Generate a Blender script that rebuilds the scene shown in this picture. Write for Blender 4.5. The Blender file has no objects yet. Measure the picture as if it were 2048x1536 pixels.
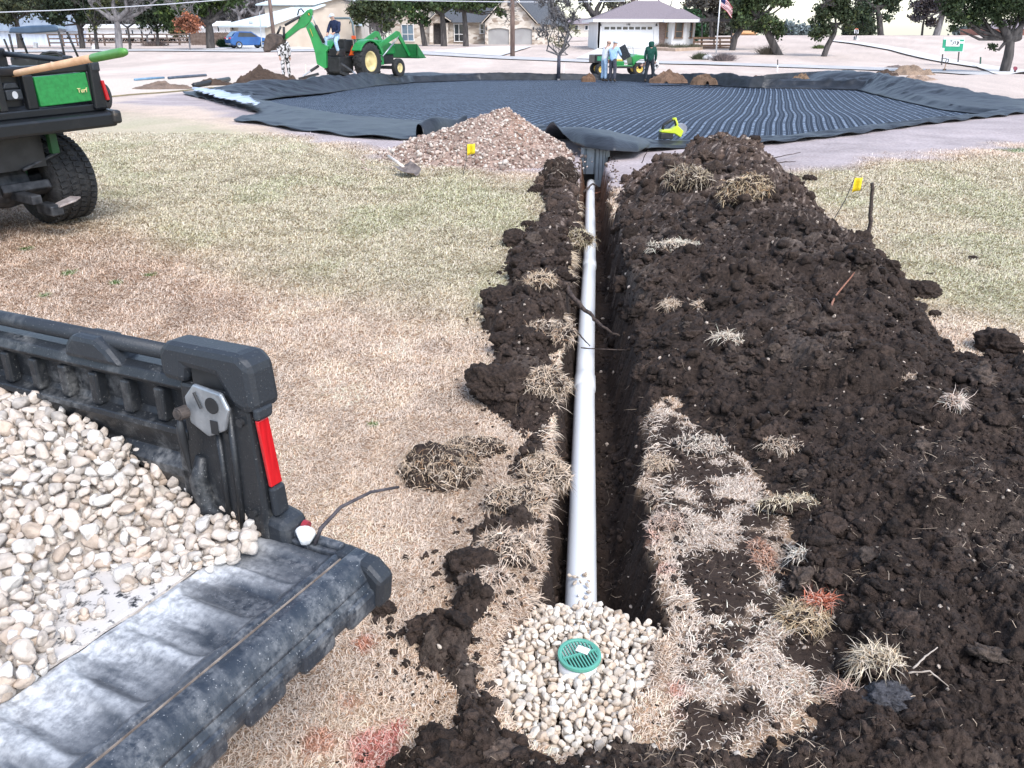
import bpy, bmesh, math, random
import numpy as np
from mathutils import Vector, Matrix, Euler
R = math.radians
rnd = random.Random(7)
rng = np.random.default_rng(7)
scene = bpy.context.scene
COL = scene.collection

# ------------------------------------------------------------------ camera
PITCH = math.atan(708 / 1540)
cam_d = bpy.data.cameras.new('camera'); cam = bpy.data.objects.new('camera', cam_d); COL.objects.link(cam)
cam.location = (0, 0, 1.6); cam.rotation_euler = (math.pi / 2 - PITCH, 0, 0)
cam_d.sensor_width = 36; cam_d.lens = 36 * 1540 / 2048; cam_d.clip_start = 0.05; cam_d.clip_end = 3000
scene.camera = cam
# ------------------------------------------------------------------ light
SUN_EL, SUN_AZ = R(52), R(150)
world = bpy.data.worlds.new('World'); scene.world = world; world.use_nodes = True
wn = world.node_tree; wn.nodes.clear()
wo = wn.nodes.new('ShaderNodeOutputWorld'); bg = wn.nodes.new('ShaderNodeBackground')
sky = wn.nodes.new('ShaderNodeTexSky'); sky.sky_type = 'NISHITA'; sky.sun_disc = False
sky.sun_elevation = SUN_EL; sky.sun_rotation = SUN_AZ; sky.air_density = 1.0; sky.dust_density = 1.0; sky.ozone_density = 1.0
hs = wn.nodes.new('ShaderNodeHueSaturation'); hs.inputs['Saturation'].default_value = 0.80
wn.links.new(sky.outputs[0], hs.inputs['Color']); wn.links.new(hs.outputs[0], bg.inputs['Color'])
wn.links.new(bg.outputs[0], wo.inputs['Surface']); bg.inputs['Strength'].default_value = 0.15
sun_d = bpy.data.lights.new('sun', 'SUN'); sun_d.energy = 1.3; sun_d.angle = R(28); sun_d.color = (1, 0.99, 0.98)
sun = bpy.data.objects.new('sun', sun_d); COL.objects.link(sun); sun.location = (0, 0, 60)
sun.rotation_euler = (math.pi / 2 - SUN_EL, 0, math.pi - SUN_AZ)
scene.view_settings.view_transform = 'Standard'; scene.view_settings.look = 'None'
scene.view_settings.exposure = 1.28; scene.view_settings.gamma = 1.0
scene.cycles.max_bounces = 5; scene.cycles.diffuse_bounces = 2; scene.cycles.glossy_bounces = 2
scene.cycles.transparent_max_bounces = 6; scene.cycles.use_denoising = True

# ------------------------------------------------------------------ survey helpers: photo measurement -> metres
cF = np.array([0, math.cos(PITCH), -math.sin(PITCH)]); cU = np.array([0, math.sin(PITCH), math.cos(PITCH)])
def ray(px, py):
    return cF + np.array([(px - 1024) / 1540, 0, 0]) + (768 - py) / 1540 * cU
def aty(px, py, y):
    d = ray(px, py); t = y / d[1]; return Vector((d[0] * t, y, 1.6 + d[2] * t))
def atz(px, py, z):
    d = ray(px, py); t = (z - 1.6) / d[2]; return Vector((d[0] * t, d[1] * t, z))
def sstep(a, b, x):
    t = np.clip((x - a) / (b - a), 0, 1); return t * t * (3 - 2 * t)
def zg(x, y):
    x = np.asarray(x, float); y = np.asarray(y, float)
    h = np.interp(y, [-50, 11, 16, 22, 30, 36, 43, 50, 57, 68, 80, 95, 110, 160, 300, 900],
                  [0, 0, -.05, -.15, -.25, -.34, -.52, -.55, -.50, -.33, -.13, -.05, 0.0, -0.2, -1.2, -9])
    h = h + 0.95 * sstep(4, 34, x) * sstep(58, 112, y) * (1 - sstep(118, 200, y))
    h = h - 0.28 * sstep(12, 26, -x) * sstep(60, 90, y)
    h = h + 0.16 * np.exp(-(((x + 4.6) / 2.2) ** 2 + ((y - 6.9) / 1.9) ** 2))
    h = h + 0.35 * np.exp(-(((x - 20) / 6) ** 2 + ((y - 31) / 5) ** 2))
    return h
def gh(px, py):
    d = ray(px, py); lo, hi = 0.5, 400.0; t = lo
    prev = lo
    while t < hi:
        p = np.array([0, 0, 1.6]) + d * t
        if p[2] < zg(p[0], p[1]): break
        prev = t; t *= 1.01
    a, b = prev, t
    for _ in range(30):
        m = (a + b) / 2; p = np.array([0, 0, 1.6]) + d * m
        if p[2] < zg(p[0], p[1]): b = m
        else: a = m
    p = np.array([0, 0, 1.6]) + d * b
    return Vector((p[0], p[1], float(zg(p[0], p[1]))))
def ppm(p):  # photo pixels per metre at a point
    q = np.array(p) - np.array([0, 0, 1.6]); return 1540 / float(q @ cF)

# ------------------------------------------------------------------ numpy noise
def hsh(ix, iy, s):
    h = (ix.astype(np.int64) * 374761393 + iy.astype(np.int64) * 668265263 + s * 974634777) & 0xffffffff
    h = ((h ^ (h >> 13)) * 1274126177) & 0xffffffff
    h = ((h ^ (h >> 16)) * 2246822519) & 0xffffffff
    return ((h ^ (h >> 15)) & 0xffffff) / float(0xffffff)
def vn(x, y, s=0):
    x = np.asarray(x, float); y = np.asarray(y, float)
    ix = np.floor(x); iy = np.floor(y); fx = x - ix; fy = y - iy
    fx = fx * fx * fx * (fx * (fx * 6 - 15) + 10); fy = fy * fy * fy * (fy * (fy * 6 - 15) + 10)
    a = hsh(ix, iy, s); b = hsh(ix + 1, iy, s); c = hsh(ix, iy + 1, s); d = hsh(ix + 1, iy + 1, s)
    return (a + (b - a) * fx) * (1 - fy) + (c + (d - c) * fx) * fy
def fbm(x, y, f=1., o=4, s=0, g=.5):
    t = 0; a = 1.; n = 0.
    for i in range(o):
        t = t + a * vn(x * f + 17.3 * i, y * f - 9.1 * i, s + i); n += a; a *= g; f *= 2.03
    return t / n
def bumps(x, y, cell, s=0, lo=.35, hi=.8):
    gx = x / cell; gy = y / cell; ix = np.floor(gx); iy = np.floor(gy); out = np.zeros_like(gx)
    for dx in (-1, 0, 1):
        for dy in (-1, 0, 1):
            jx = ix + dx; jy = iy + dy
            px = jx + hsh(jx, jy, s); py = jy + hsh(jx, jy, s + 11)
            r = lo + (hi - lo) * hsh(jx, jy, s + 23); a = .15 + .85 * hsh(jx, jy, s + 37)
            d2 = ((gx - px) ** 2 + (gy - py) ** 2) / (r * r)
            t1 = (hsh(jx, jy, s + 51) - .5) * 1.5; t2 = (hsh(jx, jy, s + 53) - .5) * 1.5   # broken chunks: tilted flat tops
            q = np.clip(1 - d2, 0, 1); out = np.maximum(out, a * r * np.minimum(q ** .4, .62 + t1 * (gx - px) / r + t2 * (gy - py) / r) * (q > 0))
    return out * cell
def poly_sd(x, y, poly):  # signed distance, positive inside
    P = np.array(poly, float); n = len(P); dmin = np.full(np.shape(x), 1e9); ins = np.zeros(np.shape(x), bool)
    for i in range(n):
        a = P[i]; b = P[(i + 1) % n]; e = b - a
        wx = x - a[0]; wy = y - a[1]; t = np.clip((wx * e[0] + wy * e[1]) / (e @ e + 1e-12), 0, 1)
        dmin = np.minimum(dmin, (wx - e[0] * t) ** 2 + (wy - e[1] * t) ** 2)
        c = ((a[1] > y) != (b[1] > y)) & (x < (b[0] - a[0]) * (y - a[1]) / (b[1] - a[1] + 1e-12) + a[0])
        ins ^= c
    return np.where(ins, 1, -1) * np.sqrt(dmin)
def pxpoly(pts, z=0.0):
    return [tuple(atz(a, b, z)[:2]) for a, b in pts]

# ------------------------------------------------------------------ materials
MATS = {}
def mat(name, c1, c2=None, rough=.7, scale=6., bump=0., bscale=None, spec=.5, metal=0., ramp=(.35, .65), detail=4, attr=None, attr_mix=1.0, coords='Object', stretch=None):
    if name in MATS: return MATS[name]
    m = bpy.data.materials.new(name); m.use_nodes = True; nt = m.node_tree; N = nt.nodes; L = nt.links
    b = N['Principled BSDF']; b.inputs['Roughness'].default_value = rough; b.inputs['Metallic'].default_value = metal
    b.inputs['Specular IOR Level'].default_value = spec
    tc = N.new('ShaderNodeTexCoord'); src = tc.outputs[coords]
    if stretch:
        mp = N.new('ShaderNodeMapping'); mp.inputs['Scale'].default_value = stretch; L.new(src, mp.inputs['Vector']); src = mp.outputs[0]
    nz = N.new('ShaderNodeTexNoise'); nz.inputs['Scale'].default_value = scale; nz.inputs['Detail'].default_value = detail
    L.new(src, nz.inputs['Vector'])
    rp = N.new('ShaderNodeValToRGB'); L.new(nz.outputs['Fac'], rp.inputs['Fac'])
    if c2 is None: c2 = tuple(min(1, v * 1.25 + .005) for v in c1); c1 = tuple(v * .82 for v in c1)
    rp.color_ramp.elements[0].position = ramp[0]; rp.color_ramp.elements[1].position = ramp[1]
    rp.color_ramp.elements[0].color = (*c1, 1); rp.color_ramp.elements[1].color = (*c2, 1)
    out = rp.outputs['Color']
    if attr:
        at = N.new('ShaderNodeAttribute'); at.attribute_name = attr
        mx = N.new('ShaderNodeMix'); mx.data_type = 'RGBA'; mx.blend_type = 'MULTIPLY'; mx.inputs['Factor'].default_value = 1
        L.new(at.outputs['Color'], mx.inputs['A']); L.new(out, mx.inputs['B']); out = mx.outputs['Result']
    L.new(out, b.inputs['Base Color'])
    if bump:
        n2 = N.new('ShaderNodeTexNoise'); n2.inputs['Scale'].default_value = bscale or scale * 4; n2.inputs['Detail'].default_value = 5
        L.new(src, n2.inputs['Vector'])
        bp = N.new('ShaderNodeBump'); bp.inputs['Strength'].default_value = bump; bp.inputs['Distance'].default_value = .02
        L.new(n2.outputs['Fac'], bp.inputs['Height']); L.new(bp.outputs[0], b.inputs['Normal'])
    MATS[name] = m; return m

# ------------------------------------------------------------------ mesh builder
def frame(d):
    d = Vector(d).normalized(); a = Vector((0, 0, 1)) if abs(d.z) < .9 else Vector((1, 0, 0))
    u = d.cross(a).normalized(); return u, u.cross(d).normalized()
class MB:
    def __init__(s): s.v = []; s.f = []; s.mi = []; s.cur = 0
    def add(s, vs, fs):
        o = len(s.v); s.v += [tuple(v) for v in vs]; s.f += [tuple(i + o for i in f) for f in fs]; s.mi += [s.cur] * len(fs); return s
    def box(s, c, d, rz=0., M=None):
        x, y, z = d[0] / 2, d[1] / 2, d[2] / 2
        vs = [Vector(p) for p in ((-x, -y, -z), (x, -y, -z), (x, y, -z), (-x, y, -z), (-x, -y, z), (x, -y, z), (x, y, z), (-x, y, z))]
        m = M if M is not None else Matrix.Rotation(rz, 3, 'Z')
        return s.add([m @ v + Vector(c) for v in vs], [(3, 2, 1, 0), (4, 5, 6, 7), (0, 1, 5, 4), (1, 2, 6, 5), (2, 3, 7, 6), (3, 0, 4, 7)])
    def bar(s, a, b, w, h=None, up=(0, 0, 1)):
        a = Vector(a); b = Vector(b); d = (b - a); h = h or w
        n = d.normalized(); u = n.cross(Vector(up));
        if u.length < 1e-4: u = n.cross(Vector((1, 0, 0)))
        u.normalize(); v = u.cross(n); u = u * w / 2; v = v * h / 2
        vs = [a - u - v, a + u - v, a + u + v, a - u + v, b - u - v, b + u - v, b + u + v, b - u + v]
        return s.add(vs, [(3, 2, 1, 0), (4, 5, 6, 7), (0, 1, 5, 4), (1, 2, 6, 5), (2, 3, 7, 6), (3, 0, 4, 7)])
    def tube(s, pts, r, n=8, cap=True):
        pts = [Vector(p) for p in pts]; rs = r if isinstance(r, (list, tuple)) else [r] * len(pts)
        vs = []; fs = []
        d0 = (pts[1] - pts[0]).normalized(); u, v = frame(d0)
        for i, p in enumerate(pts):
            d = (pts[min(i + 1, len(pts) - 1)] - pts[max(i - 1, 0)])
            if d.length < 1e-9: d = d0
            d.normalize(); u = (u - d * u.dot(d))
            if u.length < 1e-6: u, _ = frame(d)
            u.normalize(); v = d.cross(u)
            for k in range(n):
                a = 2 * math.pi * k / n; vs.append(p + (u * math.cos(a) + v * math.sin(a)) * rs[i])
        for i in range(len(pts) - 1):
            for k in range(n):
                a = i * n + k; b = i * n + (k + 1) % n; fs.append((a, b, b + n, a + n))
        if cap: fs.append(tuple(range(n))[::-1]); fs.append(tuple(range((len(pts) - 1) * n, len(pts) * n)))
        return s.add(vs, fs)
    def cyl(s, a, b, r, n=16): return s.tube([a, b], r, n)
    def prism(s, pts, off):
        pts = [Vector(p) for p in pts]; off = Vector(off); n = len(pts)
        fs = [tuple(range(n))[::-1], tuple(range(n, 2 * n))] + [(i, (i + 1) % n, n + (i + 1) % n, n + i) for i in range(n)]
        return s.add(pts + [p + off for p in pts], fs)
    def ring(s, c, axis, prof, n=32, u0=None):  # lathe: prof = [(radius, along axis)]
        c = Vector(c); ax = Vector(axis).normalized(); u, v = frame(ax); m = len(prof); vs = []; fs = []
        for k in range(n):
            a = 2 * math.pi * k / n; d = u * math.cos(a) + v * math.sin(a)
            vs += [c + d * r + ax * h for r, h in prof]
        for k in range(n):
            for j in range(m - 1):
                a = k * m + j; b = ((k + 1) % n) * m + j; fs.append((a, b, b + 1, a + 1))
        return s.add(vs, fs)
    def ico(s, c, r, sub=2, noise=.2, seed=0, sq=(1, 1, 1), M=None):
        V, F = ICO[sub]; rr = np.random.default_rng(seed); pl = rr.normal(size=(10, 3)); pl /= np.linalg.norm(pl, axis=1)[:, None]
        dd = 1 - noise * rr.random(10) * 1.6; t = (V @ pl.T); k = np.min(np.where(t > .05, dd / np.maximum(t, .05), 9), axis=1)
        W = V * np.minimum(k, 1)[:, None] * r * np.array(sq)
        if M is not None: W = W @ np.array(M).T
        return s.add([tuple(w) for w in (W + np.array(c))], F)
    def build(s, name, m, parent=None, smooth=False, world=False, bevel=0, **kw):
        vs = s.v
        if parent is not None and world:
            Mi = Matrix.LocRotScale(parent.location, parent.rotation_euler, parent.scale).inverted()
            pp = parent.parent
            if pp is not None: Mi = Mi @ Matrix.LocRotScale(pp.location, pp.rotation_euler, pp.scale).inverted()
            vs = [Mi @ Vector(v) for v in vs]
        me = bpy.data.meshes.new(name); me.from_pydata([tuple(v) for v in vs], [], s.f); 
        for x in (m if isinstance(m, (list, tuple)) else [m]): me.materials.append(x)
        if isinstance(m, (list, tuple)): me.polygons.foreach_set('material_index', s.mi)
        if smooth: me.polygons.foreach_set('use_smooth', [True] * len(me.polygons))
        me.update(); o = bpy.data.objects.new(name, me); COL.objects.link(o); o.parent = parent
        if bevel:
            b = o.modifiers.new('bevel', 'BEVEL'); b.width = bevel; b.segments = 2; b.limit_method = 'ANGLE'; b.angle_limit = R(35); b.harden_normals = False
        if kw: tag(o, **kw)
        return o
def _ico():
    d = {}
    for sub in (1, 2, 3, 4, 5):
        bm = bmesh.new(); bmesh.ops.create_icosphere(bm, subdivisions=sub, radius=1)
        d[sub] = (np.array([v.co[:] for v in bm.verts]), [tuple(v.index for v in f.verts) for f in bm.faces]); bm.free()
    return d
ICO = _ico()
def tag(o, label=None, cat=None, group=None, kind=None):
    if label: o['label'] = label
    if cat: o['category'] = cat
    if group: o['group'] = group
    if kind: o['kind'] = kind
    return o
def thing(name, label, cat, loc=(0, 0, 0), rz=0., group=None, rot=None):
    o = bpy.data.objects.new(name, None); COL.objects.link(o); o.location = loc; o.rotation_euler = rot or (0, 0, rz)
    o.empty_display_size = .2
    return tag(o, label, cat, group)
def npmesh(name, V, F4=None, F3=None, m=None, parent=None, smooth=True, cols=None, **kw):
    """fast mesh from numpy arrays: V (n,3), quads (k,4), tris (k,3), cols (n,3) point colours"""
    me = bpy.data.meshes.new(name); me.vertices.add(len(V)); me.vertices.foreach_set('co', np.ascontiguousarray(V, np.float32).ravel())
    q = F4 if F4 is not None else np.zeros((0, 4), np.int32); t = F3 if F3 is not None else np.zeros((0, 3), np.int32)
    li = np.concatenate([q.ravel(), t.ravel()]).astype(np.int32); me.loops.add(len(li)); me.loops.foreach_set('vertex_index', li)
    st = np.concatenate([np.arange(len(q)) * 4, len(q) * 4 + np.arange(len(t)) * 3]).astype(np.int32)
    me.polygons.add(len(st)); me.polygons.foreach_set('loop_start', st)
    if smooth: me.polygons.foreach_set('use_smooth', np.ones(len(st), bool))
    me.update(calc_edges=True)
    if cols is not None:
        a = me.color_attributes.new('Col', 'FLOAT_COLOR', 'POINT')
        a.data.foreach_set('color', np.concatenate([cols, np.ones((len(V), 1))], 1).astype(np.float32).ravel())
    for x in (m if isinstance(m, (list, tuple)) else [m]): me.materials.append(x)
    o = bpy.data.objects.new(name, me); COL.objects.link(o); o.parent = parent
    return tag(o, **kw)
# ------------------------------------------------------------------ terrain fields
def xc(y): return .242 + .0983 * (np.asarray(y) - 2.17)          # pipe line
def pipe_z(y): return np.interp(y, [1.8, 2.17, 10.9], [-.235, -.25, -.335])
# excavated bed (drain field): inner outline in photo measurements on its sloping floor
def zf(x, y): return -.05 - .0232 * (np.asarray(y, float) - 13)
def floor_hit(px, py):
    d = ray(px, py); t = (1.6 + .05 - .0232 * 13) / (-.0232 * d[1] - d[2]) if False else None
    # 1.6 + dz t = -.05 - s (dy t - 13)
    s = .0232; t = (1.6 + .05 - s * 13) / (-d[2] - s * d[1]); return (d[0] * t, d[1] * t)
inner_px = [(1160, 282), (1118, 270), (1085, 258), (1000, 262), (850, 252), (720, 242), (600, 224), (500, 204), (560, 195), (640, 188), (760, 172), (830, 165), (960, 161),
            (1200, 162), (1330, 167), (1500, 177), (1650, 179), (1720, 181), (1800, 200), (1900, 222), (1985, 232), (1900, 247), (1750, 263), (1600, 278),
            (1480, 286), (1380, 290), (1310, 288), (1240, 284)]
inner = [floor_hit(*p) for p in inner_px]
heapR_px = [(1232, 405), (1262, 352), (1310, 335), (1360, 338), (1420, 342), (1500, 350), (1585, 372), (1650, 450), (1740, 505), (1800, 560), (1850, 640), (1900, 715), (2048, 735), (2500, 745),
            (2900, 1100), (2900, 1700), (1500, 1700), (1420, 1500), (1560, 1440), (1670, 1380), (1720, 1300), (1590, 1230), (1530, 1120), (1575, 1040), (1500, 930), (1400, 850), (1335, 800),
            (1292, 820), (1262, 900), (1242, 800), (1238, 700), (1230, 600), (1226, 500), (1224, 440)]
heapR = pxpoly(heapR_px)
heapL_px = [(1168, 385), (1160, 440), (1150, 560), (1120, 660), (1105, 800), (1090, 930), (1075, 1000), (1050, 1100), (1030, 1200), (990, 1240), (975, 1290), (960, 1330), (978, 1438), (1035, 1506), (1130, 1528), (1250, 1516), (1500, 1495),
            (1500, 1700), (700, 1720), (780, 1530), (905, 1450), (880, 1400), (815, 1340), (800, 1260), (880, 1220), (900, 1130), (960, 1085), (975, 1010), (1050, 960), (1060, 880), (990, 840), (955, 790), (1000, 720), (975, 640),
            (1030, 590), (1015, 540), (1040, 490), (1090, 440), (1075, 372), (1100, 360)]
heapL = pxpoly(heapL_px)
pit = pxpoly([(975, 1300), (1010, 1235), (1090, 1215), (1190, 1210), (1290, 1250), (1335, 1300), (1315, 1370), (1275, 1420), (1285, 1480), (1250, 1510), (1130, 1525), (1050, 1500), (985, 1420)])
mixP = pxpoly([(1285, 830), (1330, 810), (1420, 850), (1500, 930), (1575, 1040), (1530, 1120), (1590, 1230), (1720, 1300), (1670, 1380), (1560, 1440), (1420, 1520), (1380, 1700), (1330, 1500), (1340, 1330), (1345, 1200), (1320, 1060), (1295, 950)])
bare = pxpoly([(200, 196), (380, 205), (480, 236), (660, 283), (800, 318), (900, 335), (1000, 345), (1100, 350), (1240, 380), (1400, 360), (1560, 342), (1760, 325), (2048, 287), (2500, 235),
               (2300, 190), (2048, 188), (1900, 172), (1780, 150), (1500, 150), (1200, 140), (900, 135), (740, 140), (600, 165), (430, 158), (330, 178)])
sandy = pxpoly([(-200, 150), (200, 152), (420, 150), (620, 150), (760, 155), (620, 178), (430, 178), (330, 190), (200, 190), (-200, 185)], -.25)
def trench_d(x, y):  # depth below plain (>=0)
    w = .055 * (fbm(y, y * 0 + 3, 3., 5, 3, .6) - .5) * 2; w2 = .09 * (fbm(y, x * .6 + 8, 3., 5, 5, .6) - .5) * 2
    off = x - xc(y); dl = off + .15 + w; wide = .055 * sstep(7., 4., y); dr = .215 + wide + w2 - off
    en = np.minimum(y - 1.72, 11.25 - y); e = np.minimum(np.minimum(dl, dr), en)
    dep = -(pipe_z(y) - .057 - .012)
    r = dep * sstep(-.012, .065, np.minimum(dl, en)) * sstep(-.01, .07 + 1.1 * wide, dr)
    return r, e
def terr(x, y, fine=True):
    """plain + trench + pit + basin hole, without heaps"""
    z = zg(x, y); td, e = trench_d(x, y)
    near = (y < 14)
    rough = np.where(near, .012 * (fbm(x, y, 7., 4, 9) - .5) + .03 * (fbm(x, y, 1.1, 3, 19) - .5), .05 * (fbm(x, y, .25, 4, 29) - .5))
    if fine:
        wall = sstep(.0, .03, td) * near
        rough = rough + wall * (bumps(x, y, .13, 60) * .35 + bumps(x, y, .07, 61) * .5 + bumps(x, y, .028, 62) * .7 - .03)
    z = z + rough - td
    pd = poly_sd(x, y, pit); z = z - .05 * sstep(0, .08, pd)
    bd = np.where((y > 11) & (y < 50), poly_sd(x, y, inner), -1)
    z = np.where(bd > np.where(y > 20, -.80, -.05), np.minimum(z, zf(x, y) - .12), z)
    return z
def soil_bumps(x, y, s=100):
    w = fbm(x, y, 14., 4, s) - .5; w2 = fbm(x, y, 14., 4, s + 5) - .5
    wx = x + .09 * w; wy = y + .09 * w2
    return (bumps(wx, wy, .34, s + 1) * .46 * sstep(.3, .6, vn(x * 1.3, y * 1.3, s + 8)) + bumps(wx, wy, .13, s + 2) * .62 + (bumps(wx * 1.15, wy, .05, s + 3, .25, .7) * .85
            + bumps(x + .02 * w, y, .021, s + 4, .25, .7) * 1.0) * (.25 + .95 * sstep(.38, .60, fbm(x, y, 2.4, 3, s + 9))) + .022 * (fbm(x, y, 22., 5, s + 7, .65) - .5))
def heap_R(x, y):
    d = poly_sd(x, y, heapR) + .14 * (fbm(x, y, 3.0, 5, 41, .6) - .5) * 2 + .03 * (fbm(x, y, 14., 3, 43) - .5) * 2
    dd = np.clip(d, 0, None)
    yy = np.interp(y, [1, 2, 3.2, 4.6, 6, 7.5, 9, 10.5, 12], [.09, .10, .16, .22, .27, .27, .14, .08, .05])
    base = yy * (1 - np.exp(-dd / .42)) * (.65 + .7 * fbm(x, y, 1.6, 3, 44))
    pk = .28 * np.exp(-(((x - 2.43) / .40) ** 2 + ((y - 9.35) / .75) ** 2)) + .17 * np.exp(-(((x - 2.65) / .5) ** 2 + ((y - 8) / .8) ** 2)) + .03 * np.exp(-(((x - 1.8) / .5) ** 2 + ((y - 9.2) / .7) ** 2))
    pk = pk + bumps(x + .1 * fbm(x, y, 5, 3, 47), y, .62, 46) * .42 * sstep(.1, .5, d) * sstep(2.2, 4, y)
    s = base + pk * sstep(0, .3, d)
    s = np.minimum(s, dd * 1.0) + soil_bumps(x, y) * sstep(-.0, .12, d)
    return np.where(d > 0, s, -1), d
def heap_L(x, y):
    d = poly_sd(x, y, heapL) + .12 * (fbm(x, y, 4., 5, 51, .6) - .5) * 2 + .03 * (fbm(x, y, 14., 3, 53) - .5) * 2
    dd = np.clip(d, 0, None)
    s = np.minimum(.09 * (1 - np.exp(-dd / .12)) * (.4 + 1.2 * fbm(x, y, 3., 3, 54)), dd * 1.1) + soil_bumps(x, y, 140) * 1.05 * sstep(0, .08, d)
    return np.where(d > 0, s, -1), d
def ground_z(x, y):  # with heaps: for resting things
    x = np.atleast_1d(np.asarray(x, float)); y = np.atleast_1d(np.asarray(y, float))
    z = terr(x, y); a, _ = heap_R(x, y); b, _ = heap_L(x, y)
    return z + np.maximum(0, np.maximum(a, b))
def gz(x, y): return float(ground_z(x, y)[0])
# ---- colour zones (material zones; gap shade is painted in below)
C_STRAW = np.array([.58, .445, .335]); C_SOIL = np.array([.038, .0265, .021]); C_BARE = np.array([.41, .352, .350]); C_FAR = np.array([.57, .475, .415])
greenA = pxpoly([(180, 215), (330, 235), (600, 290), (900, 350), (1080, 380), (1060, 470), (1010, 560), (960, 600), (700, 560), (450, 500), (260, 470), (150, 380)])
greenB = pxpoly([(1560, 350), (1800, 330), (2300, 300), (2400, 520), (2048, 640), (1880, 600), (1780, 520), (1680, 440)])
brownA = pxpoly([(-500, 440), (60, 450), (300, 500), (520, 600), (420, 700), (0, 650), (-500, 600)])
paint = [(750, 1505, .085, (.40, .05, .06)), (795, 1460, .03, (.42, .07, .07)), (1360, 1425, .045, (.60, .13, .07)), (1355, 1385, .03, (.6, .14, .08)), (690, 1410, .05, (.5, .2, .12)), (730, 1290, .04, (.5, .16, .09)), (1300, 1070, .05, (.58, .33, .26)), (1330, 1140, .04, (.58, .33, .26)), (640, 1480, .05, (.5, .2, .12))]
paint_w = [(atz(a, b, 0), r, c) for a, b, r, c in paint]
tufts = [(atz(a, b, 0), r) for a, b, r in [(745, 850, .035), (140, 560, .07), (60, 520, .07), (300, 560, .06), (90, 600, .05), (30, 690, .05), (1770, 585, .12), (1850, 800, .1), (2035, 300, .4), (235, 575, .06)]]
def zonecol(x, y):
    """albedo of the turf at x, y  (n,3) and soil mask"""
    n1 = fbm(x, y, .9, 3, 71); n2 = fbm(x, y, 3.3, 3, 73); n3 = fbm(x, y, 9, 3, 75)
    c = C_STRAW[None] * (.72 + .56 * n2)[:, None] * np.array([1, 1, 1])
    c = c * (1 - .16 * sstep(.5, .7, n1))[:, None] + np.array([.03, .015, 0]) * sstep(.45, .65, n3)[:, None]
    g = sstep(-.9, .5, poly_sd(x, y, greenA)) + sstep(-.6, .5, poly_sd(x, y, greenB)); g = np.clip(g, 0, 1)
    gg = (g * (.34 + .55 * sstep(.42, .70, fbm(x * .7, y * .45, 2.2, 4, 77))))[:, None]
    c = c * (1 - gg) + gg * np.array([.28, .305, .13])
    pal = (g * .60)[:, None]; c = c * (1 - pal) + pal * np.array([.47, .43, .29])
    b = (sstep(-.4, .4, poly_sd(x, y, brownA)) * (.15 + .45 * n2))[:, None]; c = c * (1 - b) + b * np.array([.34, .21, .14])
    for p, r in tufts:
        k = (.9 * (1 - sstep(.4 * r, r, np.hypot(x - p.x, y - p.y) + .3 * r * (n3 - .5))))[:, None]; c = c * (1 - k) + k * np.array([.10, .19, .045])
    for p, r, pc in paint_w:
        k = (.65 * (1 - sstep(.3 * r, r, np.hypot(x - p.x, (y - p.y) * .8) + r * 1.2 * (n3 - .5))))[:, None]; c = c * (1 - k) + k * np.array(pc)
    wm = (.6 * sstep(-.03, .05, poly_sd(x, y, mixP)))[:, None]; c = c * (1 - wm) + wm * np.array([.60, .515, .44])
    f = sstep(9, 26, y)[:, None]
    s1 = fbm(x * .5, y * .16, .8, 4, 79); cf = C_FAR[None] * (.78 + .44 * s1)[:, None] * (.93 + .14 * fbm(x, y * .3, 2.6, 2, 80))[:, None]
    c = c * (1 - f) + f * cf
    m = np.clip(sstep(-.35, .35, poly_sd(x, y, bare) + 1.0 * (fbm(x, y, 1.2, 3, 81) - .5)), 0, 1) * (y > 8)
    cb = C_BARE[None] * (.72 + .56 * fbm(x, y, 1.7, 5, 83))[:, None]
    c = c * (1 - m[:, None]) + m[:, None] * cb
    ms = (sstep(-1.5, 1.5, poly_sd(x, y, sandy)) * (y > 20))[:, None]; c = c * (1 - ms) + ms * np.array([.62, .54, .46]) 
    return c, m
def mixmask(x, y):  # 1 = soil showing between flat turf, right of the trench
    d = poly_sd(x, y, mixP); k = sstep(-.04, .06, d)
    return k * sstep(.36, .52, .6 * fbm(x, y, 4.5, 4, 91) + .4 * fbm(x, y, 19, 3, 93)), k

# ---- one fan-shaped sheet for the ground, shared by the heaps
U_ = np.concatenate([[-4, -2.6, -1.8, -1.35, -1.15], np.linspace(-1.02, 1.02, 1000), [1.06, 1.12, 1.2, 1.35, 1.6, 2.1, 3, 4]])
Y_ = np.concatenate([np.geomspace(.95, 13, 880), np.geomspace(13.06, 60, 250), np.geomspace(61, 1500, 90)])
Y_ = np.concatenate([[-6, -2, -.2, .5], Y_])
W_ = np.where(Y_ < .9, 6., Y_ + .75)
W_ = np.maximum(np.abs(W_), 1.7)
def grid_faces(nr, nc, keep=None):
    i = np.arange(nr - 1)[:, None] * nc + np.arange(nc - 1)[None]
    f = np.stack([i, i + 1, i + nc + 1, i + nc], -1).reshape(-1, 4)
    return f
GX = W_[:, None] * U_[None]; GY = np.repeat(Y_[:, None], len(U_), 1)
gx, gy = GX.ravel(), GY.ravel()
gz0 = terr(gx, gy)
col, bm_ = zonecol(gx, gy)
td, te = trench_d(gx, gy)
soil = np.clip(sstep(.008, .04, td) * (gy < 11.3), 0, 1)
mk, mreg = mixmask(gx, gy); soil = np.maximum(soil, mk * (gy < 5))
gap_shade = ((1 - sstep(9.5, 13, gy)) * (1 - bm_))[:, None]; col = col * (1 - gap_shade * np.array([.46, .52, .58]))  # turf ground darkened to paint shade into the gaps between blades
pz = sstep(.0, .03, poly_sd(gx, gy, pit))[:, None]; col = col * (1 - pz) + pz * np.array([.085, .064, .052])
sc = C_SOIL[None] * (.75 + .6 * fbm(gx, gy, 6, 3, 95))[:, None]
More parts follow.
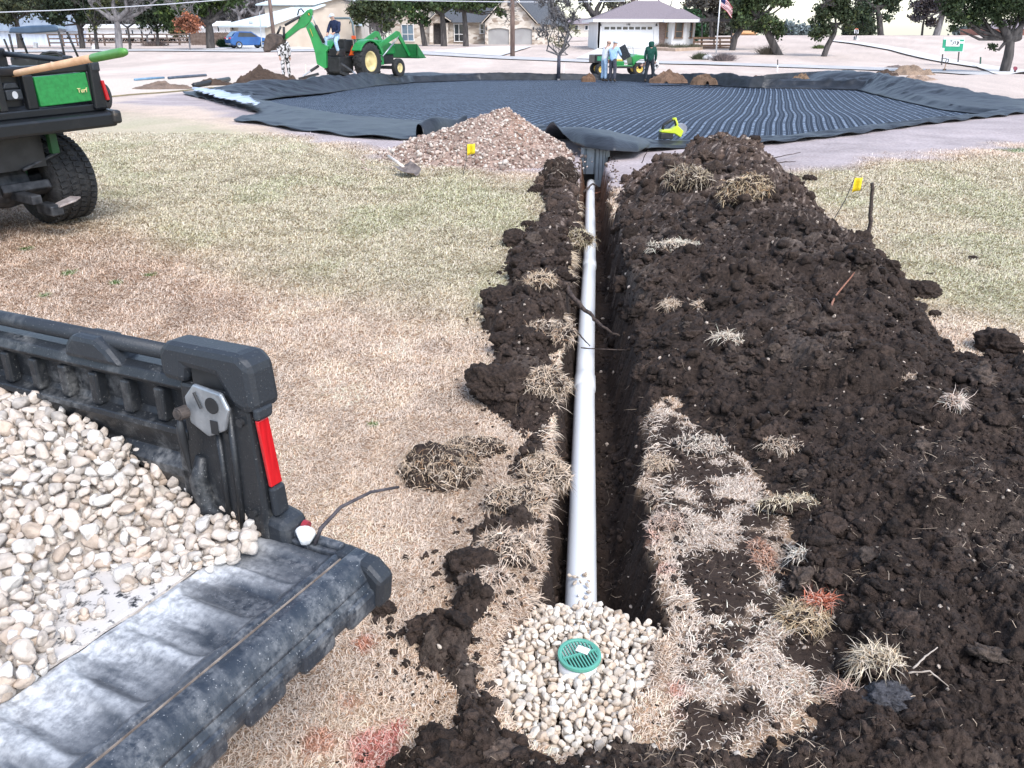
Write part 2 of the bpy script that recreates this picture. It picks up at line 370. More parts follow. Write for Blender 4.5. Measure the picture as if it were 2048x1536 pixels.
far_soil = sstep(6.5, 10.5, gy)[:, None]; sc = sc * (1 - far_soil) + far_soil * np.array([.13, .07, .045]) * (.7 + .6 * fbm(gx, gy, 5, 3, 96))[:, None]
col = col * (1 - soil[:, None]) + soil[:, None] * sc
M_ground = mat('ground', (.82, .80, .78), (1.12, 1.1, 1.08), rough=.95, scale=26, bump=.5, bscale=70, spec=.15, attr='Col')
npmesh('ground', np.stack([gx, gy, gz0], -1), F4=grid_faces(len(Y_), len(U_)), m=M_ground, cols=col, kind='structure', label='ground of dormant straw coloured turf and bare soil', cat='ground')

M_soil = mat('soil', (.62, .60, .58), (1.5, 1.45, 1.4), rough=.92, scale=60, bump=.7, bscale=160, spec=.25, attr='Col', detail=6)
M_gravelpile = mat('gravel_pile', (.7, .7, .7), (1.25, 1.2, 1.15), rough=.95, scale=40, bump=.5, bscale=120, spec=.15, attr='Col')
def heap_obj(name, fn, label, colfn, rows=slice(0, 900), m=None):
    sel = np.zeros(GX.shape, bool); sel[rows] = True
    x = GX[rows].ravel(); y = GY[rows].ravel(); s, d = fn(x, y); nr, nc = GX[rows].shape
    z = gz0.reshape(GX.shape)[rows].ravel()
    base = z + trench_d(x, y)[0] * sstep(.04, .0, np.maximum(d, 0) * 0)  # heaps sit on the lip
    zz = np.where(d > 0, np.maximum(s, .003) + z, z - .03)
    f = grid_faces(nr, nc); dv = (d > 0)[f]; keep = dv.any(1); f = f[keep]
    u, inv = np.unique(f, return_inverse=True); f = inv.reshape(-1, 4)
    c = colfn(x[u], y[u], s[u])
    return npmesh(name, np.stack([x[u], y[u], zz[u]], -1), F4=f, m=m or M_soil, cols=c, label=label, cat='dirt heap')
def soilcol(x, y, s):
    c = C_SOIL[None] * (.35 + 1.1 * fbm(x, y, 3.5, 5, 97, .6) + .35 * fbm(x, y, 40, 2, 94))[:, None]; dry = (.55 * sstep(.55, .72, fbm(x, y, 2.6, 4, 92)))[:, None]; c = c * (1 - dry) + dry * np.array([.105, .082, .068])
    br = (sstep(5.5, 9.5, y) * (.35 + .6 * fbm(x, y, 2.2, 3, 98)))[:, None]; c = c * (1 - br) + br * np.array([.115, .080, .064])
    k = (sstep(-.5, 1.0, 1.9 - x) * sstep(8.0, 9.4, y) * .6)[:, None]; c = c * (1 - k) + k * np.array([.19, .12, .09])
    sp = (sstep(.80, .86, vn(x * 55, y * 55, 99)) * .7 * sstep(3, 9, y))[:, None]; c = c * (1 - sp) + sp * np.array([.42, .34, .29])
    return c
heap_obj('dirt_heap', heap_R, 'long dark soil heap thrown up along the right side of the trench', soilcol)
heap_obj('dirt_heap', heap_L, 'low broken strip of dark soil along the left edge of the trench', soilcol)

# ------------------------------------------------------------------ grass blades
def blades(x, y, z, L, wd, az, lift, curl, col, tipdrop=0.):
    n = len(x); dx, dy = np.cos(az), np.sin(az); px_, py_ = -dy, dx
    c2x, c2y = np.cos(az + curl), np.sin(az + curl)
    z1 = z + L * .55 * np.sin(lift); x1 = x + dx * L * .55 * np.cos(lift); y1 = y + dy * L * .55 * np.cos(lift)
    l2 = lift - .9 - tipdrop
    x2 = x1 + c2x * L * .5 * np.cos(l2); y2 = y1 + c2y * L * .5 * np.cos(l2); z2 = z1 + L * .5 * np.sin(l2)
    V = np.empty((n, 5, 3)); h = wd / 2
    V[:, 0] = np.stack([x - px_ * h, y - py_ * h, z], -1); V[:, 1] = np.stack([x + px_ * h, y + py_ * h, z], -1)
    V[:, 2] = np.stack([x1 - px_ * h * .8, y1 - py_ * h * .8, z1], -1); V[:, 3] = np.stack([x1 + px_ * h * .8, y1 + py_ * h * .8, z1 + h * .4], -1)
    V[:, 4] = np.stack([x2, y2, z2], -1)
    b = (np.arange(n) * 5)[:, None]
    return V.reshape(-1, 3), b + np.array([0, 1, 3, 2]), b + np.array([2, 3, 4]), np.repeat(col, 5, 0)
M_grass = mat('dry_grass', (.9, .9, .9), (1.1, 1.1, 1.1), rough=.7, scale=120, spec=.25, attr='Col')
def bladecol(x, y, n, dry=None):
    c, m = zonecol(x, y) if dry is None else (np.tile(np.array(dry, float), (n, 1)), None)
    k = rng.random(n)[:, None]; v = (.62 + .76 * rng.random(n))[:, None]
    c = c * v
    pale = (k < .28); c = np.where(pale, c * .45 + np.array([.38, .325, .27]), c)
    dk = (k > .86); c = np.where(dk, c * np.array([.62, .50, .42]), c)
    return np.clip(c * 1.18, 0, .85)
def make_grass():
    N = 1400000
    # stratified in y with density ~ 1/max(1,(y/3))^2
    yy = np.linspace(.9, 14, 400); s = np.maximum(1, yy / 2.6); pdf = (yy + .75) / s ** 2; cdf = np.cumsum(pdf); cdf /= cdf[-1]
    y = np.interp(rng.random(N), cdf, yy); x = (rng.random(N) * 2 - 1) * .84 * (y + .75)
    sR, dR = heap_R(x, y); sL, dL = heap_L(x, y); td, te = trench_d(x, y); pd = poly_sd(x, y, pit)
    mk, mreg = mixmask(x, y)
    bare_ = sstep(-.35, .35, poly_sd(x, y, bare) + 1.0 * (fbm(x, y, 1.2, 3, 81) - .5)) * (y > 8)
    keep = (dR < -.01) & (dL < .004) & (td < .012) & (pd < .025) & (rng.random(N) > mk * .985) & (rng.random(N) > bare_ * 1.0) & (rng.random(N) > .55 * sstep(10.5, 14, y))
    # under the open tailgate nothing shows
    x, y = x[keep], y[keep]; n = len(x); z = terr(x, y, False)
    s = np.maximum(1, y / 2.6); L = (.015 + .024 * rng.random(n)) * s ** .5; wd = (.0017 + .0013 * rng.random(n)) * s ** .85
    clump = fbm(x, y, 5., 3, 111); az = 2 * math.pi * (rng.random(n) * .75 + clump * 1.2)
    lift = .15 + .75 * rng.random(n) ** 1.5; curl = (rng.random(n) - .5) * 2.4
    V, a, b, c = blades(x, y, z - .002, L, wd, az, lift, curl, bladecol(x, y, n))
    print('blades', n)
    npmesh('grass', V, a, b, m=M_grass, smooth=False, cols=c, kind='stuff', label='short dormant straw coloured grass covering the lawn', cat='grass')
make_grass()
# ------------------------------------------------------------------ drain field: mat of drainage panels and black liner
def mat_floor():
    m = bpy.data.materials.new('drainage_mat'); m.use_nodes = True; nt = m.node_tree; N = nt.nodes; L = nt.links; b = N['Principled BSDF']
    tc = N.new('ShaderNodeTexCoord'); mp = N.new('ShaderNodeMapping'); mp.inputs['Rotation'].default_value = (0, 0, R(17.6)); L.new(tc.outputs['Object'], mp.inputs[0])
    wz = N.new('ShaderNodeTexNoise'); wz.inputs['Scale'].default_value = .11; wz.inputs['Detail'].default_value = 1; L.new(mp.outputs[0], wz.inputs[0])
    sx = N.new('ShaderNodeSeparateXYZ'); L.new(mp.outputs[0], sx.inputs[0])
    def M(op, a, b_=None, c=None):
        n = N.new('ShaderNodeMath'); n.operation = op
        for i, v in enumerate((a, b_, c)):
            if v is None: continue
            if isinstance(v, (int, float)): n.inputs[i].default_value = v
            else: L.new(v, n.inputs[i])
        return n.outputs[0]
    s = M('ADD', sx.outputs[0], M('MULTIPLY', wz.outputs[0], .55)); fs = M('FRACT', M('DIVIDE', s, .185)); fl = M('FRACT', M('DIVIDE', sx.outputs[1], .10))
    b1 = M('LESS_THAN', M('ABSOLUTE', M('SUBTRACT', fs, .25)), .12); b2 = M('LESS_THAN', M('ABSOLUTE', M('SUBTRACT', fs, .72)), .11)
    tw = M('LESS_THAN', M('ABSOLUTE', M('SUBTRACT', M('ABSOLUTE', M('SUBTRACT', fs, .72)), .07)), .035)
    cell = M('ADD', M('MULTIPLY', M('FLOOR', M('DIVIDE', s, .185)), 3.7), M('FLOOR', M('DIVIDE', sx.outputs[1], .10)))
    wn_ = N.new('ShaderNodeTexWhiteNoise'); wn_.noise_dimensions = '1D'; L.new(cell, wn_.inputs['W'])
    dash = M('LESS_THAN', fl, .34); li = M('MULTIPLY', M('MULTIPLY', b1, dash), M('ADD', .35, M('MULTIPLY', wn_.outputs[0], .9)))
    rim = M('MULTIPLY', M('LESS_THAN', M('ABSOLUTE', M('SUBTRACT', M('ABSOLUTE', M('SUBTRACT', fs, .25)), .13)), .03), .08)
    v = M('ADD', M('ADD', li, rim), M('MULTIPLY', tw, .15))
    # seams between panels
    seam = M('LESS_THAN', M('FRACT', M('DIVIDE', sx.outputs[1], 1.9)), .02)
    dz = N.new('ShaderNodeTexNoise'); dz.inputs['Scale'].default_value = 1.1; dz.inputs['Detail'].default_value = 5; L.new(tc.outputs['Object'], dz.inputs[0])
    v2 = M('MULTIPLY', M('MULTIPLY', v, M('SUBTRACT', 1, M('MULTIPLY', seam, .9))), M('ADD', .55, M('MULTIPLY', dz.outputs[0], .9)))
    mx = N.new('ShaderNodeMix'); mx.data_type = 'RGBA'; L.new(v2, mx.inputs['Factor']); mx.inputs['A'].default_value = (.007, .013, .027, 1); mx.inputs['B'].default_value = (.50, .60, .74, 1)
    L.new(mx.outputs['Result'], b.inputs['Base Color']); b.inputs['Roughness'].default_value = .68; b.inputs['Specular IOR Level'].default_value = .16
    bp = N.new('ShaderNodeBump'); bp.inputs['Strength'].default_value = .3; bp.inputs['Distance'].default_value = .02; L.new(M('ADD', b1, M('MULTIPLY', b2, .7)), bp.inputs['Height']); L.new(bp.outputs[0], b.inputs['Normal'])
    return m
def zfloor(x, y):
    u = x * math.cos(R(17.6)) - y * math.sin(R(17.6)); v = x * math.sin(R(17.6)) + y * math.cos(R(17.6))
    return zf(x, y) + .045 * (vn(u * .13, v * .17, 201) - .5) * 2 + .012 * (vn(u * .35, v * .3, 203) - .5)
def make_floor():
    xs = np.arange(-10.5, 14, .11); ys = np.arange(12.2, 48, .11); X, Y = np.meshgrid(xs, ys); x = X.ravel(); y = Y.ravel()
    f = grid_faces(len(ys), len(xs)); sd = poly_sd(x, y, inner); f = f[(sd[f] > -.35).all(1)]; u, inv = np.unique(f, return_inverse=True)
    npmesh('drainage_mat', np.stack([x[u], y[u], zfloor(x[u], y[u])], -1), F4=inv.reshape(-1, 4), m=mat_floor(),
           label='wide sheet of black ribbed drainage panels covering the bottom of the excavation', cat='drainage mat')
make_floor()
M_liner = mat('liner', (.010, .012, .015), (.026, .029, .035), rough=.46, scale=3, bump=.35, bscale=14, spec=.42)
M_pale = mat('pale_liner', (.30, .36, .45), (.52, .58, .66), rough=.45, scale=3, bump=.3, bscale=9, spec=.5)
outer_px = [(1150, 296), (1105, 262), (1050, 276), (900, 284), (870, 279), (800, 283), (700, 276), (600, 263), (540, 253), (470, 243), (520, 228), (455, 212), (430, 205), (400, 198), (366, 189), (480, 177), (600, 170), (680, 165),
            (740, 160), (790, 151), (850, 148), (960, 151), (1200, 154), (1330, 160), (1500, 167), (1640, 164), (1690, 157), (1740, 154), (1800, 162), (1900, 179), (2060, 204), (2120, 216), (2060, 227), (1950, 241), (1850, 252), (1700, 273), (1500, 294), (1400, 298), (1290, 304), (1220, 302)]
outer = [tuple(gh(*p)[:2]) for p in outer_px]
def make_liner():
    c = np.array([1.2, 25.]); n = 1500; T = 44
    def radii(poly):
        P = np.array(poly) - c; ang = np.linspace(-math.pi, math.pi, n, endpoint=False); out = np.zeros(n)
        for i, a in enumerate(ang):
            d = np.array([math.cos(a), math.sin(a)]); best = 0
            for k in range(len(P)):
                p = P[k]; e = P[(k + 1) % len(P)] - p; den = d[0] * e[1] - d[1] * e[0]
                if abs(den) < 1e-9: continue
                t = (p[0] * e[1] - p[1] * e[0]) / den; s_ = (p[0] * d[1] - p[1] * d[0]) / den
                if t > 0 and -1e-6 <= s_ <= 1 + 1e-6: best = max(best, t)
            out[i] = best
        return ang, out
    ang, r0 = radii(inner); _, r1 = radii(outer); r0 = r0 - .15; r1 = np.maximum(r1, r0 + .35)
    k = np.ones(3) / 3
    r1 = np.convolve(np.concatenate([r1[-1:], r1, r1[:1]]), k, 'valid')
    t = np.linspace(0, 1, T); A = np.repeat(ang[:, None], T, 1); RR = r0[:, None] * (1 - t) + r1[:, None] * t
    arc = np.cumsum(r0) * 2 * math.pi / n; S = np.repeat(arc[:, None], T, 1); TT = np.repeat(t[None], n, 0)
    back = sstep(-.25, .25, np.sin(A) + .05)   # far side stands up as a rolled rim, near side lies flat
    side = back * (1 - .75 * sstep(.75, .95, np.sin(A)))
    wr = fbm(S * .9 + TT * 1.4, TT * 1.5, 1., 4, 211) - .5
    wr2 = np.abs(fbm(S * 1.6 - TT * 2.6, TT * 1.2, 1., 3, 215) - .5)
    RR = RR + .10 * (fbm(S, TT * .5, 1.3, 3, 219) - .5) * np.where((TT > .5), 2., 0) * TT
    x = c[0] + RR * np.cos(A); y = c[1] + RR * np.sin(A)
    zi = zf(x, y) + .02; zo = zg(x, y) + .02; w = sstep(.05, .6, TT)
    bul = np.sin(np.pi * np.clip(TT, 0, 1)) ** .7
    z = zi * (1 - w) + zo * w + bul * (.16 * side + .04) * (1 + .5 * wr) + (.22 * wr * bul + .26 * (.25 - wr2) * bul) * (.35 + .5 * side)
    jit = fbm(S, S * 0, .9, 4, 217) ; jd = (RR - r0[:, None]) / (.25 + 1.3 * jit * (.2 + side)); k = sstep(.1, 1.0, jd + .5 * (fbm(S * 1.3 + RR, RR * 1.5, 1.2, 3, 218) - .5))
    z = np.maximum(z, zi * (1 - k) + (zo + .015 + (.06 + .30 * side) * np.abs(fbm(S * .8 - RR * 1.2, RR * 1.1, 1.3, 4, 216) - .42) + (.03 + .22 * side) * np.clip(.16 - np.abs(fbm(S * 1.1 + RR * .9, RR * .6 - S * .2, 1.5, 3, 224) - .5), 0, 1) * bul) * k)
    z = np.where((RR > r0[:, None] + .30 + .55 * jit * side), np.maximum(z, zo + .012), z)
    hem = (TT > .93) * .02 * np.sin(S * 7); z = z + hem * (1 - back)
    V = np.stack([x, y, z], -1).reshape(-1, 3); i = np.arange(n)[:, None] * T + np.arange(T - 1)[None]; j = ((np.arange(n) + 1) % n)[:, None] * T + np.arange(T - 1)[None]
    F = np.stack([i, j, j + 1, i + 1], -1).reshape(-1, 4)
    o = npmesh('liner', V, F4=F, m=M_liner, label='black fabric liner turned up around the rim of the excavation', cat='liner')
    so = o.modifiers.new('thick', 'SOLIDIFY'); so.thickness = .008
    # flap lifted over the drain box
    nu, nv = 60, 24; u = np.linspace(0, 1, nu); v = np.linspace(0, 1, nv); U, Vv = np.meshgrid(u, v, indexing='ij')
    fx = np.interp(u, [0, .12, .3, .5, .72, 1], [.62, .74, 1.0, 1.35, 1.72, 2.05]); fy = np.interp(u, [0, .12, .3, .5, .72, 1], [12.2, 11.7, 10.85, 10.55, 10.85, 11.75]); fz = np.interp(u, [0, .06, .12, .3, .5, .72, 1], [.30, .24, .18, .155, .15, .09, .02])
    bx = np.interp(u, [0, .5, 1], [.5, 1.5, 2.4]); by = 13.25 + 0 * u; bz = -.06 + 0 * u
    hump = np.interp(u, [0, .12, .3, .5, .75, 1], [.10, .16, .22, .22, .14, .01])
    X = fx[:, None] * (1 - Vv) + bx[:, None] * Vv; Y = fy[:, None] * (1 - Vv) + by[:, None] * Vv
    Z = fz[:, None] * (1 - Vv) + bz[:, None] * Vv + hump[:, None] * np.sin(np.pi * np.clip(Vv * .9 + .1, 0, 1)) + .07 * (fbm(U * 4, Vv * 3, 1, 3, 221) - .5)
    drop = (Vv < .12) * (.12 - Vv) * .5; Z = Z - drop * sstep(.1, .25, U) * (1 - sstep(.7, .9, U)) * 1.2
    fo = npmesh('flap', np.stack([X, Y, Z], -1).reshape(-1, 3), F4=grid_faces(nu, nv), m=M_liner, parent=o)
    so = fo.modifiers.new('thick', 'SOLIDIFY'); so.thickness = .006
    # rolled fold standing up beside the gravel pile
    nu, nv = 40, 16; u = np.linspace(0, 1, nu); v = np.linspace(0, 1, nv); U, Vv = np.meshgrid(u, v, indexing='ij')
    a = gh(838, 283); b = gh(930, 262); d = (b - a)
    th = Vv * 3.6 - .3; rr = .20 + .05 * np.sin(U * 6); X = a.x + d.x * U + rr * np.cos(th) * .4; Y = a.y + .15 + d.y * U - rr * np.cos(th) * .9; Z = a.z + rr * 1.1 * np.sin(th) + .05 * fbm(U * 3, Vv * 2, 2, 2, 5)
    Z = np.maximum(Z, a.z - .02); fo = npmesh('fold', np.stack([X, Y, Z], -1).reshape(-1, 3), F4=grid_faces(nu, nv), m=M_liner, parent=o)
    so = fo.modifiers.new('thick', 'SOLIDIFY'); so.thickness = .006
    # pale underside turned over at the left tip
    pts = [(388, 186), (385, 194), (425, 207), (470, 220), (520, 231), (528, 222), (490, 208), (440, 194)]
    P = [gh(*p) for p in pts]; px_ = [p.x for p in P]; py_ = [p.y for p in P]
    xs = np.linspace(min(px_), max(px_), 60); ys = np.linspace(min(py_), max(py_), 50); X, Y = np.meshgrid(xs, ys); x = X.ravel(); y = Y.ravel(); sd = poly_sd(x, y, [(p.x, p.y) for p in P])
    z = zg(x, y) + .16 + .16 * np.abs(fbm(x * .8, y * 1.6, 1.2, 3, 233) - .5) + .05 * vn(x * 2, y * .4, 235); f = grid_faces(50, 60); f = f[(sd[f] > -.02).all(1)]; uu, inv = np.unique(f, return_inverse=True)
    po = npmesh('turned_edge', np.stack([x[uu], y[uu], z[uu]], -1), F4=inv.reshape(-1, 4), m=M_pale, parent=o); so = po.modifiers.new('thick', 'SOLIDIFY'); so.thickness = .006
make_liner()

# ------------------------------------------------------------------ stones
def stone_var(n=14, sub=2):
    out = []
    for k in range(n):
        rr = np.random.default_rng(500 + k); V, F = ICO[sub]; pl = rr.normal(size=(15, 3)); pl /= np.linalg.norm(pl, axis=1)[:, None]
        dd = .58 + .30 * rr.random(15); t = V @ pl.T; q = np.where(t > .05, dd / np.maximum(t, .05), 9)
        kk = np.minimum((q ** -22).sum(1) ** (-1 / 22), 1.08); W = V * kk[:, None]; W = W * np.array([1, rr.uniform(.62, .95), rr.uniform(.5, .8)]); W += .02 * rr.normal(size=W.shape)
        out.append(W)
    return out, np.array(F, np.int32)
SV2, SF2 = stone_var(16, 3); SV1, SF1 = stone_var(12, 2)
def scatter(name, P, r, cols, m, hi=True, parent=None, flat=.4, **kw):
    """many small stones in one mesh. P (n,3) centres, r (n,), cols (n,3)"""
    SV, SF = (SV2, SF2) if hi else (SV1, SF1); n = len(P); k = rng.integers(0, len(SV), n); nv = len(SV[0])
    q = rng.normal(size=(n, 4)) * np.array([1, flat, flat, 1]); q /= np.linalg.norm(q, axis=1)[:, None]; w, x, y, z = q.T
    Rm = np.stack([1 - 2 * (y * y + z * z), 2 * (x * y - z * w), 2 * (x * z + y * w), 2 * (x * y + z * w), 1 - 2 * (x * x + z * z), 2 * (y * z - x * w), 2 * (x * z - y * w), 2 * (y * z + x * w), 1 - 2 * (x * x + y * y)], -1).reshape(n, 3, 3)
    B = np.array(SV)[k]; V = np.einsum('nij,nvj->nvi', Rm, B) * r[:, None, None] + P[:, None, :]
    F = (np.arange(n) * nv)[:, None, None] + SF[None]
    return npmesh(name, V.reshape(-1, 3), F3=F.reshape(-1, 3), m=m, cols=np.repeat(cols, nv, 0), parent=parent, smooth=False, **kw)
def stonecol(n, warm=.5):
    a = np.array([.58, .505, .435]); b = np.array([.50, .405, .325]); c = np.array([.68, .64, .59]); d = np.array([.48, .435, .39])
    k = rng.random(n)[:, None]; o = np.where(k < .5, a, np.where(k < .5 + .25 * warm * 2 * .6, b, np.where(k < .90, c, d))); return np.clip(o * (.85 + .3 * rng.random(n))[:, None], 0, .88)
M_stone = mat('stone', (.80, .78, .76), (1.1, 1.09, 1.08), rough=.85, scale=60, bump=.25, bscale=140, spec=.25, attr='Col')
def dart(xy, r, ov=.75):
    """keep stones that do not overlap larger ones too much"""
    o = np.argsort(-r); cell = r.max() * 2; g = {}; keep = []
    for i in o:
        cx, cy = int(xy[i, 0] // cell), int(xy[i, 1] // cell); ok = True
        for a in (-1, 0, 1):
            for b in (-1, 0, 1):
                for j in g.get((cx + a, cy + b), ()):
                    if (xy[i, 0] - xy[j, 0]) ** 2 + (xy[i, 1] - xy[j, 1]) ** 2 < ((r[i] + r[j]) * ov) ** 2: ok = False; break
                if not ok: break
            if not ok: break
        if ok: g.setdefault((cx, cy), []).append(i); keep.append(i)
    return np.array(keep)

# ------------------------------------------------------------------ near utility cart, tailgate down, bed full of gravel
BED_T = Vector((-.5131, 1.255, .708)); BED_R = Matrix.Rotation(1.1253, 3, 'Z') @ Matrix.Rotation(-.0168, 3, 'X') @ Matrix.Rotation(.0634, 3, 'Y')
def plastic(name, dust, dscale, stretch=None, base=(.016, .018, .021), rough=.42, thr=(.58, .72), dcol=(.55, .54, .52), big=None):
    m = bpy.data.materials.new(name); m.use_nodes = True; nt = m.node_tree; N = nt.nodes; L = nt.links; b = N['Principled BSDF']
    tc = N.new('ShaderNodeTexCoord'); mp = N.new('ShaderNodeMapping'); mp.inputs['Scale'].default_value = stretch or (1, 1, 1); L.new(tc.outputs['Object'], mp.inputs[0])
    def nz(sc, det, src): 
        n = N.new('ShaderNodeTexNoise'); n.inputs['Scale'].default_value = sc; n.inputs['Detail'].default_value = det; n.inputs['Roughness'].default_value = .65; L.new(src, n.inputs[0]); return n.outputs['Fac']
    def rmp(src, a, b_):
        r = N.new('ShaderNodeMapRange'); r.inputs['From Min'].default_value = a; r.inputs['From Max'].default_value = b_; L.new(src, r.inputs['Value']); return r.outputs[0]
    def mul(a, b_, op='MULTIPLY'):
        n = N.new('ShaderNodeMath'); n.operation = op; n.use_clamp = True
        for i, v in enumerate((a, b_)):
            if isinstance(v, (int, float)): n.inputs[i].default_value = v
            else: L.new(v, n.inputs[i])
        return n.outputs[0]
    d = rmp(nz(dscale, 6, mp.outputs[0]), *thr); fine = rmp(nz(dscale * 9, 3, tc.outputs['Object']), .35, .62)
    f = mul(mul(d, fine), dust); sp = mul(rmp(nz(260, 1, tc.outputs['Object']), .70, .74), .55 * min(1, dust + .3)); f = mul(f, sp, 'MAXIMUM')
    if big:  # dust thickening towards the hinge
        at = N.new('ShaderNodeAttribute'); at.attribute_name = 'Col'; f = mul(f, mul(at.outputs['Fac'], mul(mul(rmp(nz(dscale * .8, 6, mp.outputs[0]), .15, .75), .75), mul(fine, .4), 'ADD')), 'MAXIMUM')
    mx = N.new('ShaderNodeMix'); mx.data_type = 'RGBA'; L.new(f, mx.inputs['Factor']); mx.inputs['A'].default_value = (*base, 1); mx.inputs['B'].default_value = (*dcol, 1)
    L.new(mx.outputs['Result'], b.inputs['Base Color'])
    rg = N.new('ShaderNodeMix'); rg.data_type = 'FLOAT'; L.new(f, rg.inputs['Factor']); rg.inputs['A'].default_value = rough; rg.inputs['B'].default_value = .9; L.new(rg.outputs[0], b.inputs['Roughness'])
    bp = N.new('ShaderNodeBump'); bp.inputs['Strength'].default_value = .25; bp.inputs['Distance'].default_value = .004; L.new(nz(180, 3, tc.outputs['Object']), bp.inputs['Height']); L.new(bp.outputs[0], b.inputs['Normal'])
    return m
M_bedpl = plastic('bed_plastic', .35, 7, thr=(.52, .75)); M_cap = plastic('cap_plastic', .12, 5, base=(.020, .024, .030), rough=.5); M_gate = plastic('gate_plastic', .40, 9, stretch=(2.2, .8, 1), thr=(.40, .80), base=(.024, .031, .042), rough=.34, big=True, dcol=(.64, .64, .64))
M_floor = plastic('bed_floor_plastic', 2.6, 5, thr=(.05, .25), dcol=(.58, .54, .50)); M_blackpl = plastic('cart_plastic', .10, 6, base=(.014, .015, .017), rough=.4)
M_red = mat('red_lens', (.42, .008, .012), (.62, .015, .02), rough=.25, scale=26, spec=.6, stretch=(6, 6, .4)); M_steel = mat('zinc_plate', (.30, .32, .34), (.46, .48, .50), rough=.42, scale=30, metal=.75, bump=.1)
M_rust = mat('rusty_steel', (.04, .034, .032), (.10, .08, .07), rough=.75, scale=60, metal=.3); M_cable = mat('cable', (.015, .016, .018), (.03, .032, .035), rough=.5, scale=20)
M_tyre = mat('tyre_rubber', (.012, .012, .013), (.035, .033, .032), rough=.8, scale=14, bump=.5, bscale=60)
M_dark = mat('dark_steel', (.012, .013, .014), (.03, .03, .032), rough=.55, scale=9); M_green = mat('green_paint', (.012, .20, .045), (.02, .26, .06), rough=.33, scale=3, spec=.55)
M_yellow = mat('yellow_paint', (.62, .40, .06), (.75, .52, .12), rough=.4, scale=5)
root = thing('utility_cart', 'black bed of a utility cart with its tailgate down, heaped with pale gravel', 'utility cart', BED_T, rot=BED_R.to_euler())
def bx(mb, x0, x1, y0, y1, z0, z1): return mb.box(((x0 + x1) / 2, (y0 + y1) / 2, (z0 + z1) / 2), (x1 - x0, y1 - y0, z1 - z0))
m = MB(); bx(m, -1.36, .0, .006, 1.32, -.05, -.006); m.build('bed_floor', M_floor, root, bevel=.004)
# far wall: moulded profile run along the bed
prof = [(0, -.04), (.075, -.04), (.085, .02), (.085, .25), (.08, .285), (.062, .298), (.03, .298), (.012, .29), (.004, .272), (.012, .262), (.030, .255), (.034, .20), (.028, .188), (.006, .182), (-.004, .172), (-.002, .185), (.016, .138), (.020, .118), (.008, .108), (-.004, .098), (-.004, .08), (.004, .06)]
m = MB(); m.prism([(x, .13, z) for x, z in prof], (0, 1.19, 0)); w = m.build('side_wall', M_bedpl, root, bevel=.004)
for k in range(12): m = MB(); bx(m, .008, .036, .20 + k * .095, .225 + k * .095, .186, .258); m.build('wall_rib', M_bedpl, w, bevel=.005)
m = MB(); bx(m, -1.40, -1.33, .0, 1.32, -.04, .29); m.build('side_wall', M_bedpl, root, bevel=.01)
m = MB(); bx(m, -1.33, 0, 1.28, 1.34, -.04, .31); m.build('front_wall', M_bedpl, root, bevel=.01)
m = MB(); m.tube([(.035, .10, .327), (.035, 1.3, .327)], .0165, 16); m.build('top_rail', M_cap, root, smooth=True)
m = MB(); m.prism([(.0, .30, .285), (.0, .47, .285), (.0, .455, .318), (.0, .435, .338), (.0, .365, .338), (.0, .335, .32)], (.068, 0, 0)); m.build('rail_bracket', M_cap, root, bevel=.012)
# corner post
post = MB(); post.prism([(-.004, .165, -.03), (-.004, .165, .14), (-.004, .135, .18), (-.004, .135, .29), (-.004, -.036, .29), (-.004, -.046, .10), (-.004, -.050, -.03)], (.048, 0, 0))
pm = post.build('corner_post', M_bedpl, root, bevel=.008)
m = MB(); m.tube([(-.006, .012, -.01), (-.006, .010, .26)], .007, 8); m.tube([(-.006, .045, -.0), (-.006, .045, .2)], .006, 8); m.tube([(-.004, .10, .14), (-.010, .11, .09), (-.012, .095, .03), (-.006, .05, .0)], [.012, .02, .022, .012], 10); m.build('moulding', M_bedpl, pm, smooth=True)
for y, z in ((-.015, .235), (.02, .20), (-.02, .045)): m = MB(); m.cyl((-.004, y, z), (-.011, y, z), .008, 14); m.build('screw', M_dark, pm)
capm = MB(); capm.prism([(-.012, .17, .292), (-.012, .172, .345), (-.012, .155, .368), (-.012, -.028, .368), (-.012, -.052, .35), (-.012, -.060, .262), (-.012, -.030, .256), (-.012, .0, .268), (-.012, .03, .318), (-.012, .105, .322), (-.012, .112, .288)], (.070, 0, 0))
capm.build('post_cap', M_cap, root, bevel=.016)
m = MB(); bx(m, .0, .04, .0, .10, .28, .33); m.build('cap_recess', M_dark, root)
lat = MB(); lat.prism([(-.012, .012, .292), (-.012, .078, .300), (-.012, .105, .27), (-.012, .098, .218), (-.012, .055, .197), (-.012, .012, .218), (-.012, -.004, .262)], (-.010, 0, 0)); lo = lat.build('latch_plate', M_steel, root, bevel=.004)
m = MB(); m.cyl((-.0221, .035, .265), (-.0235, .035, .265), .016, 16); bx(m, -.0236, -.0222, .026, .044, .208, .235); m.tube([(-.0232, .075, .285), (-.0232, .062, .255)], .003, 6); m.build('latch_slot', M_dark, lo)
m = MB(); m.cyl((-.018, .105, .240), (-.040, .107, .240), .013, 16); m.cyl((-.040, .107, .240), (-.043, .107, .240), .010, 12); m.build('latch_bolt', M_rust, root, smooth=False, bevel=.003)
m = MB(); m.tube([(-.036, .107, .232), (-.034, .112, .205), (-.030, .114, .18), (-.022, .118, .12), (-.014, .108, .05), (-.012, .09, .0)], [.004, .008, .0085, .004, .004, .004], 8); m.build('latch_cable', M_cable, root, smooth=True)
tl = MB(); tl.prism([(-.006, -.049, .245), (.022, -.049, .245), (.036, -.053, .105), (.006, -.053, .105)], (0, -.008, 0))
tl.build('tail_light', M_red, root, bevel=.002)
